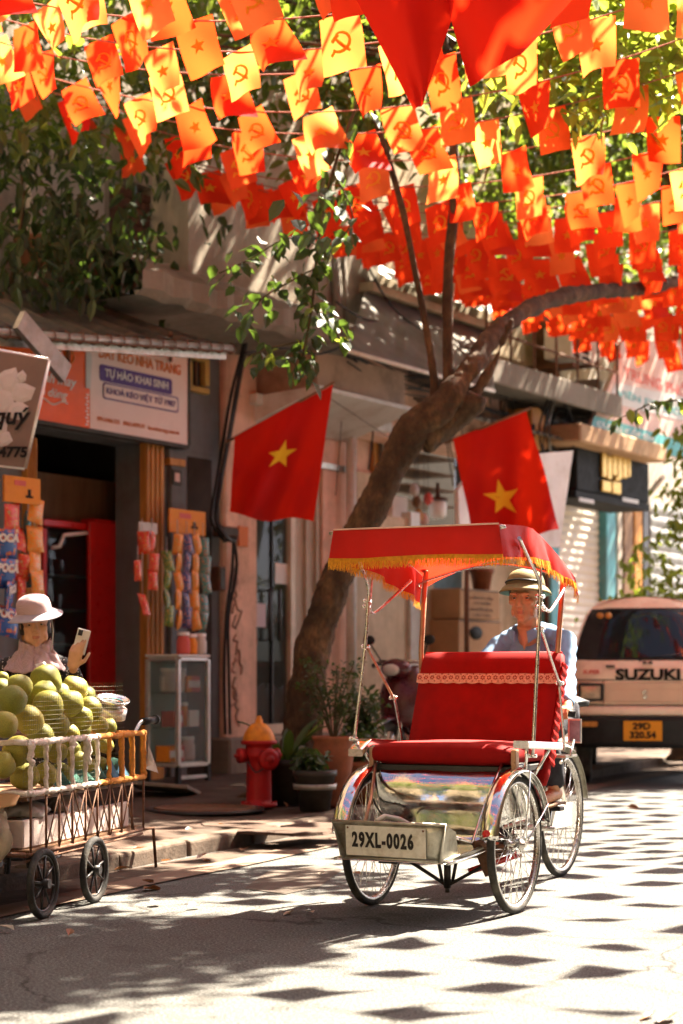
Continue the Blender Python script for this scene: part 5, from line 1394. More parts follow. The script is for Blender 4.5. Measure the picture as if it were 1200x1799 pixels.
b = MB(); b.tube([p2 + Vector((.06, .1, .06)), p3 + Vector((.05, .25, .03))], .011, 6); b.tube([p2 + Vector((.06, .16, .05)), p3 + Vector((.05, .31, .02))], .008, 6); b.build('drag_link', M['red_paint'], cyc)
b = MB()
for s_ in (-1, 1): b.tube([(s_ * .2, -.45, .27), (s_ * .2, .1, .26), (s_ * .17, .75, .30)], .014, 8)
b.tube([(-.2, -.05, .265), (.2, -.05, .265)], .012, 8); b.tube([(-.2, .45, .28), (.2, .45, .28)], .012, 8); b.build('chassis', M['black_metal'], cyc)
b = MB(); b.box((-.10, -.34, .25), (.09, .05, .035)); b.tube([(-.16, -.35, .25), (-.03, -.35, .25)], .01, 6); b.build('step_bracket', M['black_metal'], cyc)
# chrome belly under the seat
def belly(a, c):
    prof = [(.07, .655), (-.005, .615), (-.050, .545), (-.060, .465), (-.030, .385), (-.005, .335), (-.06, .295), (-.2, .275), (-.38, .265), (-.55, .262)]
    t = c * (len(prof) - 1); k = min(int(t), len(prof) - 2); f = t - k
    def cr(i): return np.array(prof[max(0, min(len(prof) - 1, i))])
    q0, q1, q2, q3 = cr(k - 1), cr(k), cr(k + 1), cr(k + 2)
    y, z = .5 * ((2 * q1) + (-q0 + q2) * f + (2 * q0 - 5 * q1 + 4 * q2 - q3) * f * f + (-q0 + 3 * q1 - 3 * q2 + q3) * f ** 3)
    w = .335 - .075 * min(1, max(0, (c - .1) / .5)) ** .8
    return ((a - .5) * 2 * w - .012, y + .004 * math.sin(a * 13) * (1 if c < .6 else .2), z)
b = MB(); b.grid(belly, 24, 54, flip=True); b.build('belly_panel', M['chrome_panel'], cyc, solid=.002)
for s_ in (0, 1):
    b = MB(); pts = [belly(s_, .02 + .96 * t / 20) for t in range(21)]; b.tube(pts, .008, 6); b.build('belly_rim', M['chrome'], cyc)
    # side cheek between belly and wheel
    b = MB(); sgn = -1 if s_ == 0 else 1
    def cheek(a, c):
        q = belly(s_, .03 + .47 * a); o = (sgn * .265 + sgn * .03 * (1 - c), .30, q[2] * .8 + .16)
        return (q[0] * (1 - c) + (sgn * .30) * c, q[1] * (1 - c) + o[1] * c, q[2] * (1 - c) + (q[2] * .85 + .09) * c + .02 * math.sin(c * PI))
    b.grid(cheek, 14, 8); b.build('side_cheek', M['chrome'], cyc, solid=.002)
# foot rest with the number plate
bf = -.55
wf0, wf1, wt0, wt1 = -.235, .225, -.268, .258
zb_, zt_ = .272, .424
b = MB()
def frontp(a, c):
    x = (wf0 + (wf1 - wf0) * a) * (1 - c) + (wt0 + (wt1 - wt0) * a) * c
    return (x, bf - .012 * c - .012 * math.sin(a * PI) * 0, zb_ + (zt_ - zb_) * c)
b.grid(frontp, 6, 4); b.build('front_board', M['old_metal'], cyc, solid=.004)
for s_, (x0, x1) in ((0, (wf0, wt0)), (1, (wf1, wt1))):
    b = MB(); b.add([(x0, bf, zb_), (x1, bf - .012, zt_), (x1 * .985, bf + .10, zt_ - .035), (x0 * .985, bf + .20, zb_ + .012), (x0, bf + .30, zb_)], [(0, 1, 2, 3, 4)]); b.build('side_board', M['old_metal'], cyc, solid=.003)
b = MB(); b.tube([(wf0 + .02, bf - .002, zb_), (wt0, bf - .014, zt_), (wt1, bf - .014, zt_), (wf1, bf - .002, zb_), (wf1, bf + .10, zb_ + .002), (wf1 + .02, -.26, .285), (belly(1, .58)[0], -.08, .31)], .009, 8); b.build('board_rim', M['old_metal'], cyc)
b = MB(); b.tube([(wf0 + .0, bf, zb_), (wf1, bf, zb_)], .008, 6); b.build('lower_rim', M['old_metal'], cyc)
b = MB()
b.box((0, 0, 0), (.372, .004, .128)); pl = b.build('number_plate', M['white_plate'], cyc, bev=.002)
pl.location = (-.017, bf - .016, .346); pl.rotation_euler = (R(4), R(.6), 0)
t_ = add_text('29XL-0026', .085, M['ink'], pl, loc=(-.012, -.0035, 0.002), bold=.0035, sx=.62, sp=1.22)
for x in (-.175, .175):
    b = MB(); b.lathe([(0, .003), (.004, .002), (.005, 0)], (x, -.002, .054), 8, axis=(0, -1, 0)); b.build('rivet', M['rust'], pl)
b = MB(); b.tube([(-.09, -.50, .425), (-.07, -.46, .445), (-.03, -.40, .43), (.01, -.33, .39)], .012, 6); b.build('loop_strap', M['white_paint'], cyc)
# side rods from seat to foot board
b = MB(); b.tube([C(660, 1342, b=-.02), C(652, 1400, b=-.25), C(641, 1446, b=-.5)], .008, 6); b.build('side_rod', M['brown_tube'], cyc)
b = MB(); b.tube([C(882, 1342, b=-.02), C(850, 1420, b=-.1), C(829, 1482, b=-.2), C(790, 1468, b=-.40)], .008, 6); b.build('side_rod', M['chrome'], cyc)
b = MB(); bez_tube(b, [(-.33, -.02, .6), (-.30, -.1, .5), (-.22, -.15, .42), (-.12, -.2, .40)], .004, 5); b.build('brake_cable', M['black_metal'], cyc)
# seat and back
def cushion(nm, x0, x1, y0, y1, z0, z1, m, r=.04, crown=.015, tr=None):
    b = MB()
    def f(u, v):
        a = 2 * PI * u; e = .28
        cx = abs(math.cos(a)) ** e * math.copysign(1, math.cos(a)); sx_ = abs(math.sin(a)) ** e * math.copysign(1, math.sin(a))
        t = (v - .5) * 2; w = (1 - abs(t) ** 6 * .10)
        return None
    nx, ny, nz = 22, 14, 6
    bm = bmesh.new()
    bmesh.ops.create_cube(bm, size=1)
    bmesh.ops.subdivide_edges(bm, edges=bm.edges, cuts=9, use_grid_fill=True)
    for v in bm.verts:
        p = v.co * 2
        # rounded box
        q = Vector((p.x, p.y, p.z)); 
        hx, hy, hz = (x1 - x0) / 2, (y1 - y0) / 2, (z1 - z0) / 2
        P_ = Vector((q.x * hx, q.y * hy, q.z * hz))
        I = Vector((max(-hx + r, min(hx - r, P_.x)), max(-hy + r, min(hy - r, P_.y)), max(-hz + r, min(hz - r, P_.z)) if hz > r else 0))
        D = P_ - I
        if D.length > 1e-6: P_ = I + D.normalized() * min(r, D.length if D.length < r else r)
        P_.z += crown * (1 - q.x ** 2) * (1 - q.y ** 2) * (1 if q.z > 0 else -.3)
        P_ += Vector(((x0 + x1) / 2, (y0 + y1) / 2, (z0 + z1) / 2))
        v.co = tr(P_) if tr else P_
    me = bpy.data.meshes.new(nm); bm.to_mesh(me); bm.free()
    for p in me.polygons: p.use_smooth = True
    me.materials.append(m)
    return obj(nm, me, cyc)
cushion('seat_cushion', -.352, .335, -.035, .46, .645, .738, M['red_velvet'], .042, .012)
b = MB(); b.bx(-.345, .33, -.0, .48, .615, .645); b.build('seat_base', M['black_metal'], cyc, bev=.004)
th = math.atan2(.19, .46)
def lean(p): # local: x across, y thickness, z up from seat
    q = Matrix.Rotation(-th, 3, 'X') @ Vector((p.x * (1 + .0), p.y, p.z))
    return Vector((p.x, .415 + q.y, .70 + q.z))
back = cushion('seat_back', -.375, .350, 0, .085, -.16, .505, M['red_velvet'], .035, 0, lean)
def onback(x, z, off=.004):
    return lean(Vector((x, -off, z)))
# lace band across the back: band, scallops and openwork flowers
b = MB(); NB = 90
xa, xb = -.372, .345; zl = .335; hl = .046
b.grid(lambda a, c: tuple(onback(xa + (xb - xa) * a, zl + hl * c - (.006 * abs(math.sin(a * 22 * PI / 2))) * (1 - c), .0045 + .002 * math.sin(a * 60))), NB, 2, 0, True)
lace = b.build('lace_band', M['lace'], cyc)
b = MB()
for k in range(22):
    cx = xa + (xb - xa) * (k + .5) / 22
    for j in range(6):
        a = 2 * PI * j / 6 + k
        p = [onback(cx + .008 * math.cos(a) + .0042 * math.cos(w), zl + .024 + .008 * math.sin(a) + .0042 * math.sin(w), .0085) for w in (0, 1.57, 3.14, 4.71)]
        b.add(p, [(0, 1, 2, 3)])
    for z_ in (.006, .041):
        p = [onback(cx + .016 + .005 * math.cos(w), zl + z_ + .003 * math.sin(w), .0085) for w in (0, 1.57, 3.14, 4.71)]; b.add(p, [(0, 1, 2, 3)])
b.build('lace_hole', M['red_velvet'], lace)['kind'] = 'stuff'
b = MB(); b.tube([onback(xa + .01, .502, -.03), onback(xb - .01, .502, -.03)], .006, 6); b.build('top_piping', M['red_canvas'], cyc)
# right side of the back: gathered cover
b = MB()
b.grid(lambda a, c: tuple(lean(Vector((.352 + .004 * math.sin(c * 70), .01 + .075 * a, -.05 + .5 * c)))), 3, 40); b.build('cover_edge', M['red_canvas'], cyc, solid=.003)
# arm rests: chrome boxes
for s_ in (-1, 1):
    b = MB()
    def arm(a, c):
        y = -.07 + .40 * a; t = c * 2 * PI
        w, h = .036, .017
        x = s_ * (.400 + .012 * a) + w * max(-1, min(1, 1.5 * math.cos(t))); z = .745 - .02 * a + h * max(-1, min(1, 1.5 * math.sin(t))) - (.05 * max(0, .25 - a) / .25 if s_ < 0 else 0)
        return (x, y, z)
    b.grid(arm, 14, 20)
    b.add([arm(0, j / 20) for j in range(20)], [tuple(range(20))]); b.add([arm(1, j / 20) for j in range(20)], [tuple(reversed(range(20)))])
    b.build('arm_rest', M['chrome'], cyc)
    b = MB(); b.bx(s_ * .345 - .012, s_ * .345 + .012, -.02, .02, .60, .72); b.build('arm_post', M['brown_tube'], cyc, bev=.003)
    b = MB(); b.tube([(s_ * .40, .0, .72), (s_ * .37, .06, .62)], .008, 6); b.tube([(s_ * .40, .28, .71), (s_ * .36, .20, .60)], .008, 6); b.build('arm_strut', M['chrome'], cyc)['kind'] = 'stuff'
# canopy poles, braces and hooks
def rod(nm, pts, r=.0085, m='steel', k=6):
    b = MB(); bez_tube(b, pts, r, 8, k); return b.build(nm, M[m], cyc)
rod('canopy_pole', [C(622, 1302, b=0), C(640, 1150, b=.06), C(646, 1075, b=.09), C(648, 1040, b=.10), C(641, 1012, b=.06), C(630, 985, b=-.05), C(618, 950, b=-.22)], .0085)
rod('canopy_pole', [C(936, 1330, b=.03), C(943, 1180, b=.07), C(949, 1050, b=.10), C(945, 1015, b=.09), C(930, 985, b=.02), C(912, 945, b=-.15)], .0085)
rod('pole_branch', [C(650, 1075, b=.10), C(652, 1030, b=.12), C(655, 985, b=.16)], .006)
rod('pole_branch', [C(951, 1060, b=.10), C(950, 1020, b=.12), C(951, 980, b=.16)], .006)
rod('hook_rod', [C(648, 1060, b=.10), C(652, 1076, b=.14), C(662, 1074, b=.19), C(690, 1050, b=.3), C(722, 1020, b=.44)], .0075, 'steel', 6)
rod('hook_rod', [C(951, 1060, b=.10), C(958, 1070, b=.12), C(965, 1074, b=.16), C(972, 1066, b=.22), C(988, 1040, b=.42), C(996, 1020, b=.55)], .0075, 'steel', 6)
rod('fold_brace', [C(644, 1135, b=.08), C(668, 1182, b=.22), C(692, 1228, b=.34)], .0065, 'brown_tube', 3)
rod('fold_brace', [C(692, 1222, b=.33), C(700, 1265, b=.40), C(706, 1306, b=.43)], .0075, 'steel', 3)
rod('fold_brace', [C(950, 1103, b=.12), C(965, 1150, b=.28), C(984, 1205, b=.42)], .0075, 'steel', 3)
rod('fold_brace', [C(982, 1195, b=.42), C(986, 1250, b=.44), C(992, 1318, b=.47)], .0065, 'steel', 3)
for (px, py, bb) in ((646, 1056, .10), (645, 1066, .10), (643, 1136, .08), (692, 1226, .34), (950, 1048, .1), (951, 1103, .11), (984, 1200, .42), (936, 1328, .03), (622, 1298, 0), (950, 1066, .1), (954, 1071, .12)):
    p = C(px, py, b=bb); b = MB(); b.tube([p + Vector((-.018, 0, 0)), p + Vector((.018, 0, 0))], .008, 8); b.ell(p + Vector((-.018, 0, 0)), .010, n=8, k=6); b.build('clamp_bolt', M['chrome'], cyc)
for (x0, y0, x1, y1) in ((740, 1140, 749, 990), (980, 1142, 990, 1010)):
    b = MB(); p, q = C(x0, y0, b=.63), C(x1, y1, b=.63); b.tube([p + Vector((0, .01, -.3)), p, q], .0125, 10); b.build('rear_pole', M['brown_tube'], cyc)
# ---- canopy
CW = .388
def top_z(y):
    pts = [(-.32, 1.686), (-.30, 1.690), (.0, 1.697), (.10, 1.690), (.34, 1.622), (.55, 1.555), (.70, 1.50)]
    for (y0, z0), (y1, z1) in zip(pts, pts[1:]):
        if y <= y1: 
            t = (y - y0) / (y1 - y0); t = max(0, min(1, t)); return z0 + (z1 - z0) * t
    return pts[-1][1]
yA, yB = -.305, .66
def roof(a, c):
    x = (a - .5) * 2 * CW; y = yA + (yB - yA) * c
    sag = .034 * math.sin(PI * a) * math.sin(PI * min(1, c * 1.6)) + .012 * math.sin(a * 9 + c * 5) * c
    z = top_z(y) - sag
    if c > .45: z += .095 * (c - .45) / .55 * (1 - (2 * a - 1) ** 2)      # rear edge rides up in the middle
    return (x, y, z)
b = MB(); b.grid(roof, 30, 30); b.build('canopy_cloth', M['red_canvas'], cyc)
def front_val(a, c):
    x = (a - .5) * 2 * (CW + .004 + .020 * c); w = .010 * math.sin(a * 14) * c + .006 * math.sin(a * 31 + 1) * c
    return (x, yA - .004 - .012 * c + w, 1.688 - .136 * c - .004 * math.sin(a * 8) * c)
b = MB(); b.grid(front_val, 40, 8); fv = b.build('front_valance', M['red_canvas'], cyc)
b = MB(); b.tube([front_val(t / 30, -.01) for t in range(31)], .0042, 6); b.build('front_piping', M['pink_plaster'], cyc)
def side_edge(s_, c):
    "lower edge of the side flap"
    y = yA + (yB + .03 - yA) * c
    if s_ > 0: pts = [(0, 1.548), (.15, 1.555), (.35, 1.566), (.55, 1.552), (.8, 1.49), (1, 1.415)]
    else: pts = [(0, 1.553), (.2, 1.545), (.45, 1.52), (.7, 1.468), (.85, 1.43), (1, 1.40)]
    for (c0, z0), (c1, z1) in zip(pts, pts[1:]):
        if c <= c1: return (y, z0 + (z1 - z0) * (c - c0) / (c1 - c0))
    return (y, pts[-1][1])
def side_val(s_):
    def f(a, c):
        y, zl_ = side_edge(s_, a); yr = yA + (yB - yA) * a
        zt2 = roof(1 if s_ > 0 else 0, a)[2]; yr = yr - .016 * c * max(0, 1 - a * 6)
        w = .020 * (math.sin(a * 17) * min(1, a * 4)) * c + .008 * math.sin(a * 39) * c
        return (s_ * (CW + .004 + .018 * c) + w, yr + (y - yr) * c, zt2 + (zl_ - zt2) * c)
    return f
for s_ in (1, -1):
    b = MB(); b.grid(side_val(s_), 36, 8); b.build('side_valance', M['red_canvas'], cyc)
def rear_val(a, c):
    x, y, z = roof(a, 1); e = (2 * a - 1) ** 2
    return (x * (1 + .03 * c), y + .02 * c + .01 * math.sin(a * 12) * c, z - (.012 + .05 * e) * c)
b = MB(); b.grid(rear_val, 30, 5); b.build('rear_valance', M['red_canvas'], cyc)
# gilt fringe: hundreds of fine strands under a braid
def fringe(edge, n, ln, nm='fringe', seed=1):
    b = MB(); r_ = random.Random(seed)
    for k in range(n):
        t = (k + r_.random()) / n
        p = Vector(edge(t)); q = Vector(edge(min(1, t + .9 / n + .002))); d = (q - p)
        l = ln * r_.uniform(.7, 1.12); sw = Vector((r_.gauss(0, .006), r_.gauss(0, .008), 0))
        o = Vector((r_.gauss(0, .0012), r_.gauss(0, .002), 0))
        b.add([p + o, p + d + o, p + d * .8 + sw + Vector((0, 0, -l)), p + d * .3 + sw + Vector((0, 0, -l))], [(0, 1, 2, 3)])
    o = b.build(nm, M['fringe'], cyc); o['kind'] = 'stuff'; return o
def braid(edge, h):
    b = MB(); b.grid(lambda a, c: tuple(Vector(edge(a)) + Vector((0, -.003, .012 - h * c + .0015 * math.sin(a * 500)))), 80, 1); b.build('braid', M['fringe'], cyc)
braid(lambda t: front_val(t, 1), .016); fringe(lambda t: Vector(front_val(t, 1)) + Vector((0, -.003, 0)), 420, .038, seed=1)
fringe(lambda t: Vector(side_val(1)(t, 1)), 460, .040, seed=2); fringe(lambda t: Vector(side_val(-1)(t, 1)), 460, .036, seed=3); 
rod('canopy_bow', [(-CW, yA + .01, 1.60), (-CW, yA + .01, 1.665), (-CW + .03, yA + .01, 1.68), (CW - .03, yA + .01, 1.68), (CW, yA + .01, 1.665), (CW, yA + .01, 1.60)], .006, 'steel', 4)
rod('canopy_bow', [(-CW + .01, .62, 1.46), (-CW + .02, .62, 1.50), (0, .62, 1.575), (CW - .02, .62, 1.50), (CW - .01, .62, 1.46)], .006, 'steel', 4)
# framed tariff card and bottle rack behind the right arm
c_ = C(1010, 1284, b=.72)
b = MB(); b.box(c_, (.012, .09, .115), Matrix.Rotation(R(62), 3, 'Z')); b.build('card_frame', M['white_paint'], cyc, bev=.003)
b = MB(); b.box(c_ + Vector((.004, -.009, 0)), (.003, .074, .098), Matrix.Rotation(R(62), 3, 'Z')); b.build('card_picture', mat('card_blue', (.22, .34, .44), .2, 0, .35, 18, 0, 40), cyc)
b = MB(); b.bx(.28, .38, .56, .72, .66, .672); b.build('rear_tray', M['old_metal'], cyc, bev=.002)
b = MB(); b.tube([C(1002, 1330, b=.5), C(1008, 1300, b=.6)], .006, 6); b.tube([C(985, 1340, b=.5), C(998, 1330, b=.8)], .008, 6); b.build('rear_bracket', M['steel'], cyc)
b = MB(); b.tube([(-.34, .80, .86), (-.2, .78, .88), (.2, .78, .88), (.33, .80, .86)], .013, 8); b.tube([(.0, .78, .88), (.013, .95, .62)], .016, 8); b.build('push_bar', M['steel'], cyc)
for s_ in (-1, 1):
    b = MB(); b.tube([(s_ * .24, .782, .878), (s_ * .345, .80, .858)], .018, 10); b.build('grip', M['black_plastic'], cyc)
print('p5 ok')
# ================================================================== PEOPLE
def skin_mat(name, c, lip):
    m, nt, b, N, L = NT(name); v = coords(nt)
    col = ramp(nt, noise(nt, 14, 5, .6, v), [(.3, tuple(x * .82 for x in c)), (.7, tuple(min(1, x * 1.12) for x in c))])
    L.new(col, b.inputs['Base Color']); b.inputs['Roughness'].default_value = .5; b.inputs['Specular IOR Level'].default_value = .35
    b.inputs['Subsurface Weight'].default_value = .12; b.inputs['Subsurface Radius'].default_value = (.012, .005, .003); b.inputs['Subsurface Scale'].default_value = .5
    bump(nt, b, noise(nt, 160, 4, .6, v), .25, .002)
    return m
M['skin_man'] = skin_mat('skin_man', (.52, .25, .125), None)
M['skin_woman'] = skin_mat('skin_woman', (.52, .28, .155), None)
M['lips'] = mat('lips', (.40, .16, .10), .45, 0, .1, 30, .05, 80)
M['hair'] = mat('hair', (.018, .015, .013), .5, 0, .3, 60, .3, 150)
M['eye_white'] = mat('eye_white', (.38, .32, .27), .25, 0, .05, 10, 0, 10)
M['eye_dark'] = mat('eye_dark', (.015, .010, .008), .15, 0, .1, 10, 0, 10)
def fuse(name, mb, mats, parent, vox=.006, smooth=2, post=None, loc=None, rot=None, mfun=None):
    "fuse overlapping shapes into one continuous surface"
    me = mb.mesh('tmp', mats if isinstance(mats, list) else [mats])
    o = bpy.data.objects.new('tmp', me); sc.collection.objects.link(o)
    r = o.modifiers.new('r', 'REMESH'); r.mode = 'VOXEL'; r.voxel_size = vox; r.use_smooth_shade = True
    s = o.modifiers.new('s', 'SMOOTH'); s.factor = .5; s.iterations = smooth
    ev = o.evaluated_get(bpy.context.evaluated_depsgraph_get())
    nm = bpy.data.meshes.new_from_object(ev); nm.name = name
    bpy.data.objects.remove(o); bpy.data.meshes.remove(me)
    nm.materials.clear()
    for q in (mats if isinstance(mats, list) else [mats]): nm.materials.append(q)
    if post:
        n = len(nm.vertices); co = np.empty(n * 3); nm.vertices.foreach_get('co', co); co = post(co.reshape(-1, 3)); nm.vertices.foreach_set('co', co.ravel()); nm.update()
    if mfun:
        n = len(nm.polygons); c = np.empty(n * 3); nm.polygons.foreach_get('center', c); nm.polygons.foreach_set('material_index', mfun(c.reshape(-1, 3)).astype(np.int32))
    else:
        nm.polygons.foreach_set('material_index', np.zeros(len(nm.polygons), np.int32))
    nm.polygons.foreach_set('use_smooth', np.ones(len(nm.polygons), bool))
    return obj(name, nm, parent, loc, rot)
def head_shapes(b, T, gaunt=0.0):
    "T maps head space (face towards -y, centre of the head at the origin) to body space"
    def E(c, r): 
        rot = T.to_3x3().normalized(); b.ell(T @ Vector(c), tuple(q for q in r), rot, 20, 14)
    E((0, .014, .032), (.074, .092, .084)); E((0, -.020, -.02), (.062, .068, .085)); E((0, -.030, -.072), (.047 - .003 * gaunt, .050, .042)); E((0, -.070, -.098), (.021, .016, .017))
    for s in (-1, 1):
        E((s * .043, -.062, -.014), (.021, .018, .018)); E((s * .028, -.079, .026), (.027, .011, .010)); E((s * .012, -.096, -.030), (.010, .011, .008)); E((s * .0755, .012, -.006), (.008, .021, .033))
        E((s * .050, -.02, -.062), (.014 - .003 * gaunt, .04, .03))
    for k in range(6):
        t = k / 5; E((0, -.082 - .022 * t, .020 - .044 * t), (.009 + .005 * t, .012, .012))
    E((0, -.088, -.056), (.023, .009, .0065)); E((0, -.086, -.068), (.020, .010, .0075)); E((0, -.082, -.044), (.018, .010, .012))
def face_post(T, deep=.0075):
    Ti = T.inverted()
    A = np.array(T); B = np.array(Ti)
    def f(co):
        h = co @ B[:3, :3].T + B[:3, 3]
        for s in (-1, 1):
            d2 = ((h[:, 0] - s * .031) / .019) ** 2 + ((h[:, 2] - .006) / .0105) ** 2
            w = np.exp(-d2) * (h[:, 1] < -.03)
            h[:, 1] += deep * w
            d2 = ((h[:, 0] - s * (.030)) / .006) ** 2 + ((h[:, 2] + .040 + .0 * s) / .016) ** 2   # fold from nose to mouth
            h[:, 1] += .0028 * np.exp(-d2) * (h[:, 1] < -.03)
        d = ((h[:, 0]) / .021) ** 2 + ((h[:, 2] + .0618) / .0018) ** 2
        h[:, 1] += .004 * np.exp(-d) * (h[:, 1] < -.05)
        return h @ A[:3, :3].T + A[:3, 3]
    return f
def lips_fun(T):
    B = np.array(T.inverted())
    def f(c):
        h = c @ B[:3, :3].T + B[:3, 3]
        return ((np.abs(h[:, 0]) < .024 - .9 * np.abs(h[:, 2] + .062)) & (h[:, 2] > -.0705) & (h[:, 2] < -.0545) & (h[:, 1] < -.075)).astype(int)
    return f
def eyes(T, parent, lid=True, skin=None):
    rot = T.to_3x3().normalized()
    for s in (-1, 1):
        c = T @ Vector((s * .031, -.0622, .006))
        b = MB(); b.ell(c, .0118, rot, 14, 10); e = b.build('eye', M['eye_white'], parent)
        b = MB(); b.ell(T @ Vector((s * .031, -.0706, .0055)), (.0068, .0040, .0066), rot, 12, 8); b.build('iris', M['eye_dark'], e)
        b = MB()
        def lidf(a, cc, s=s):
            th = R(-70 + 140 * a); ph = R(14 + 76 * cc)
            r = .0131
            return T @ Vector((s * .031 + r * math.sin(th) * math.cos(ph), -.0622 - r * math.cos(th) * math.cos(ph), .006 + r * math.sin(ph)))
        b.grid(lidf, 10, 5)
        def lidl(a, cc, s=s):
            th = R(-70 + 140 * a); ph = R(-24 - 60 * cc); r = .0130
            return T @ Vector((s * .031 + r * math.sin(th) * math.cos(ph), -.0622 - r * math.cos(th) * math.cos(ph), .006 + r * math.sin(ph)))
        b.grid(lidl, 10, 4)
        b.build('eyelid', skin, e)
        b = MB(); b.tube([T @ Vector((s * (.014 + .008 * k), -.0862 + .0016 * k * k * .8, .0270 + .0016 * k - .0006 * k * k)) for k in range(5)], [.0014, .0020, .0020, .0017, .0008], 6); b.build('eyebrow', M['hair'], parent)
def limb_(b, pts, n=14, k=5):
    q = smooth_path(pts, k); b.tube([Vector(p[:3]) for p in q], [float(p[3]) for p in q], n)
    for p in (q[0], q[-1]): b.ell(p[:3], float(p[3]) * .99, None, 12, 8)
def hand_shapes(b, wrist, palm_dir, palm_n, side, curl=.6, sc_=1.0, spread=.18, curls=None):
    "wrist point, direction to the fingers, palm normal; side +1 puts the thumb on (dir x n)"
    d = Vector(palm_dir).normalized(); n_ = Vector(palm_n); n_ = (n_ - d * n_.dot(d)).normalized(); l = d.cross(n_) * side
    w = Vector(wrist)
    for k in range(4):
        o = (k - 1.5) * .019 * sc_
        b.tube([w + l * o * .6, w + d * .085 * sc_ + l * o], [.015 * sc_, .0125 * sc_], 10)
    b.ell(w + d * .045 * sc_ + n_ * .004, (.036 * sc_, .042 * sc_, .015 * sc_), Matrix((l, d, n_)).transposed(), 14, 10)
    for k, ln in enumerate((.072, .078, .072, .056)):      # little finger is the last, far from the thumb
        o = (1.5 - k) * .019 * sc_
        c = curls[k] if curls else curl * (1 + .12 * k)
        base = w + d * .083 * sc_ + l * o
        dirv = (d + l * (1.5 - k) * spread * .25).normalized()
        p = base; pts = [w + d * .06 * sc_ + l * o, base]; ang = 0
        for seg in (.45, .32, .25):
            ang += c * .75
            v = dirv * math.cos(ang) + n_ * math.sin(ang)
            p = p + v * ln * seg * sc_; pts.append(p.copy())
        b.tube(pts, [.0105 * sc_, .0098 * sc_, .0092 * sc_, .0085 * sc_, .0072 * sc_], 10)
        b.ell(pts[-1], .0072 * sc_, None, 8, 6)
    t0 = w + d * .022 * sc_ + l * .026 * sc_
    v1 = (l * .75 + d * .65 + n_ * .35).normalized(); v2 = (l * .15 + d * .9 + n_ * .5).normalized()
    p1 = t0 + v1 * .036 * sc_; p2 = p1 + v2 * .030 * sc_; p3 = p2 + (v2 + n_ * .25).normalized() * .024 * sc_
    b.tube([w + d * .015 * sc_ + l * .01 * sc_, t0, p1, p2, p3], [.014 * sc_, .0135 * sc_, .0112 * sc_, .010 * sc_, .008 * sc_], 10); b.ell(p3, .008 * sc_, None, 8, 6)

# ---------------------------------------------------------------- the cyclo driver
man = thing('person', 'cyclo driver in a pale blue shirt and olive sun helmet seated behind the red seat', 'person', CM, CA)
HT = Matrix.Translation((-.080, 1.235, 1.437)) @ Matrix.Rotation(R(4), 4, 'Z') @ Matrix.Rotation(R(6), 4, 'X') @ Matrix.Scale(1.06, 4)
b = MB()
head_shapes(b, HT, 1)
limb_(b, [(-.080, 1.262, 1.37, .052), (-.080, 1.275, 1.31, .054), (-.079, 1.30, 1.24, .062)])
b.ell((-.08, 1.212, 1.318), (.013, .013, .014))
Ls, Le, Lh = Vector((.102, 1.325, 1.215)), C(994, 1178, b=1.10), Vector((.285, .845, .885))
Rs, Re, Rh = Vector((-.250, 1.325, 1.190)), Vector((-.345, 1.10, 1.00)), Vector((-.285, .85, .885))
for S_, E_, H_ in ((Ls, Le, Lh), (Rs, Re, Rh)):
    limb_(b, [(*S_, .052), (*S_.lerp(E_, .5), .044), (*E_, .037), (*E_.lerp(H_, .4), .036), (*H_, .024)])
    d = Vector((0, -.8, -.25)).normalized()
    hand_shapes(b, H_, (0, -.75, -.05), (0, -.1, -1), 1 if H_.x < 0 else -1, .85, .95)
b.ell((-.075, 1.36, 1.10), (.155, .095, .19)); b.ell((-.06, 1.46, .93), (.135, .10, .17)); b.ell((-.05, 1.50, .86), (.15, .12, .10))
for s, kx in ((1, .09), (-1, -.20)):
    hx = -.05 + s * .08
    fz = .42 if s > 0 else .17; fy = 1.14 if s > 0 else 1.10; fx = .10 if s > 0 else -.15
    limb_(b, [(hx, 1.48, .85, .085), ((hx + kx) / 2, 1.26, .80, .072), (kx, 1.03, .70 + (.10 if s > 0 else .02), .055), (kx + .02, 1.09, .45 + (.16 if s > 0 else 0), .048), (fx, fy + .03, fz + .06, .034)])
    limb_(b, [(fx, fy + .06, fz + .03, .035), (fx, fy - .05, fz + .02, .032), (fx, fy - .13, fz + .005, .024)])
body = fuse('body', b, [M['skin_man'], M['lips']], man, .0055, 3, face_post(HT), mfun=lips_fun(HT))
eyes(HT, man, True, M['skin_man'])
# short grey-black hair showing under the helmet
b = MB(); rot = HT.to_3x3().normalized()
b.grid(lambda a, c: HT @ Vector((.079 * math.sin(R(-150 + 300 * a)) * (1 - .02 * c), .018 + .097 * math.cos(R(-150 + 300 * a)) * (1 - .03 * c) if abs(-150 + 300 * a) < 100 else .018 + .06 * math.cos(R(-150 + 300 * a)), .055 - .075 * c * max(.25, math.cos(R(-150 + 300 * a) * .6)))), 40, 5)
b.build('hair', M['hair'], man, solid=.006)
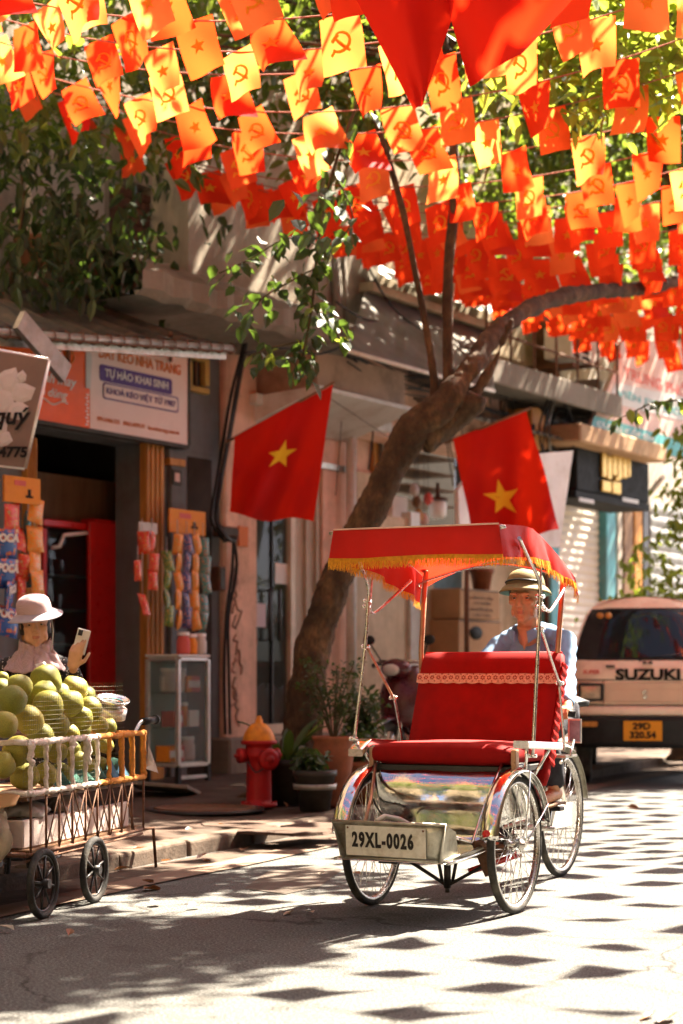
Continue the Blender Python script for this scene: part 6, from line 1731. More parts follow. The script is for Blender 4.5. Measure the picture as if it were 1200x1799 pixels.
# shirt
shirt_m = cloth_mat('shirt_blue', (.20, .33, .50), (.4, .5, .6), .10, .10, 6, 500, .8)
def wrinkle(amp, sc_):
    def f(co):
        n = np.sin(co[:, 2] * 55 * sc_ + 9 * np.sin(co[:, 0] * 13 + co[:, 1] * 7)) * .5 + np.sin(co[:, 0] * 48 * sc_ + co[:, 2] * 31 + 5 * np.sin(co[:, 1] * 17)) * .5
        co = co.copy(); co[:, 1] += amp * n; co[:, 0] += amp * .6 * np.roll(n, 3) * 0 + amp * .5 * np.sin(co[:, 2] * 70 + co[:, 1] * 30)
        return co
    return f
b = MB()
b.ell((-.075, 1.36, 1.09), (.158, .108, .205)); b.ell((-.06, 1.45, .94), (.155, .118, .18))
for k in range(9):
    t = k / 8; b.ell((-.245 + .34 * t, 1.325 + .015 * math.sin(PI * t), 1.205 + .055 * math.sin(PI * t) + .02 * t), (.060, .062, .050))
for S_, E_, H_ in ((Ls, Le, Lh), (Rs, Re, Rh)):
    w_ = E_.lerp(H_, .80)
    limb_(b, [(*S_, .062), (*S_.lerp(E_, .5), .056), (*E_, .049), (*E_.lerp(H_, .4), .049), (*w_, .040)])
shirt = fuse('shirt', b, shirt_m, man, .007, 2, wrinkle(.006, 1))
# neck opening: a skin-coloured V is left between the collar leaves
V0_, V1_ = Vector((-.080, 1.235, 1.305)), Vector((-.078, 1.232, 1.195))
for s in (1, -1):
    b = MB()
    def col(a, c, s=s):
        th = R(168 * a)            # from the nape round to the front
        x = -.08 + s * (.064 * math.sin(th) + .020 * c * math.sin(th) + .006); y = 1.288 + .055 * math.cos(th) * 1.15 + (.010 * c * -math.cos(th) if a > .5 else .014 * c) - .02 * a
        z = 1.318 - .052 * a ** 1.6 - .048 * c * (.75 + .5 * a ** 4)
        return (x + s * .012 * a ** 3, y - .030 * a ** 2.2, z)
    b.grid(col, 20, 5); b.build('collar', shirt_m, shirt, solid=.004)
b = MB(); b.add([(-.115, 1.236, 1.285), (-.045, 1.236, 1.285), (-.074, 1.232, 1.190), (-.082, 1.232, 1.190)], [(0, 2, 1), (0, 3, 2)]); 
b2 = MB(); b2.grid(lambda a, c: (-.079 + (a - .5) * .085 * (1 - c) ** .9, 1.2285 - .006 * math.sin(a * PI) - .004 * c, 1.29 - .115 * c), 8, 8); b2.build('bare_chest', M['skin_man'], man, solid=.003)
for s in (1, -1):
    b = MB(); sh = Ls if s > 0 else Rs
    b.grid(lambda a, c, s=s, sh=sh: (sh.x - s * (.085 - .10 * a), sh.y - .03 + .045 * c, sh.z + .060 - .022 * a ** 2 + .004 * math.sin(c * PI)), 6, 4); b.build('shoulder_strap', shirt_m, shirt, solid=.006)
b = MB(); b.grid(lambda a, c: (.015 + .09 * a, 1.236 + .012 * a, 1.15 - .10 * c), 4, 4); b.build('pocket', shirt_m, shirt, solid=.004)
trm = mat('dark_trousers', (.028, .028, .036), .85, 0, .3, 8, .3, 60)
b = MB(); b.ell((-.05, 1.50, .85), (.165, .135, .10))
for s, kx in ((1, .09), (-1, -.20)):
    hx = -.05 + s * .08
    fz = .42 if s > 0 else .17; fy = 1.14 if s > 0 else 1.10; fx = .10 if s > 0 else -.15
    limb_(b, [(hx, 1.48, .85, .098), ((hx + kx) / 2, 1.26, .80, .085), (kx, 1.03, .70 + (.10 if s > 0 else .02), .070), (kx + .02, 1.09, .45 + (.16 if s > 0 else 0), .064), (fx, fy + .03, fz + .10, .056)])
fuse('trousers', b, trm, man, .01, 2, wrinkle(.004, .6))
for s in (1, -1):
    fz = .42 if s > 0 else .17; fy = 1.14 if s > 0 else 1.10; fx = .10 if s > 0 else -.15
    b = MB(); b.grid(lambda a, c: (fx + .045 * (2 * a - 1) * (1 - .3 * c ** 3), fy + .09 - .25 * c, fz - .018 + .004 * math.sin(c * 5)), 6, 10); b.build('sandal', M['brown_wood'], man, solid=.016)
# sun helmet
hm = mat('helmet_olive', (.24, .19, .085), .75, 0, .12, 14, .2, 300, dirt=(.10, .085, .045), dirt_amt=.25, dscale=8)
HX = HT @ Matrix.Translation((0, .016, .054)) @ Matrix.Rotation(R(-11), 4, 'X') @ Matrix.Scale(.95, 4)
def rings(prof, n=48, sx=1.0, sy=1.18, tilt=None):
    b = MB(); vs_ = []; fs_ = []
    for r, h in prof:
        for j in range(n):
            a = 2 * PI * j / n
            x, y = r * sx * math.cos(a), r * sy * math.sin(a)
            vs_.append(HX @ Vector((x, y, h + (tilt(a) if tilt else 0))))
    for i in range(len(prof) - 1):
        for j in range(n): fs_.append((i * n + j, i * n + (j + 1) % n, (i + 1) * n + (j + 1) % n, (i + 1) * n + j))
    b.add(vs_, fs_, 0, True); return b
dome = [(.0955, .0), (.0945, .018), (.091, .036), (.082, .056), (.066, .073), (.046, .083), (.022, .088), (.0, .089)]
hel = rings(dome).build('helmet', hm, man)
brim = [(.0962, .004), (.110, -.006), (.124, -.022), (.133, -.036), (.130, -.037), (.118, -.025), (.104, -.011), (.090, -.002)]
rings(brim, 48, 1, 1.14).build('brim', hm, hel)
inner = [(.128, -.0375), (.117, -.0262), (.103, -.0122), (.088, -.0035)]
rings(inner, 48, 1, 1.14).build('brim_lining', mat('lining_green', (.10, .16, .10), .8, 0, .1, 10, .05, 60), hel)
rings([(.0968, .004), (.0972, .006), (.0965, .017), (.0955, .019)]).build('band', mat('helmet_band', (.11, .095, .05), .7, 0, .1, 20, .1, 100), hel)
b = MB(); b.tube([HX @ Vector((.100 * math.cos(R(a)), -.116 * math.sin(R(a)), .012 + .010 * math.sin(R(a)))) for a in range(20, 161, 10)], .0042, 6); b.build('strap', M['black_plastic'], hel)
b = MB(); b.ell(HX @ Vector((0, 0, .090)), (.009, .009, .005), None, 10, 6); b.build('top_button', hm, hel)

# ---------------------------------------------------------------- the fruit seller
wp = P(62, 1098, 9.78)
WZ = wp.z - PAVE
wom = thing('person', 'fruit seller in pink bucket hat and dotted blouse holding up a phone behind the cart', 'person', (wp.x, wp.y, PAVE), R(3))
WT = Matrix.Translation((0, 0, WZ)) @ Matrix.Rotation(R(6), 4, 'Z') @ Matrix.Rotation(R(4), 4, 'X') @ Matrix.Rotation(R(-4), 4, 'Y') @ Matrix.Scale(.96, 4)
b = MB(); head_shapes(b, WT, 0)
limb_(b, [(0, .03, WZ - .07, .046), (0, .045, WZ - .13, .047), (0, .055, WZ - .19, .06)])
b.ell((0, .07, WZ - .34), (.14, .09, .17)); b.ell((0, .08, WZ - .54), (.125, .09, .16)); b.ell((0, .10, WZ - .68), (.15, .11, .12))
wS, wE = Vector((.145, .06, WZ - .225)), Vector((.235, -.03, WZ - .40))
hp = P(128, 1172, 9.45) - wom.location; hp = Matrix.Rotation(-R(3), 3, 'Z') @ hp
vS, vE, vH = Vector((-.145, .06, WZ - .225)), Vector((-.20, .02, WZ - .47)), Vector((-.10, -.17, WZ - .52))
limb_(b, [(*wS, .045), (*wS.lerp(wE, .5), .040), (*wE, .034), (*wE.lerp(hp, .5), .030), (*hp, .021)])
limb_(b, [(*vS, .045), (*vS.lerp(vE, .5), .040), (*vE, .034), (*vE.lerp(vH, .5), .030), (*vH, .021)])
hand_shapes(b, vH, (.7, -.5, -.1), (0, -.2, -1), 1, .6, .88)
# the raised hand: fingers close round the phone from behind, thumb at its near edge
hd_ = Vector((.22, -.10, 1)); hn_ = Vector((.30, 1, .10))
hand_shapes(b, hp, hd_, hn_, -1, .5, .95, .1, [.22, .42, .60, .75])
for s in (1, -1):
    limb_(b, [(s * .075, .10, WZ - .70, .085), (s * .08, .04, (WZ - .70) * .55, .062), (s * .08, .08, .10, .042)])
    limb_(b, [(s * .08, .09, .045, .036), (s * .085, -.02, .032, .032), (s * .09, -.10, .026, .022)])
fuse('body', b, [M['skin_woman'], M['lips']], wom, .0052, 3, face_post(WT), mfun=lips_fun(WT))
eyes(WT, wom, True, M['skin_woman'])
b = MB(); b.grid(lambda a, c: WT @ Vector((.080 * math.sin(R(-140 + 280 * a)), .02 + .099 * math.cos(R(-140 + 280 * a)) if abs(-140 + 280 * a) < 95 else .02 + .07 * math.cos(R(-140 + 280 * a)), .07 - .12 * c)), 30, 5); b.build('hair', M['hair'], wom, solid=.008)
def dotted():
    m, nt, b_, N, L = NT('dotted_blouse'); v = coords(nt)
    vo = N.new('ShaderNodeTexVoronoi'); vo.inputs['Scale'].default_value = 62; vo.inputs['Randomness'].default_value = .6; L.new(v, vo.inputs['Vector'])
    L.new(ramp(nt, vo.outputs['Distance'], [(0, (.62, .55, .52)), (.2, (.62, .55, .52)), (.24, (.014, .012, .015))], 'LINEAR'), b_.inputs['Base Color']); b_.inputs['Roughness'].default_value = .85
    return m
bl = dotted()
b = MB(); b.ell((0, .07, WZ - .34), (.158, .108, .185)); b.ell((0, .08, WZ - .54), (.145, .108, .18)); b.ell((0, .10, WZ - .70), (.17, .13, .12))
for k in range(7):
    t = k / 6; b.ell((-.145 + .29 * t, .06, WZ - .215 + .03 * math.sin(PI * t)), (.055, .06, .05))
limb_(b, [(*wS, .060), (*wS.lerp(wE, .5), .056), (*wE, .050), (*wE.lerp(hp, .5), .044), (*wE.lerp(hp, .86), .036)])
limb_(b, [(*vS, .060), (*vS.lerp(vE, .5), .056), (*vE, .050), (*vE.lerp(vH, .5), .044), (*vE.lerp(vH, .86), .036)])
fuse('blouse', b, bl, wom, .008, 3, wrinkle(.003, 1))
b = MB()
for s in (1, -1): limb_(b, [(s * .075, .10, WZ - .70, .10), (s * .08, .04, (WZ - .70) * .55, .078), (s * .08, .08, .12, .062)])
fuse('trousers', b, trm, wom, .012, 2)
for s in (1, -1):
    b = MB(); b.grid(lambda a, c, s=s: (s * .085 + .042 * (2 * a - 1) * (1 - .3 * c ** 3), .13 - .25 * c, .009), 6, 10); b.build('sandal', M['black_plastic'], wom, solid=.014)
def woven(name, c, c2):
    m, nt, b_, N, L = NT(name); v = coords(nt)
    w1 = N.new('ShaderNodeTexChecker'); w1.inputs['Scale'].default_value = 150; w1.inputs[1].default_value = rgb(c); w1.inputs[2].default_value = rgb(c2); L.new(v, w1.inputs[0])
    L.new(mixc(nt, .4, w1.outputs[0], ramp(nt, noise(nt, 9, 5, .6, v), [(.3, c2), (.7, c)])), b_.inputs['Base Color']); b_.inputs['Roughness'].default_value = .9
    bump(nt, b_, w1.outputs[1], .3, .003); return m
wv = woven('pink_weave', (.50, .35, .35), (.34, .22, .23))
HX = WT @ Matrix.Translation((0, .014, .070)) @ Matrix.Rotation(R(7), 4, 'X') @ Matrix.Rotation(R(-7), 4, 'Y')
hat = rings([(.094, .0), (.095, .022), (.093, .045), (.086, .066), (.070, .083), (.045, .094), (.02, .098), (0, .099)], 48, 1, 1.12).build('hat', wv, wom)
rings([(.0945, .004), (.112, -.006), (.134, -.020), (.152, -.028), (.151, -.031), (.133, -.0235), (.111, -.0095), (.090, -.001)], 48, 1, 1.06, lambda a: .006 * math.sin(2 * a)).build('brim', mat('brim_grey', (.40, .34, .37), .9, 0, .1, 20, .2, 200), hat)
b = MB(); b.tube([WT @ Vector((.088, -.01, .04)), WT @ Vector((.094, -.02, -.04)), WT @ Vector((.085, -.015, -.10)), WT @ Vector((.07, -.03, -.15))], .0035, 6); b.build('chin_cord', M['gem'], hat)
# scarf drawn round the chin and over the shoulders
b = MB()
def scarf(a, c):
    th = 2 * PI * a
    r0 = .080 + .024 * c + .048 * max(0, c - .45) * 1.8
    x = r0 * math.sin(th) * (1 + .18 * max(0, c - .45)); y = .02 - r0 * .92 * math.cos(th)
    z = WZ - .075 - .135 * c - .05 * max(0, c - .5) * (1 + math.cos(th)) * .8 - .03 * (1 - c) * max(0, math.cos(th)) * .9
    f = .006 * math.sin(7 * th + 8 * c) + .005 * math.sin(13 * th - 11 * c)
    return (x * (1 + f * 4), y - f, z + f * .8)
b.grid(scarf, 56, 18); b.build('scarf', wv, wom, solid=.004)
b = MB(); b.grid(lambda a, c: (.012 + .05 * a + .03 * c, -.125 - .012 * c + .006 * math.sin(a * 6), WZ - .205 - .055 * c + .012 * a), 6, 6); b.build('scarf_label', M['paper'], wom, solid=.003)
# phone: held, so a thing of its own
ph = thing('phone', 'pale smartphone held up in the fruit seller\'s raised hand', 'phone', P(143, 1127, 9.475), 0)
ph.rotation_euler = (R(-8), R(15), R(8))
b = MB(); b.box((0, 0, 0), (.066, .009, .128)); b.build('case', M['alloy'], ph, bev=.004, seg=3)
b = MB(); b.box((-.016, -.0055, .042), (.022, .003, .030)); cb_ = b.build('camera_bump', M['black_plastic'], ph, bev=.002)
for z in (.035, .049):
    b = MB(); b.lathe([(0, .004), (.0055, .003), (.006, 0)], (-.016, -.006, z), 10, axis=(0, -1, 0)); b.build('lens', M['eye_dark'], cb_)
print('p6 ok')
# ================================================================== FRUIT CART
KR = R(-14.7); KC = Vector((-1.33, 8.0, 0)); kex = Vector((math.cos(KR), math.sin(KR), 0)); key_ = Vector((-math.sin(KR), math.cos(KR), 0))
def K(px, py, x=0.0, y=None):
    k = (px - 600) / FPX
    if y is None: d = (x + KC.dot(kex)) / (k * kex.x + kex.y)
    else: d = (y + KC.dot(key_)) / (k * key_.x + key_.y)
    p = Vector((k * d, d, 0)) - KC
    return Vector((p.dot(kex), p.dot(key_), CAMZ + (1181 - py) / FPX * d))
cart = thing('fruit_cart', 'rusty pram-wheeled street cart with string-wrapped rails heaped with green pomelos', 'cart', KC, KR)
M['wrap_white'] = mat('wrap_white', (.74, .64, .56), .8, 0, .18, 40, .6, 140, dirt=(.30, .20, .14), dirt_amt=.4, dscale=12)
M['wrap_orange'] = mat('wrap_orange', (.60, .24, .05), .8, 0, .25, 40, .6, 140, dirt=(.30, .12, .04), dirt_amt=.4, dscale=12)
CWD = .60; CL = K(250, 1283).y
zt_, zm_, zb_ = K(120, 1299).z, K(120, 1384).z, K(150, 1480).z
yw = K(168, 1290).y
def crail(nm, z, r, m, y0, y1, x=0):
    b = MB(); rr_ = random.Random(int(z * 1000) + int(y0 * 77)); n = int((y1 - y0) / .018) + 2
    b.tube([(x + rr_.gauss(0, .0018), y0 + (y1 - y0) * i / (n - 1), z + rr_.gauss(0, .0022)) for i in range(n)], [r * rr_.uniform(.86, 1.18) for _ in range(n)], 8); return b.build(nm, M[m], cart)
def cpost(nm, y, z0, z1, r, m, x=0):
    b = MB(); rr_ = random.Random(int(y * 991) + 3); n = 14
    b.tube([(x + rr_.gauss(0, .0018), y + rr_.gauss(0, .002), z0 + (z1 - z0) * i / (n - 1)) for i in range(n)], [r * rr_.uniform(.86, 1.18) for _ in range(n)], 8); return b.build(nm, M[m], cart)
for z, r in ((zt_, .012), (zm_, .012)):
    crail('wrapped_rail', z, r, 'wrap_white', -.02, yw); crail('wrapped_rail', z, r * 1.15, 'wrap_orange', yw, CL)
    b = MB(); b.tube([(-CWD * t / 10, -.02, z + .003 * math.sin(t * 2)) for t in range(11)], .012, 8); b.build('wrapped_rail', M['wrap_white'], cart)
    b = MB(); b.tube([(-CWD * t / 10, CL, z) for t in range(11)], .011, 8); b.build('wrapped_rail', M['wrap_orange'], cart)
    b = MB(); b.tube([(-CWD, -.02, z), (-CWD, CL, z)], .011, 8); b.build('far_rail', M['rust'], cart)
pxs = [54, 81, 104, 127, 150, 171, 192, 214, 232, 252]
for i, px in enumerate(pxs):
    y = K(px, 1300).y; og = px > 171
    cpost('wrapped_post', y, zm_, zt_, .0105 if not og else (.015 if px in (214, 232, 252) else .011), 'wrap_orange' if og else 'wrap_white')
    b = MB(); b.tube([(0, y, zb_), (0, y, zm_)], .0055, 6); b.build('lower_post', M['rust'], cart)
    b = MB(); b.ell((0, y, zt_), (.019, .019, .016), None, 10, 6); b.ell((0, y, zm_), (.018, .018, .015), None, 10, 6); b.build('knot', M['wrap_orange' if og else 'wrap_white'], cart)
for k in range(3): cpost('wrapped_post', -.02, zm_, zt_, .0105, 'wrap_white', -.18 - .18 * k)
for px, dz in ((150, .12), (122, .05), (50, .1)):
    y = K(px, 1300).y; b = MB(); rr_ = random.Random(px)
    b.tube([(.016, y + rr_.gauss(0, .012), zt_ - dz * t / 6) for t in range(7)], [.013, .018, .012, .016, .010, .014, .005], 7); b.build('knotted_rag', M['wrap_white'], cart)
# crossing wires below, and bottom rails
b = MB(); rr = random.Random(5)
ys = [K(px, 1300).y for px in pxs]
for i in range(2, len(ys) - 1):
    for (a, c) in ((ys[i], ys[i] + .16), (ys[i], ys[i] - .16)):
        if 0 < c < CL: b.tube([(.004, a, zm_), (.004, c, zb_)], .0035, 5)
b.build('crossed_wires', M['rust'], cart)['kind'] = 'stuff'
for x in (0, -CWD):
    b = MB(); b.tube([(x, -.03, zb_), (x, CL, zb_ + .0)], .010, 8); b.tube([(x, -.03, zb_ - .025), (x, CL, zb_ - .02)], .006, 6); b.build('bottom_rail', M['rust'], cart)
for y in (-.03, CL / 2, CL):
    b = MB(); b.tube([(0, y, zb_), (-CWD, y, zb_)], .010, 8); b.build('cross_bar', M['rust'], cart)
b = MB(); b.bx(-CWD, 0, 0, CL, zb_ + .011, zb_ + .02); b.build('floor_board', M['brown_wood'], cart)
b = MB(); b.bx(-CWD + .02, -.02, .02, CL - .02, zm_ - .035, zm_ - .02); b.build('tray', M['brown_wood'], cart)
b = MB()
b.tube([(0, CL - .02, zb_), (.02, CL + .10, zb_ + .0), (.02, CL + .14, .08)], .009, 6); b.build('prop_stand', M['rust'], cart)
b = MB(); bez_tube(b, [(-.05, CL, zt_ - .02), (-.04, CL + .08, zt_ + .05), (-.02, CL + .15, zt_ + .06)], .011, 4); b.build('handle_bar', M['steel'], cart)
b = MB(); b.tube([(-.035, CL + .10, zt_ + .052), (-.005, CL + .21, zt_ + .062)], .019, 10); b.tube([(-.008, CL + .20, zt_ + .062), (-.004, CL + .215, zt_ + .062)], .025, 10); b.build('grip', M['black_plastic'], cart)
# pram wheels
for (px, py, x_) in ((76, 1620, .03), (166, 1597, .03), (-8, 1612, -.55), (70, 1580, -.55)):
    p = K(px, py, x_); r_ = .153
    b = MB(); b.tube([(0, (r_ - .016) * math.cos(2 * PI * i / 40), (r_ - .016) * math.sin(2 * PI * i / 40)) for i in range(40)], .017, 8, closed=True)
    w = b.build('wheel', M['tyre'], cart); w.location = (x_, p.y, r_)
    b = MB(); b.tube([(0, (r_ - .034) * math.cos(2 * PI * i / 40), (r_ - .034) * math.sin(2 * PI * i / 40)) for i in range(40)], .006, 6, closed=True); b.build('rim', M['black_metal'], w)
    b = MB(); b.tube([(-.03, 0, 0), (.03, 0, 0)], .021, 12); b.build('hub', M['black_metal'], w)
    for k in range(8):
        a = 2 * PI * k / 8 + px
        b = MB(); b.tube([(0, .02 * math.cos(a), .02 * math.sin(a)), (0, (r_ - .036) * math.cos(a), (r_ - .036) * math.sin(a))], .0055, 5); b.build('spoke', M['black_metal'], w)
    b = MB(); b.tube([(x_ - .035, p.y, r_), (x_ - .035, p.y - .02, zb_)], .010, 6); b.build('fork', M['rust'], cart)
# wire netting round the fruit
b = MB(); z0n, z1n = zm_ + .01, K(215, 1198, -.03).z; y0n, y1n = -.01, K(215, 1240, -.03).y
for k in range(int((y1n - y0n) / .024)):
    y = y0n + k * .024; top = z1n - .10 * max(0, 1 - y / .5)
    b.tube([(-.022 + .004 * math.sin(y * 30), y, z0n), (-.022 + .006 * math.sin(y * 12 + 1), y, top)], .0006, 3, cap=False)
for k in range(int((z1n - z0n) / .020)):
    z = z0n + k * .020
    ya = y0n if z < z1n - .10 else y0n + .5 * (1 - (z1n - z) / .10)
    b.tube([(-.022 + .005 * math.sin(y * 9 + z * 20), y, z) for y in np.linspace(ya, y1n, 12)], .0006, 3, cap=False)
b.build('wire_netting', mat('netting', (.17, .16, .12), .6, .3, .2, 20, 0, 40), cart)['kind'] = 'stuff'
# cloth lining on the tray
b = MB(); b.grid(lambda a, c: (-.02 - .02 * math.sin(a * 40) - .06 * c, .35 + (CL - .4) * a, zm_ - .005 + .075 * c * (1 + .4 * math.sin(a * 23)) + .01 * math.sin(a * 61)), 60, 6); b.build('tray_cloth', mat('green_cloth', (.05, .13, .10), .9, 0, .3, 10, .3, 80), cart)
b = MB(); b.grid(lambda a, c: (-.0 - .03 * c, CL * .72 + .2 * a, zm_ + .01 + .06 * c * (1 + .5 * math.sin(a * 9))), 14, 6); b.build('blue_rag', mat('blue_cloth', (.07, .16, .24), .9, 0, .3, 10, .3, 80), cart)

# ---- pomelos
def pomelo_mat():
    m, nt, b, N, L = NT('pomelo_skin'); v = coords(nt)
    oi = N.new('ShaderNodeObjectInfo')
    base = ramp(nt, oi.outputs['Random'], [(0, (.20, .21, .030)), (.5, (.29, .27, .040)), (1, (.40, .33, .06))])
    sp = ramp(nt, noise(nt, 18, 6, .7, v), [(.35, (.55, .6, .5)), (.65, (1.1, 1.05, 1))])
    c = mixc(nt, 1, base, sp, 'MULTIPLY'); c = mixc(nt, ramp(nt, noise(nt, 7, 8, .75, v), [(.56, (0, 0, 0)), (.68, (.65, .65, .65))]), c, (.20, .12, .04))
    L.new(c, b.inputs['Base Color']); b.inputs['Roughness'].default_value = .5; b.inputs['Specular IOR Level'].default_value = .3
    bump(nt, b, noise(nt, 240, 2, .5, v), .35, .002); return m
pmm = pomelo_mat()
pm_me = []
for k in range(4):
    b = MB(); b.lathe([(0, -.96), (.10, -.955), (.35, -.90), (.62, -.76), (.84, -.5), (.97, -.16), (1, .1), (.95, .36), (.82, .62), (.62, .82), (.38, .95), (.16, 1.02 + .03 * k), (.05, 1.0 + .03 * k), (0, .985 + .03 * k)], n=22)
    me_ = b.mesh('pomelo', pmm, True); rk = random.Random(k)
    ph_ = [rk.uniform(0, 6) for _ in range(6)]
    for v_ in me_.vertices:
        c_ = v_.co; f_ = 1 + .035 * math.sin(3 * c_.x + ph_[0] + 2 * c_.z) + .03 * math.sin(4 * c_.y + ph_[1] - 2 * c_.x) + .02 * math.sin(6 * c_.z + ph_[2] + 3 * c_.y)
        v_.co = (c_.x * f_, c_.y * f_ * (1, .94, 1.03, .97)[k], c_.z * f_ * (1, 1.06, .93, 1.02)[k])
    pm_me.append(me_)
stemm = MB().lathe([(.07, 0), (.06, .05), (0, .055)], n=8).mesh('stem', M['stem'])
plist = [(20, 1232, 24, -.10), (31, 1209, 22, -.22), (80, 1196, 25, -.24), (76, 1220, 21, -.17), (85, 1241, 24, -.10), (51, 1266, 23, -.08), (130, 1212, 22, -.24), (124, 1237, 21, -.13), (158, 1246, 19, -.16),
         (142, 1262, 19, -.11), (100, 1277, 20, -.09), (72, 1293, 21, -.09), (8, 1274, 21, -.08), (30, 1320, 24, -.08), (175, 1275, 14, -.12), (191, 1278, 13, -.12), (144, 1284, 15, -.13), (122, 1290, 16, -.12),
         (45, 1365, 23, -.08), (80, 1362, 19, -.08), (107, 1360, 17, -.08), (67, 1310, 21, -.10), (99, 1322, 17, -.09), (135, 1337, 16, -.09), (152, 1346, 14, -.10), (175, 1343, 12, -.08), (160, 1312, 16, -.10), (2, 1345, 22, -.10), (3, 1215, 20, -.28),
         (125, 1318, 16, -.12), (185, 1310, 14, -.12), (5, 1192, 10, -.42), (52, 1232, 18, -.24), (105, 1220, 18, -.28), (110, 1255, 18, -.2), (150, 1225, 18, -.30)]
bands = [(1203, 'topmost row of the heap'), (1228, 'second row of the heap'), (1250, 'third row of the heap'), (1270, 'fourth row of the heap'), (1300, 'row just above the top rail'), (1330, 'row just below the top rail'), (9999, 'lowest row behind the wrapped posts')]
nth = ['first', 'second', 'third', 'fourth', 'fifth', 'sixth', 'seventh', 'eighth', 'ninth']
plab = [None] * len(plist); lo = 0
for hi, nm in bands:
    ids = sorted((i for i, q in enumerate(plist) if lo <= q[1] < hi), key=lambda i: plist[i][0])
    for n_, i in enumerate(ids): plab[i] = 'green pomelo in the %s, %s from the left' % (nm, nth[n_])
    lo = hi
where = ['at far left of the heap', 'at the top left of the heap', 'topmost, under the seller\'s scarf', 'small one under the topmost fruit', 'front and centre of the heap', 'low centre, close to the netting', 'top right, under the phone', 'right of the middle fruit, brownish', 'upper right edge by the scale']
rr = random.Random(9)
for i, (px, py, r, x) in enumerate(plist):
    p = K(px, py, x); d = (KC + kex * p.x + key_ * p.y).y
    rad = r * 1.13 / FPX * d
    wpos = KC + kex * p.x + key_ * p.y + Vector((0, 0, p.z))
    t = obj('pomelo', pm_me[i % 4], None, wpos, (rr.uniform(-.7, .7), rr.uniform(-.6, .6), rr.uniform(0, 6)), rad)
    tag(t, plab[i], 'pomelo', 'pomelos heaped on the cart')
    obj('stem', stemm, t, (0, 0, .98 + .03 * (i % 4)))
# ---- scale, box, bags
p = K(197, 1240, -.16); q = KC + kex * p.x + key_ * p.y
sc_ = thing('weighing_scale', 'round silver dish scale resting on the cart behind the netting', 'scale', (q.x, q.y, p.z), 0)
sc_.rotation_euler = (R(14), R(10), 0)
b = MB(); b.lathe([(0, .0), (.060, .002), (.078, .012), (.085, .026), (.083, .027), (.074, .016), (.05, .008), (0, .007)], (0, 0, .012), 28, sy=1.0); b.build('dish', mat('dish_metal', (.72, .72, .72), .22, 1, .05, 20, .05, 40), sc_)
b = MB(); b.lathe([(.045, 0), (.03, .02)], (0, 0, -.006), 16); b.lathe([(0, -.06), (.075, -.06), (.078, -.01), (.05, 0), (0, 0)], n=20); b.build('base', M['alloy'], sc_)
b = MB(); b.tube([(.052 * math.cos(R(a)), .035 * math.sin(R(a)), .028) for a in range(20, 200, 12)], .004, 5); b.build('printed_ring', M['blue_rag'] if 'blue_rag' in M else M['teal_print'], sc_)
def at_cart(x, y, z): 
    q_ = KC + kex * x + key_ * y; return (q_.x, q_.y, z)
fb = thing('foam_box', 'long pale foam box on the lower shelf of the cart', 'box', at_cart(0, 0, 0), KR)
b = MB(); b.bx(-.50, -.035, .02, CL * .93, zb_ + .022, zb_ + .145); b.build('tray', mat('foam', (.60, .50, .44), .8, 0, .06, 20, .3, 160), fb, bev=.006)
b = MB(); b.bx(-.48, -.05, .04, CL * .91, zb_ + .1455, zb_ + .15); b.build('lid_gap', M['dark_room'], fb)
def bag(nm, lab, c, r, m, seed, cat='bag'):
    t = thing(nm, lab, cat, at_cart(*c), KR); rr_ = random.Random(seed); ph_ = [rr_.uniform(0, 6) for _ in range(8)]
    b = MB()
    def f(a, e):
        th = 2 * PI * a; pr = math.sin(PI * min(.985, .06 + e * .93)) ** .55
        w = 1 + .13 * math.sin(4 * th + ph_[0] + 4 * e) + .10 * math.sin(9 * th + ph_[1] - 6 * e) + .06 * math.sin(17 * th + ph_[2] + 11 * e)
        return (r[0] * pr * w * math.cos(th), r[1] * pr * w * math.sin(th), r[2] * (2 * e - 1) * (1 + .08 * math.sin(6 * th + ph_[3])))
    b.grid(f, 48, 22); b.build('bag', m, t); return t
plas = cloth_mat('clear_plastic', (.55, .50, .46), (.6, .55, .5), .35, .1, 20, 0, .25)
bag('plastic_bag', 'crumpled clear plastic bag above the foam box at its near end', (-.16, .22, zb_ + .17), (.13, .16, .05), plas, 3)
bag('plastic_bag', 'clear plastic bag tucked under the tray in the middle of the cart', (-.10, .62, zm_ - .10), (.07, .14, .07), plas, 5)
bag('cloth_bag', 'beige cloth bag hanging off the near end of the cart', (-.22, -.08, zb_ + .10), (.16, .07, .17), mat('beige_cloth', (.42, .34, .25), .9, 0, .2, 9, .4, 120), 8)
t = thing('card_flap', 'bent beige cardboard flap at the near end of the cart', 'cardboard', at_cart(0, 0, 0), KR)
b = MB(); b.grid(lambda a, c: (-.02 - .3 * a, -.05 - .05 * c, zm_ - .005 - .05 * a - .10 * c * (.4 + a) + .02 * math.sin(a * 6)), 10, 6); b.build('flap', M['cardboard'], t, solid=.004)
t = thing('plastic_bag', '', 'bag', at_cart(.02, CL + .005, zm_ + .10), KR); t['label'] = 'small white plastic bag tied to the orange end post of the cart'
b = MB(); b.grid(lambda a, c: (.005 + .03 * math.sin(a * 8) * c, .01 + (.02 + .05 * c) * a, .05 - .14 * c * (.5 + .5 * a)), 10, 8); b.build('bag', plas, t)
t = thing('dark_crate', 'black crate under the near end of the cart', 'crate', at_cart(-.45, .10, 0), KR)
b = MB(); b.box((0, 0, .18), (.26, .3, .3)); b.build('crate_body', M['black_plastic'], t, bev=.01)
for k in range(3):
    b = MB(); b.bx(-.135, .135, -.158, -.1505, .06 + .09 * k, .10 + .09 * k); b.build('rib', M['black_metal'], t)

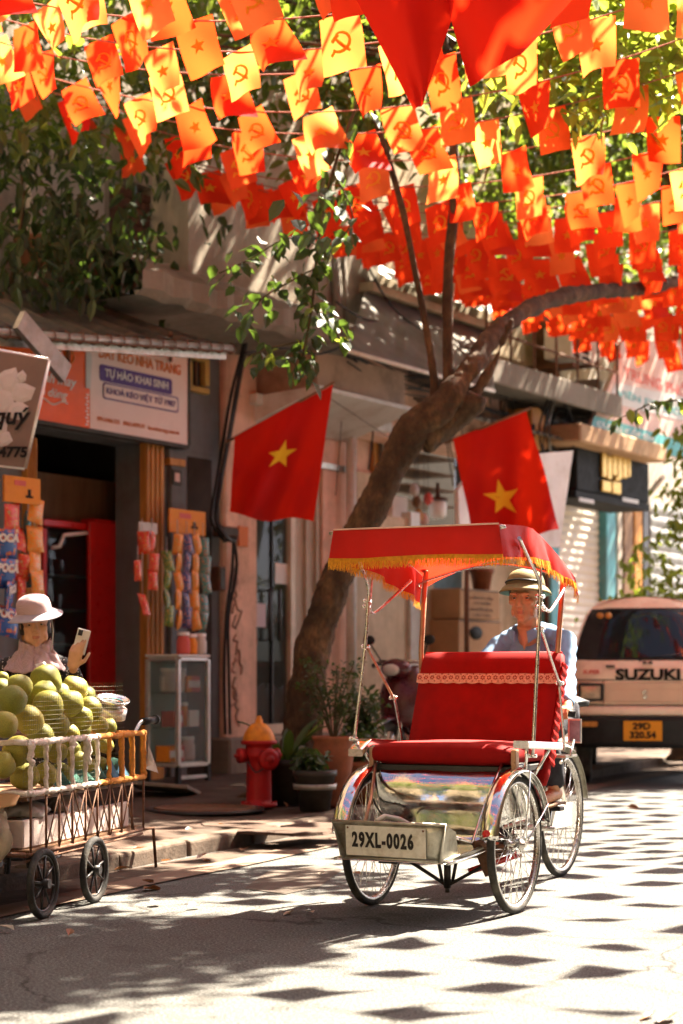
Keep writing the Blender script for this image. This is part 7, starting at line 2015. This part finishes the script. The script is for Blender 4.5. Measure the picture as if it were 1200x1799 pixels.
# ================================================================== THE VAN
vc = P(1133, 1181, 17.5)
van = thing('delivery_van', 'old cream microvan with orange number plate parked at the right', 'van', (vc.x, vc.y, 0), R(-9))
vpaint = mat('van_paint', (.88, .70, .57), .32, 0, .05, 3, .03, 20, dirt=(.40, .25, .18), dirt_amt=.3, dscale=1.5)
vpaint.node_tree.nodes['Principled BSDF'].inputs['Coat Weight'].default_value = .4
vgrey = mat('van_grille', (.66, .48, .36), .5, 0, .06, 5, .03, 20)
def hw(z):
    pts = [(.30, .655), (.65, .675), (1.0, .682), (1.17, .672), (1.4, .622), (1.58, .560), (1.68, .505), (1.735, .45), (1.765, .36), (1.785, .001)]
    for (z0, w0), (z1, w1) in zip(pts, pts[1:]):
        if z <= z1: return w0 + (w1 - w0) * (z - z0) / (z1 - z0)
    return .001
def yf(z): return 0.0 if z < 1.08 else (z - 1.08) * .62 + max(0, z - 1.6) ** 2 * 3
def front(a, c, z0, z1, off=0.0, inset=0.0):
    z = z0 + (z1 - z0) * c; w = hw(z) - inset; s = 2 * a - 1
    return (s * w, yf(z) + .10 * abs(s) ** 5 + .03 * s * s - off, z)
b = MB(); b.grid(lambda a, c: front(a, c, .64, 1.175), 20, 10); b.build('front_panel', vpaint, van)
b = MB(); b.grid(lambda a, c: front(a, c, 1.665, 1.785), 20, 8)
def roof_(a, c):
    t = (2 * a - 1); z = 1.665 + .12 * (1 - abs(t) ** 3); w = hw(z) if abs(t) > .999 else None
    x = t * .49
    return (x, yf(z) + .13 * abs(t) ** 5 + (3.1 - yf(z)) * c, z)
b.grid(roof_, 24, 10); b.build('roof', vpaint, van)
for s in (-1, 1):
    b = MB(); b.grid(lambda a, c, s=s: (s * hw(.45 + .725 * c), yf(.45 + .725 * c) + .13 + 3.0 * a, .45 + .725 * c), 10, 8); b.build('side_panel', vpaint, van)
    b = MB()
    for y0, y1 in ((.13, .17), (1.0, 1.1), (1.95, 2.05), (2.9, 3.13)):
        b.grid(lambda a, c, s=s, y0=y0, y1=y1: (s * hw(1.17 + .5 * c), (yf(1.17 + .5 * c) if y0 < .5 else 0) + y0 + (y1 - y0) * a, 1.17 + .5 * c), 2, 6)
    b.build('pillars', vpaint, van, solid=.02)
    b = MB(); b.grid(lambda a, c, s=s: (s * (hw(1.17 + .5 * c) - .012), .25 + yf(1.17 + .5 * c) * (1 - a) + (2.65) * a, 1.17 + .5 * c), 6, 6); b.build('side_window', M['window_glass'], van)
    b = MB(); b.grid(lambda a, c, s=s: (s * (hw(1.17 + .5 * c)), yf(1.17 + .5 * c) + .06 + .08 * a, 1.17 + .5 * c), 2, 8); b.build('windscreen_post', vpaint, van, solid=.012)
b = MB(); b.bx(-.64, .64, 3.10, 3.13, .45, 1.2); b.bx(-.5, .5, 3.10, 3.13, 1.6, 1.7); b.build('tail_panel', vpaint, van)
b = MB(); b.grid(lambda a, c: front(a, c, 1.172, 1.672, .004, .012), 20, 12); b.build('windscreen_rubber', M['black_plastic'], van)
b = MB(); b.grid(lambda a, c: front(a, c, 1.20, 1.65, .012, .055), 20, 12)
wsm, nt, bb, N, L = NT('windscreen'); bb.inputs['Base Color'].default_value = (.012, .015, .018, 1); bb.inputs['Roughness'].default_value = .04; bb.inputs['Specular IOR Level'].default_value = .45
ws_ = b.build('windscreen', wsm, van)
for (x, z, r_) in ((-.42, 1.60, .035), (-.34, 1.60, .035)):
    b = MB(); yy = yf(z) + .03 * (x / .5) ** 2 + .10 * abs(x / .55) ** 5 - .014; b.lathe([(0, .002), (r_, .002), (r_, 0)], (x, yy, z), 16, axis=(0, -.85, .52)); b.build('sticker', M['orange_wood'], van)
b = MB(); yy = yf(1.56); b.add([(.30, yy + .005, 1.50), (.42, yy + .03, 1.50), (.41, yy + .07, 1.62), (.30, yy + .05, 1.62)], [(0, 1, 2, 3)]); b.build('paper_pass', M['cardboard'], van, solid=.003)
for x in (-.05, .42):
    b = MB(); b.tube([(x, -.005 + yf(1.17), 1.165), (x + .02, yf(1.19) - .02, 1.185), (x + .42 if x < 0 else x - .3, yf(1.24) - .025 + .03, 1.235)], .008, 5); b.build('wiper', M['black_plastic'], van)
b = MB(); b.ell((.0, .02, 1.150), (.022, .02, .012), None, 10, 6); b.ell((.05, .02, 1.150), (.022, .02, .012), None, 10, 6); b.build('washer_jet', M['black_plastic'], van)
add_text('SUZUKI', .135, M['print_black'], van, loc=(.03, -.012, 1.035), bold=.006, sx=1.30, depth=.012)
b = MB(); b.bx(-.36, -.28, -.004, .04, 1.105, 1.125); b.build('vent_slot', M['black_plastic'], van)
ft = add_text('SUPER', .05, M['red_print'], van, loc=(-.50, .004, 1.06), bold=.002, sx=1.1, shear=.2); ft.rotation_euler.z = R(-6)
gp = MB()
gp.tube([front(.03 + .94 * k / 20, .0, .988, 1.1, .003) for k in range(21)], .0045, 4)
gp.tube([front(.03 + .94 * k / 20, .0, .752, 1.1, .003) for k in range(21)], .0045, 4)
for x in (-.385, .385): gp.tube([(x, .012, .76), (x, .012, .985)], .004, 4)
gp.tube([front(.005, k / 10, .70, 1.17, .002) for k in range(11)], .005, 4); gp.tube([front(.995, k / 10, .70, 1.17, .002) for k in range(11)], .005, 4)
gp.build('panel_gap', M['black_plastic'], van)['kind'] = 'stuff'
# grille, logo, headlights, bumper
b = MB(); b.bx(-.37, .37, -.014, .0, .775, .965); b.build('grille', vgrey, van, bev=.006)
b = MB(); b.bx(-.34, .34, -.020, -.0145, .79, .90); b.build('grille_inset', vgrey, van, bev=.006)
lg = MB()
Sp = [(-.035, .012), (.0, .045), (.035, .012), (.018, .0), (0, .016), (-.012, .006), (.035, -.028), (0, -.062), (-.035, -.028), (-.018, -.014), (0, -.032), (.012, -.022)]
lg.prism([(x * .8 + .0, z * .8 + .862) for x, z in [(-.036, .010), (.012, -.030), (.0, -.042), (-.016, -.028), (-.034, -.040), (0, -.068), (.036, -.036), (-.012, .006), (.0, .016), (.016, .002), (.034, .014), (0, .044)]], -.030, -.0205); lg.build('badge', M['steel'], van)
for s in (-1, 1):
    b = MB(); b.grid(lambda a, c, s=s: (s * (.385 + .285 * a), -.008 + .13 * a ** 4, .765 + .205 * c), 10, 4); b.build('lamp_surround', vgrey, van, solid=.01)
    b = MB(); x0 = s * .50
    out = [(x0 - .118, .785), (x0 + .118, .785), (x0 + .118, .96), (x0 - .118, .96)]
    b.prism(out, -.022, .03); hl = b.build('headlight', M['black_plastic'], van, bev=.012)
    b = MB(); b.grid(lambda a, c, x0=x0: (x0 - .088 + .176 * a, -.026 - .012 * math.sin(a * PI) * math.sin(c * PI), .815 + .115 * c), 10, 8); b.build('lens', mat('lamp_lens', (.42, .30, .22), .12, .6, .25, 30, .5, 60), hl)
    b = MB(); b.box((s * .645, .06, .87), (.035, .05, .15)); b.build('indicator', M['orange_paper'], van, bev=.008)
b = MB(); b.grid(lambda a, c: ((2 * a - 1) * .70, -.05 + .14 * abs(2 * a - 1) ** 4 + .02 * abs(2 * c - 1) ** 3, .655 + .085 * c), 20, 6); b.build('bumper_top', vpaint, van, solid=.012)
b = MB(); b.grid(lambda a, c: ((2 * a - 1) * (.695 - .03 * (1 - c)), -.062 + .14 * abs(2 * a - 1) ** 4 + .03 * (1 - c), .36 + .29 * c), 20, 6); b.build('bumper', M['black_plastic'], van, solid=.012)
for s in (-1, 1):
    b = MB(); b.box((s * .52, -.055, .575), (.17, .03, .05)); b.build('bumper_light', M['orange_wood'], van, bev=.008)
b = MB(); b.box((-.02, -.082, .515), (.355, .008, .185)); vp = b.build('number_plate', mat('plate_orange', (.72, .30, .02), .4, 0, .05, 8, 0, 20), van, bev=.004)
add_text('29D', .085, M['print_black'], vp, loc=(-.03, -.088, .557), bold=.004, sx=1.1); add_text('320.54', .085, M['print_black'], vp, loc=(-.02, -.088, .475), bold=.004, sx=1.05)
for s in (-1, 1):
    for y in (.42, 2.55):
        b = MB(); b.lathe([(.0, -.075), (.15, -.075), (.18, -.07), (.255, -.072), (.275, -.05), (.28, 0), (.275, .05), (.255, .072), (.18, .07), (.15, .06), (0, .06)], (s * .575, y, .28), 28, axis=(1, 0, 0)); w_ = b.build('wheel', M['tyre'], van)
        b = MB(); b.lathe([(0, -.08), (.10, -.079), (.15, -.078)], (s * .575, y, .28), 20, axis=(1, 0, 0)); b.build('hub_cap', M['alloy'], w_)
b = MB(); b.bx(-.6, .6, .3, 3.0, .34, .50); b.build('underside', M['black_metal'], van)
b = MB(); b.bx(-.5, .5, .7, .9, .7, 1.3); b.bx(-.62, .62, .2, 3.0, .66, .70); b.build('cab_seats', M['dark_room'], van)
b = MB(); b.box((-.78, .17, 1.24), (.11, .05, .20)); b.tube([(-.70, .2, 1.22), (-.66, .22, 1.2)], .012, 6); b.build('wing_mirror', M['black_plastic'], van, bev=.015)
b = MB(); b.tube([(-.40 + .03 * math.cos(a * .63) * 1.0, yf(1.48) + .05, 1.45 + .09 * math.sin(a * .63)) for a in range(10)], .008, 5, closed=True); b.build('grab_strap', M['black_plastic'], van)

# ================================================================== FIRE HYDRANT
hp_ = G(455, 1417, PAVE)
hy = thing('fire_hydrant', 'red fire hydrant with an orange cap standing on the pavement', 'hydrant', (hp_.x, hp_.y, PAVE), R(10))
rp_ = mat('hydrant_red', (.36, .012, .012), .42, 0, .15, 10, .12, 50, dirt=(.14, .02, .02), dirt_amt=.5, dscale=9)
op_ = mat('hydrant_orange', (.62, .22, .02), .45, 0, .15, 10, .12, 50, dirt=(.30, .10, .02), dirt_amt=.5, dscale=9)
b = MB(); b.lathe([(0, 0), (.13, 0), (.135, .012), (.13, .028), (.095, .034), (.092, .06), (.090, .30), (.094, .34), (.112, .36), (.116, .375), (.112, .40), (.098, .42), (.096, .445), (.128, .45), (.132, .462), (.128, .478), (.118, .48)], n=28); b.build('barrel', rp_, hy)
b = MB(); b.lathe([(.120, .478), (.116, .50), (.10, .54), (.075, .575), (.048, .598), (.028, .605), (.028, .63), (.018, .632), (.018, .655), (0, .656)], n=28); b.build('bonnet', op_, hy)
for (ax, x, y, r_, ln, nm) in (((.45, -1, 0), .03, -.05, .078, .085, 'pumper_nozzle'), ((-1, -.25, 0), -.06, -.02, .052, .10, 'side_nozzle'), ((1, .3, 0), .06, .02, .052, .09, 'side_nozzle')):
    b = MB(); b.lathe([(r_ * .8, 0), (r_ * .8, ln * .5), (r_, ln * .5), (r_ * 1.02, ln * .75), (r_, ln), (r_ * .6, ln * 1.05), (r_ * .25, ln * 1.06), (r_ * .25, ln * 1.3), (0, ln * 1.3)], (x, y, .345 if nm == 'pumper_nozzle' else .37), 20, axis=ax); b.build(nm, rp_, hy)
for k in range(8):
    a = 2 * PI * k / 8; b = MB(); b.lathe([(.011, 0), (.011, .014), (0, .015)], (.118 * math.cos(a), .118 * math.sin(a), .026), 6); b.build('bolt', rp_, hy)
b = MB(); bez_tube(b, [(-.09, -.09, .33), (-.05, -.13, .26), (.0, -.13, .27), (.04, -.12, .31)], .006, 4); b.build('chain', M['black_metal'], hy)

# ================================================================== POTS AND PLANTS UNDER THE TREE
def pot(nm, lab, px, py, prof, k, m, d=None, ribs=()):
    p_ = G(px, py, PAVE) if d is None else P(px, py, d)
    t = thing(nm, lab, 'pot', (p_.x, p_.y, PAVE)); b = MB(); b.lathe([(r * k, h * k) for r, h in prof], n=28); b.build('pot', m, t)
    return t
terra = mat('terracotta', (.24, .085, .042), .75, 0, .25, 6, .25, 40, dirt=(.10, .05, .03), dirt_amt=.5, dscale=5)
blackpot = mat('black_pot', (.035, .030, .026), .5, 0, .3, 8, .15, 40)
urn = [(0, 0), (.10, 0), (.105, .03), (.10, .05), (.125, .22), (.145, .36), (.15, .43), (.140, .47), (.155, .49), (.155, .51), (.135, .51), (.12, .45), (0, .44)]
plain = [(0, 0), (.11, 0), (.15, .25), (.165, .26), (.165, .30), (.15, .30), (.135, .25), (0, .25)]
t1 = pot('plant_pot', 'tall terracotta urn with a spindly shrub beside the tree trunk', 586, 1418, urn, 1.0, terra)
t2_ = pot('plant_pot', 'black plastic plant bucket in front of the terracotta urn', 553, 1424, plain, .95, blackpot)
t3 = pot('plant_pot', 'round terracotta pot just behind the cyclo wheel', 630, 1412, plain, 1.05, terra)
t4 = pot('plant_pot', 'dark pot with long strap leaves at the foot of the tree', 505, 1412, plain, 1.1, blackpot)
b = MB(); b.lathe([(.146, .15), (.150, .15), (.156, .19), (.152, .19)], n=28); b.build('paint_band', M['zinc'], t2_)
rng = np.random.default_rng(3)
def shrub(parent, h0, n, hgt, spread, leaf, m, seed, per=9):
    g = np.random.default_rng(seed); b = MB(); cs_ = []
    for k in range(n):
        a = g.uniform(0, 2 * PI); r_ = g.uniform(.2, 1) * spread; hh = h0 + hgt * g.uniform(.5, 1)
        p0 = Vector((0, 0, h0)); p2_ = Vector((r_ * math.cos(a), r_ * math.sin(a), hh)); p1_ = Vector((r_ * .4 * math.cos(a), r_ * .4 * math.sin(a), h0 + (hh - h0) * .55))
        bez_tube(b, [p0, p1_, p2_], .005, 5, 4)
        for f in (.45, .6, .75, .88, 1): q = p0.lerp(p1_, f * 2) if f < .5 else p1_.lerp(p2_, f * 2 - 1); cs_.append(q)
    b.build('stems', M['stem'], parent)['kind'] = 'stuff'
    V, F = leaf_cloud(g, np.array([tuple(c) for c in cs_]), leaf, .3, .035, per); leaves_obj('leaves', V, F, m, parent, 'stuff')
shrub(t1, .45, 15, .60, .26, .045, M['leaf_dark'], 4, 7)
shrub(t3, .25, 8, .30, .13, .06, M['leaf_dark'], 6, 8)
shrub(t2_, .24, 7, .16, .12, .09, M['leaf_dark'], 8, 5)
strap = MB()
for k in range(9):
    a = (-.5, .3, .9, 1.6, 2.4, 3.2, 4.0, 4.8, 5.6)[k]; L_ = (.55, .75, .62, .5, .55, .6, .45, .5, .4)[k]
    b = MB(); b.grid(lambda u, c, a=a, L_=L_: (math.cos(a) * L_ * .62 * c - math.sin(a) * .038 * (2 * u - 1) * math.sin(PI * min(1, .12 + c * .88)), math.sin(a) * L_ * .5 * c + math.cos(a) * .038 * (2 * u - 1) * math.sin(PI * min(1, .12 + c * .88)), .24 + L_ * (1.15 * c - .55 * c * c) + .01 * abs(2 * u - 1)), 4, 10); b.build('strap_leaf', M['leaf'] if k == 1 else M['leaf_dark'], t4)
hs = thing('wall_shrub', 'dark bushy shrub in a tub behind the cyclo beside the motorbike', 'plant', tuple(P(636, 1350, 14.6).xy) + (PAVE,))
b = MB(); b.lathe([(r * 1.2, h * 1.2) for r, h in plain], n=24); b.build('tub', blackpot, hs); shrub(hs, .3, 14, .50, .17, .07, M['leaf_dark'], 16, 7)
for k, (px, py) in enumerate(((660, 1282), (640, 1290))):
    t = thing('plastic_bag', ['white plastic bag caught in the shrub behind the cyclo arm', 'small pale scrap of plastic in the shrub beside the white bag'][k], 'bag', P(px, py, 14.9))
    b = MB(); b.grid(lambda a, c: (.05 * (2 * a - 1) * (1 + .3 * math.sin(c * 9)) * (1 - .5 * k), .02 * math.sin(a * 9 + c * 5), .055 * (2 * c - 1) + .012 * math.sin(a * 14)), 10, 8); b.build('bag', M['paper'], t)

# ================================================================== MOTORBIKE
mp = P(682, 1350, 15.6)
mbk = thing('motorbike', 'dark motorbike with maroon front fairing parked on the pavement behind the cyclo', 'motorbike', (mp.x, mp.y, PAVE), R(-35))
maroon = mat('maroon', (.07, .008, .012), .3, 0, .15, 8, .05, 30)
for y in (0, 1.2):
    b = MB(); b.tube([(0, y + .24 * math.cos(2 * PI * i / 36), .28 + .24 * math.sin(2 * PI * i / 36)) for i in range(36)], .042, 10, closed=True); w_ = b.build('wheel', M['tyre'], mbk)
    b = MB()
    for k in range(5): a = 2 * PI * k / 5; b.tube([(0, y, .28), (0, y + .22 * math.cos(a), .28 + .22 * math.sin(a))], .014, 6)
    b.lathe([(.05, -.04), (.05, .04)], (0, y, .28), 14, axis=(1, 0, 0)); b.build('wheel_spokes', M['alloy'], w_)
b = MB(); b.grid(lambda a, c: (.06 * (2 * a - 1), -.30 * math.cos(R(20 + 130 * c)) , .28 + .30 * math.sin(R(20 + 130 * c)) + .03 * (1 - (2 * a - 1) ** 2)), 6, 14); b.build('front_fender', maroon, mbk, solid=.006)
for s in (-1, 1):
    b = MB(); b.tube([(s * .06, 0, .28), (s * .07, .16, .80)], .018, 8); b.build('fork', M['steel'], mbk)
b = MB(); b.grid(lambda a, c: (.19 * (2 * a - 1) * math.sin(PI * (.2 + .62 * c)) ** .7, .06 + .10 * abs(2 * a - 1) ** 2 + .12 * c - .05 * math.sin(c * PI), .52 + .50 * c), 14, 12); b.build('front_fairing', maroon, mbk, solid=.02)
b = MB(); b.ell((0, .12, 1.0), (.14, .10, .085), None, 16, 10); hc = b.build('headlight_cowl', maroon, mbk)
b = MB(); b.ell((0, .04, .99), (.085, .04, .05), None, 14, 8); b.build('headlight', M['gem'], hc)
b = MB(); b.tube([(-.34, .30, 1.03), (-.2, .2, 1.06), (.2, .2, 1.06), (.34, .30, 1.03)], .014, 8); b.build('handlebar', M['steel'], mbk)
for s in (-1, 1):
    b = MB(); b.tube([(s * .24, .24, 1.05), (s * .36, .32, 1.025)], .022, 8); b.build('grip', M['black_plastic'], mbk)
    b = MB(); b.tube([(s * .2, .2, 1.06), (s * .28, .16, 1.2)], .007, 6); b.ell((s * .30, .16, 1.24), (.06, .014, .042), None, 12, 8); b.build('mirror', M['black_plastic'], mbk)
b = MB(); b.grid(lambda a, c: ((.12 + .03 * math.sin(PI * c)) * math.cos(PI * a), .42 + .95 * c, .74 + .10 * math.sin(PI * a) + .06 * c), 12, 10); b.build('seat', M['black_plastic'], mbk, solid=.03)
b = MB(); b.grid(lambda a, c: ((.11 + .04 * math.sin(PI * c)) * math.cos(2 * PI * a), .35 + 1.0 * c, .55 + .12 * math.sin(2 * PI * a) + .10 * c), 16, 10); b.build('body', maroon, mbk)
b = MB(); b.ell((0, .6, .36), (.12, .2, .13), None, 14, 10); b.build('engine', M['rust'], mbk)
b = MB(); b.tube([(.12, .6, .30), (.14, .9, .28), (.15, 1.4, .36)], [.02, .03, .045], 10); b.build('exhaust', M['steel'], mbk)
b = MB(); b.tube([(-.05, .62, .24), (-.22, .66, .0)], .012, 6); b.build('side_stand', M['steel'], mbk)

# ================================================================== NATIONAL FLAGS
M['star_yellow'] = cloth_mat('star_yellow', (.95, .62, .03), (.9, .5, .05), .3, .06, 5, 0, .7)
def big_flag(lab, c4, d, seed, star_c, star_r, star_ax, pole, tilt=0.0, wav=.10):
    "c4: pixel corners (hoist-low, hoist-high, fly-high, fly-low) of the hanging cloth"
    t = thing('national_flag', lab, 'flag', P(*c4[0], d), 0, 'national flags on slanting poles')
    o = P(*c4[0], d); r_ = random.Random(seed); ph_ = [r_.uniform(0, 6) for _ in range(4)]
    A, B, Cc, Dd = [P(x, y, d) - o for x, y in c4]
    def f(a, c, off=0.0):
        p_ = (A * (1 - a) + B * a) * (1 - c) + (Dd * (1 - a) + Cc * a) * c
        y_ = wav * (math.sin(a * 6.5 + ph_[0] + c * 2) * (.3 + c) + .55 * math.sin(a * 13 + c * 5 + ph_[1]) * (.2 + c) + .3 * math.sin(a * 4 - c * 9 + ph_[3])) + tilt * (a - .5)
        return (p_.x, p_.y + y_ + off, p_.z + .03 * math.sin(a * 7 + ph_[2]) * c)
    b = MB(); b.grid(lambda a, c: f(a, c), 26, 30); cl_ = b.build('cloth', M['big_flag_red'], t)
    for off in (-.006, .006):
        b = MB(); pts = star_pts(0, 0, 1, .40, star_ax)
        vs_ = [f(star_c[0], star_c[1], off)]
        ring = []
        for i in range(10):
            for k in range(3):
                x0, z0 = pts[i]; x1, z1 = pts[(i + 1) % 10]; q = k / 3
                x, z = x0 + (x1 - x0) * q, z0 + (z1 - z0) * q
                ring.append((star_c[0] + x * star_r[0], star_c[1] - z * star_r[1]))
        vs_ += [f(star_c[0] + (u - star_c[0]) * .5, star_c[1] + (v - star_c[1]) * .5, off) for u, v in ring] + [f(u, v, off) for u, v in ring]
        n = len(ring); fs_ = [(0, 1 + j, 1 + (j + 1) % n) for j in range(n)] + [(1 + j, 1 + n + j, 1 + n + (j + 1) % n, 1 + (j + 1) % n) for j in range(n)]
        b.add(vs_, fs_, 0, True); b.build('star', M['star_yellow'], cl_)
    b = MB(); q0, q1 = P(*pole[0], pole[0 + 2]) - o, P(*pole[1], pole[3]) - o
    b.tube([q0, q1], .012, 8); b.build('pole', M['brown_wood'], t); return t
big_flag('large red flag with a yellow star hanging before the shuttered doorway', [(412, 768), (585, 674), (551, 918), (403, 903)], 16.2, 3, (.53, .42), (.165, .125), 78, ((398, 777), (588, 671), 16.25, 16.15), wav=.10)
big_flag('large sunlit red flag with a yellow star hanging in front of the white board', [(796, 772), (925, 721), (981, 936), (830, 952)], 17.6, 9, (.46, .63), (.24, .165), 92, ((780, 779), (934, 716), 17.65, 17.5), wav=.10)
# swagged big flag overhead
dr = thing('draped_flag', 'huge red flag slung overhead with two pointed corners hanging down', 'flag', P(720, 0, 7.3))
o_ = P(720, 0, 7.3)
def quadf(c4, seed, wav, bul):
    q = [P(x, y, 7.3) - o_ for x, y in c4]
    def f(a, c):
        p_ = (q[0] * (1 - a) + q[1] * a) * (1 - c) + (q[3] * (1 - a) + q[2] * a) * c
        y_ = wav * (math.sin(a * 6 + seed + c * 3) + .5 * math.sin(a * 13 - c * 5 + seed)) * (1 - .6 * c) - bul * math.sin(a * PI) * math.sin(min(1, c * 1.0) * PI)
        return (p_.x + .012 * math.sin(c * 7 + seed) * math.sin(a * PI), p_.y + y_, p_.z)
    return f
b = MB(); b.grid(quadf([(560, -130), (850, -130), (745, 175), (727, 194)], 1, .03, .10), 26, 30); b.build('cloth', M['big_flag_red'], dr)
b = MB(); b.grid(quadf([(745, -130), (1130, -130), (915, 96), (826, 152)], 4, .045, .12), 30, 26); b.build('cloth', M['big_flag_red'], dr)
b = MB(); b.tube([P(300, -150, 7.3) - o_, P(720, -125, 7.3) - o_, P(1300, -160, 7.3) - o_], .006, 5); b.build('rope', cord_m, dr)

# ================================================================== FALLEN LEAVES
dry = [leaf_mat('dry_leaf', [(.20, .085, .03), (.16, .06, .025)], (.3, .12, .03), .2), leaf_mat('pale_leaf', [(.42, .36, .28), (.36, .30, .22)], (.4, .3, .2), .2), leaf_mat('yellow_leaf', [(.42, .38, .04), (.40, .30, .03)], (.5, .4, .05), .2)]
fl = [[MB().add(*leaf_shape(1, w, .12, c)).mesh('fallen_leaf', m) for (w, c) in ((.45, .10), (.36, -.14), (.55, .05))] for m in dry]
desc = ['curled brown', 'pale dry', 'yellow']
spots = [(252, 1567, 0, 1.5, 'largest, on the road edge by the cart wheel'), (270, 1556, 0, 1.2, 'beside the largest leaf on the road edge'), (277, 1590, 1, 1.0, 'lying below the largest one'), (351, 1596, 2, .9, 'on the sunlit strip of road'), (345, 1513, 0, 1.0, 'upright by the kerb'), (356, 1515, 0, .9, 'second by the kerb'), (200, 1533, 0, 1.1, 'at the cart prop stand'),
         (283, 1517, 0, .9, 'on the kerb dirt left of the upright one'), (430, 1496, 0, 1.0, 'on the gutter strip'), (385, 1477, 1, .8, 'on the kerb stone'), (515, 1605, 1, 1.0, 'in the shade left of the cyclo wheel'), (550, 1609, 1, .7, 'thin one nearest the cyclo wheel'), (560, 1541, 1, .7, 'on the tar patch'), (505, 1421, 0, 1.0, 'at the foot of the black pot'), (395, 1452, 0, .8, 'on the pavement under the hydrant'),
         (635, 1541, 0, .8, 'seen through the left front wheel'), (222, 1420, 1, .9, 'on the pavement right of the cart'), (440, 1466, 0, .7, 'in the pavement crack'), (340, 1460, 1, .8, 'on the near pavement by the kerb'), (232, 1495, 0, .9, 'on the kerb by the cart'), (1100, 1420, 0, 1.3, 'behind the rear cyclo wheel'), (1185, 1790, 0, 1.3, 'at the bottom right corner'), (1150, 1786, 0, 1.0, 'second at the bottom right corner'), (25, 1640, 1, .9, 'on the road before the cart wheel'), (120, 1650, 0, .8, 'on the shaded road at left')]
rr = random.Random(41)
for i, (px, py, k, s_, w_) in enumerate(spots):
    onp = py < 1475 or (px < 300 and py < 1500)
    z = PAVE if onp and px < 700 else 0.0
    p = G(px, py, z)
    t = obj('fallen_leaf', fl[k][i % 3], None, (p.x, p.y, z + .014), (rr.gauss(0, .2), rr.gauss(0, .15), rr.uniform(0, 6.3)), .10 * s_)
    tag(t, '%s fallen leaf, %s' % (desc[k], w_), 'leaf', 'fallen leaves on the ground')
print('p7 ok')
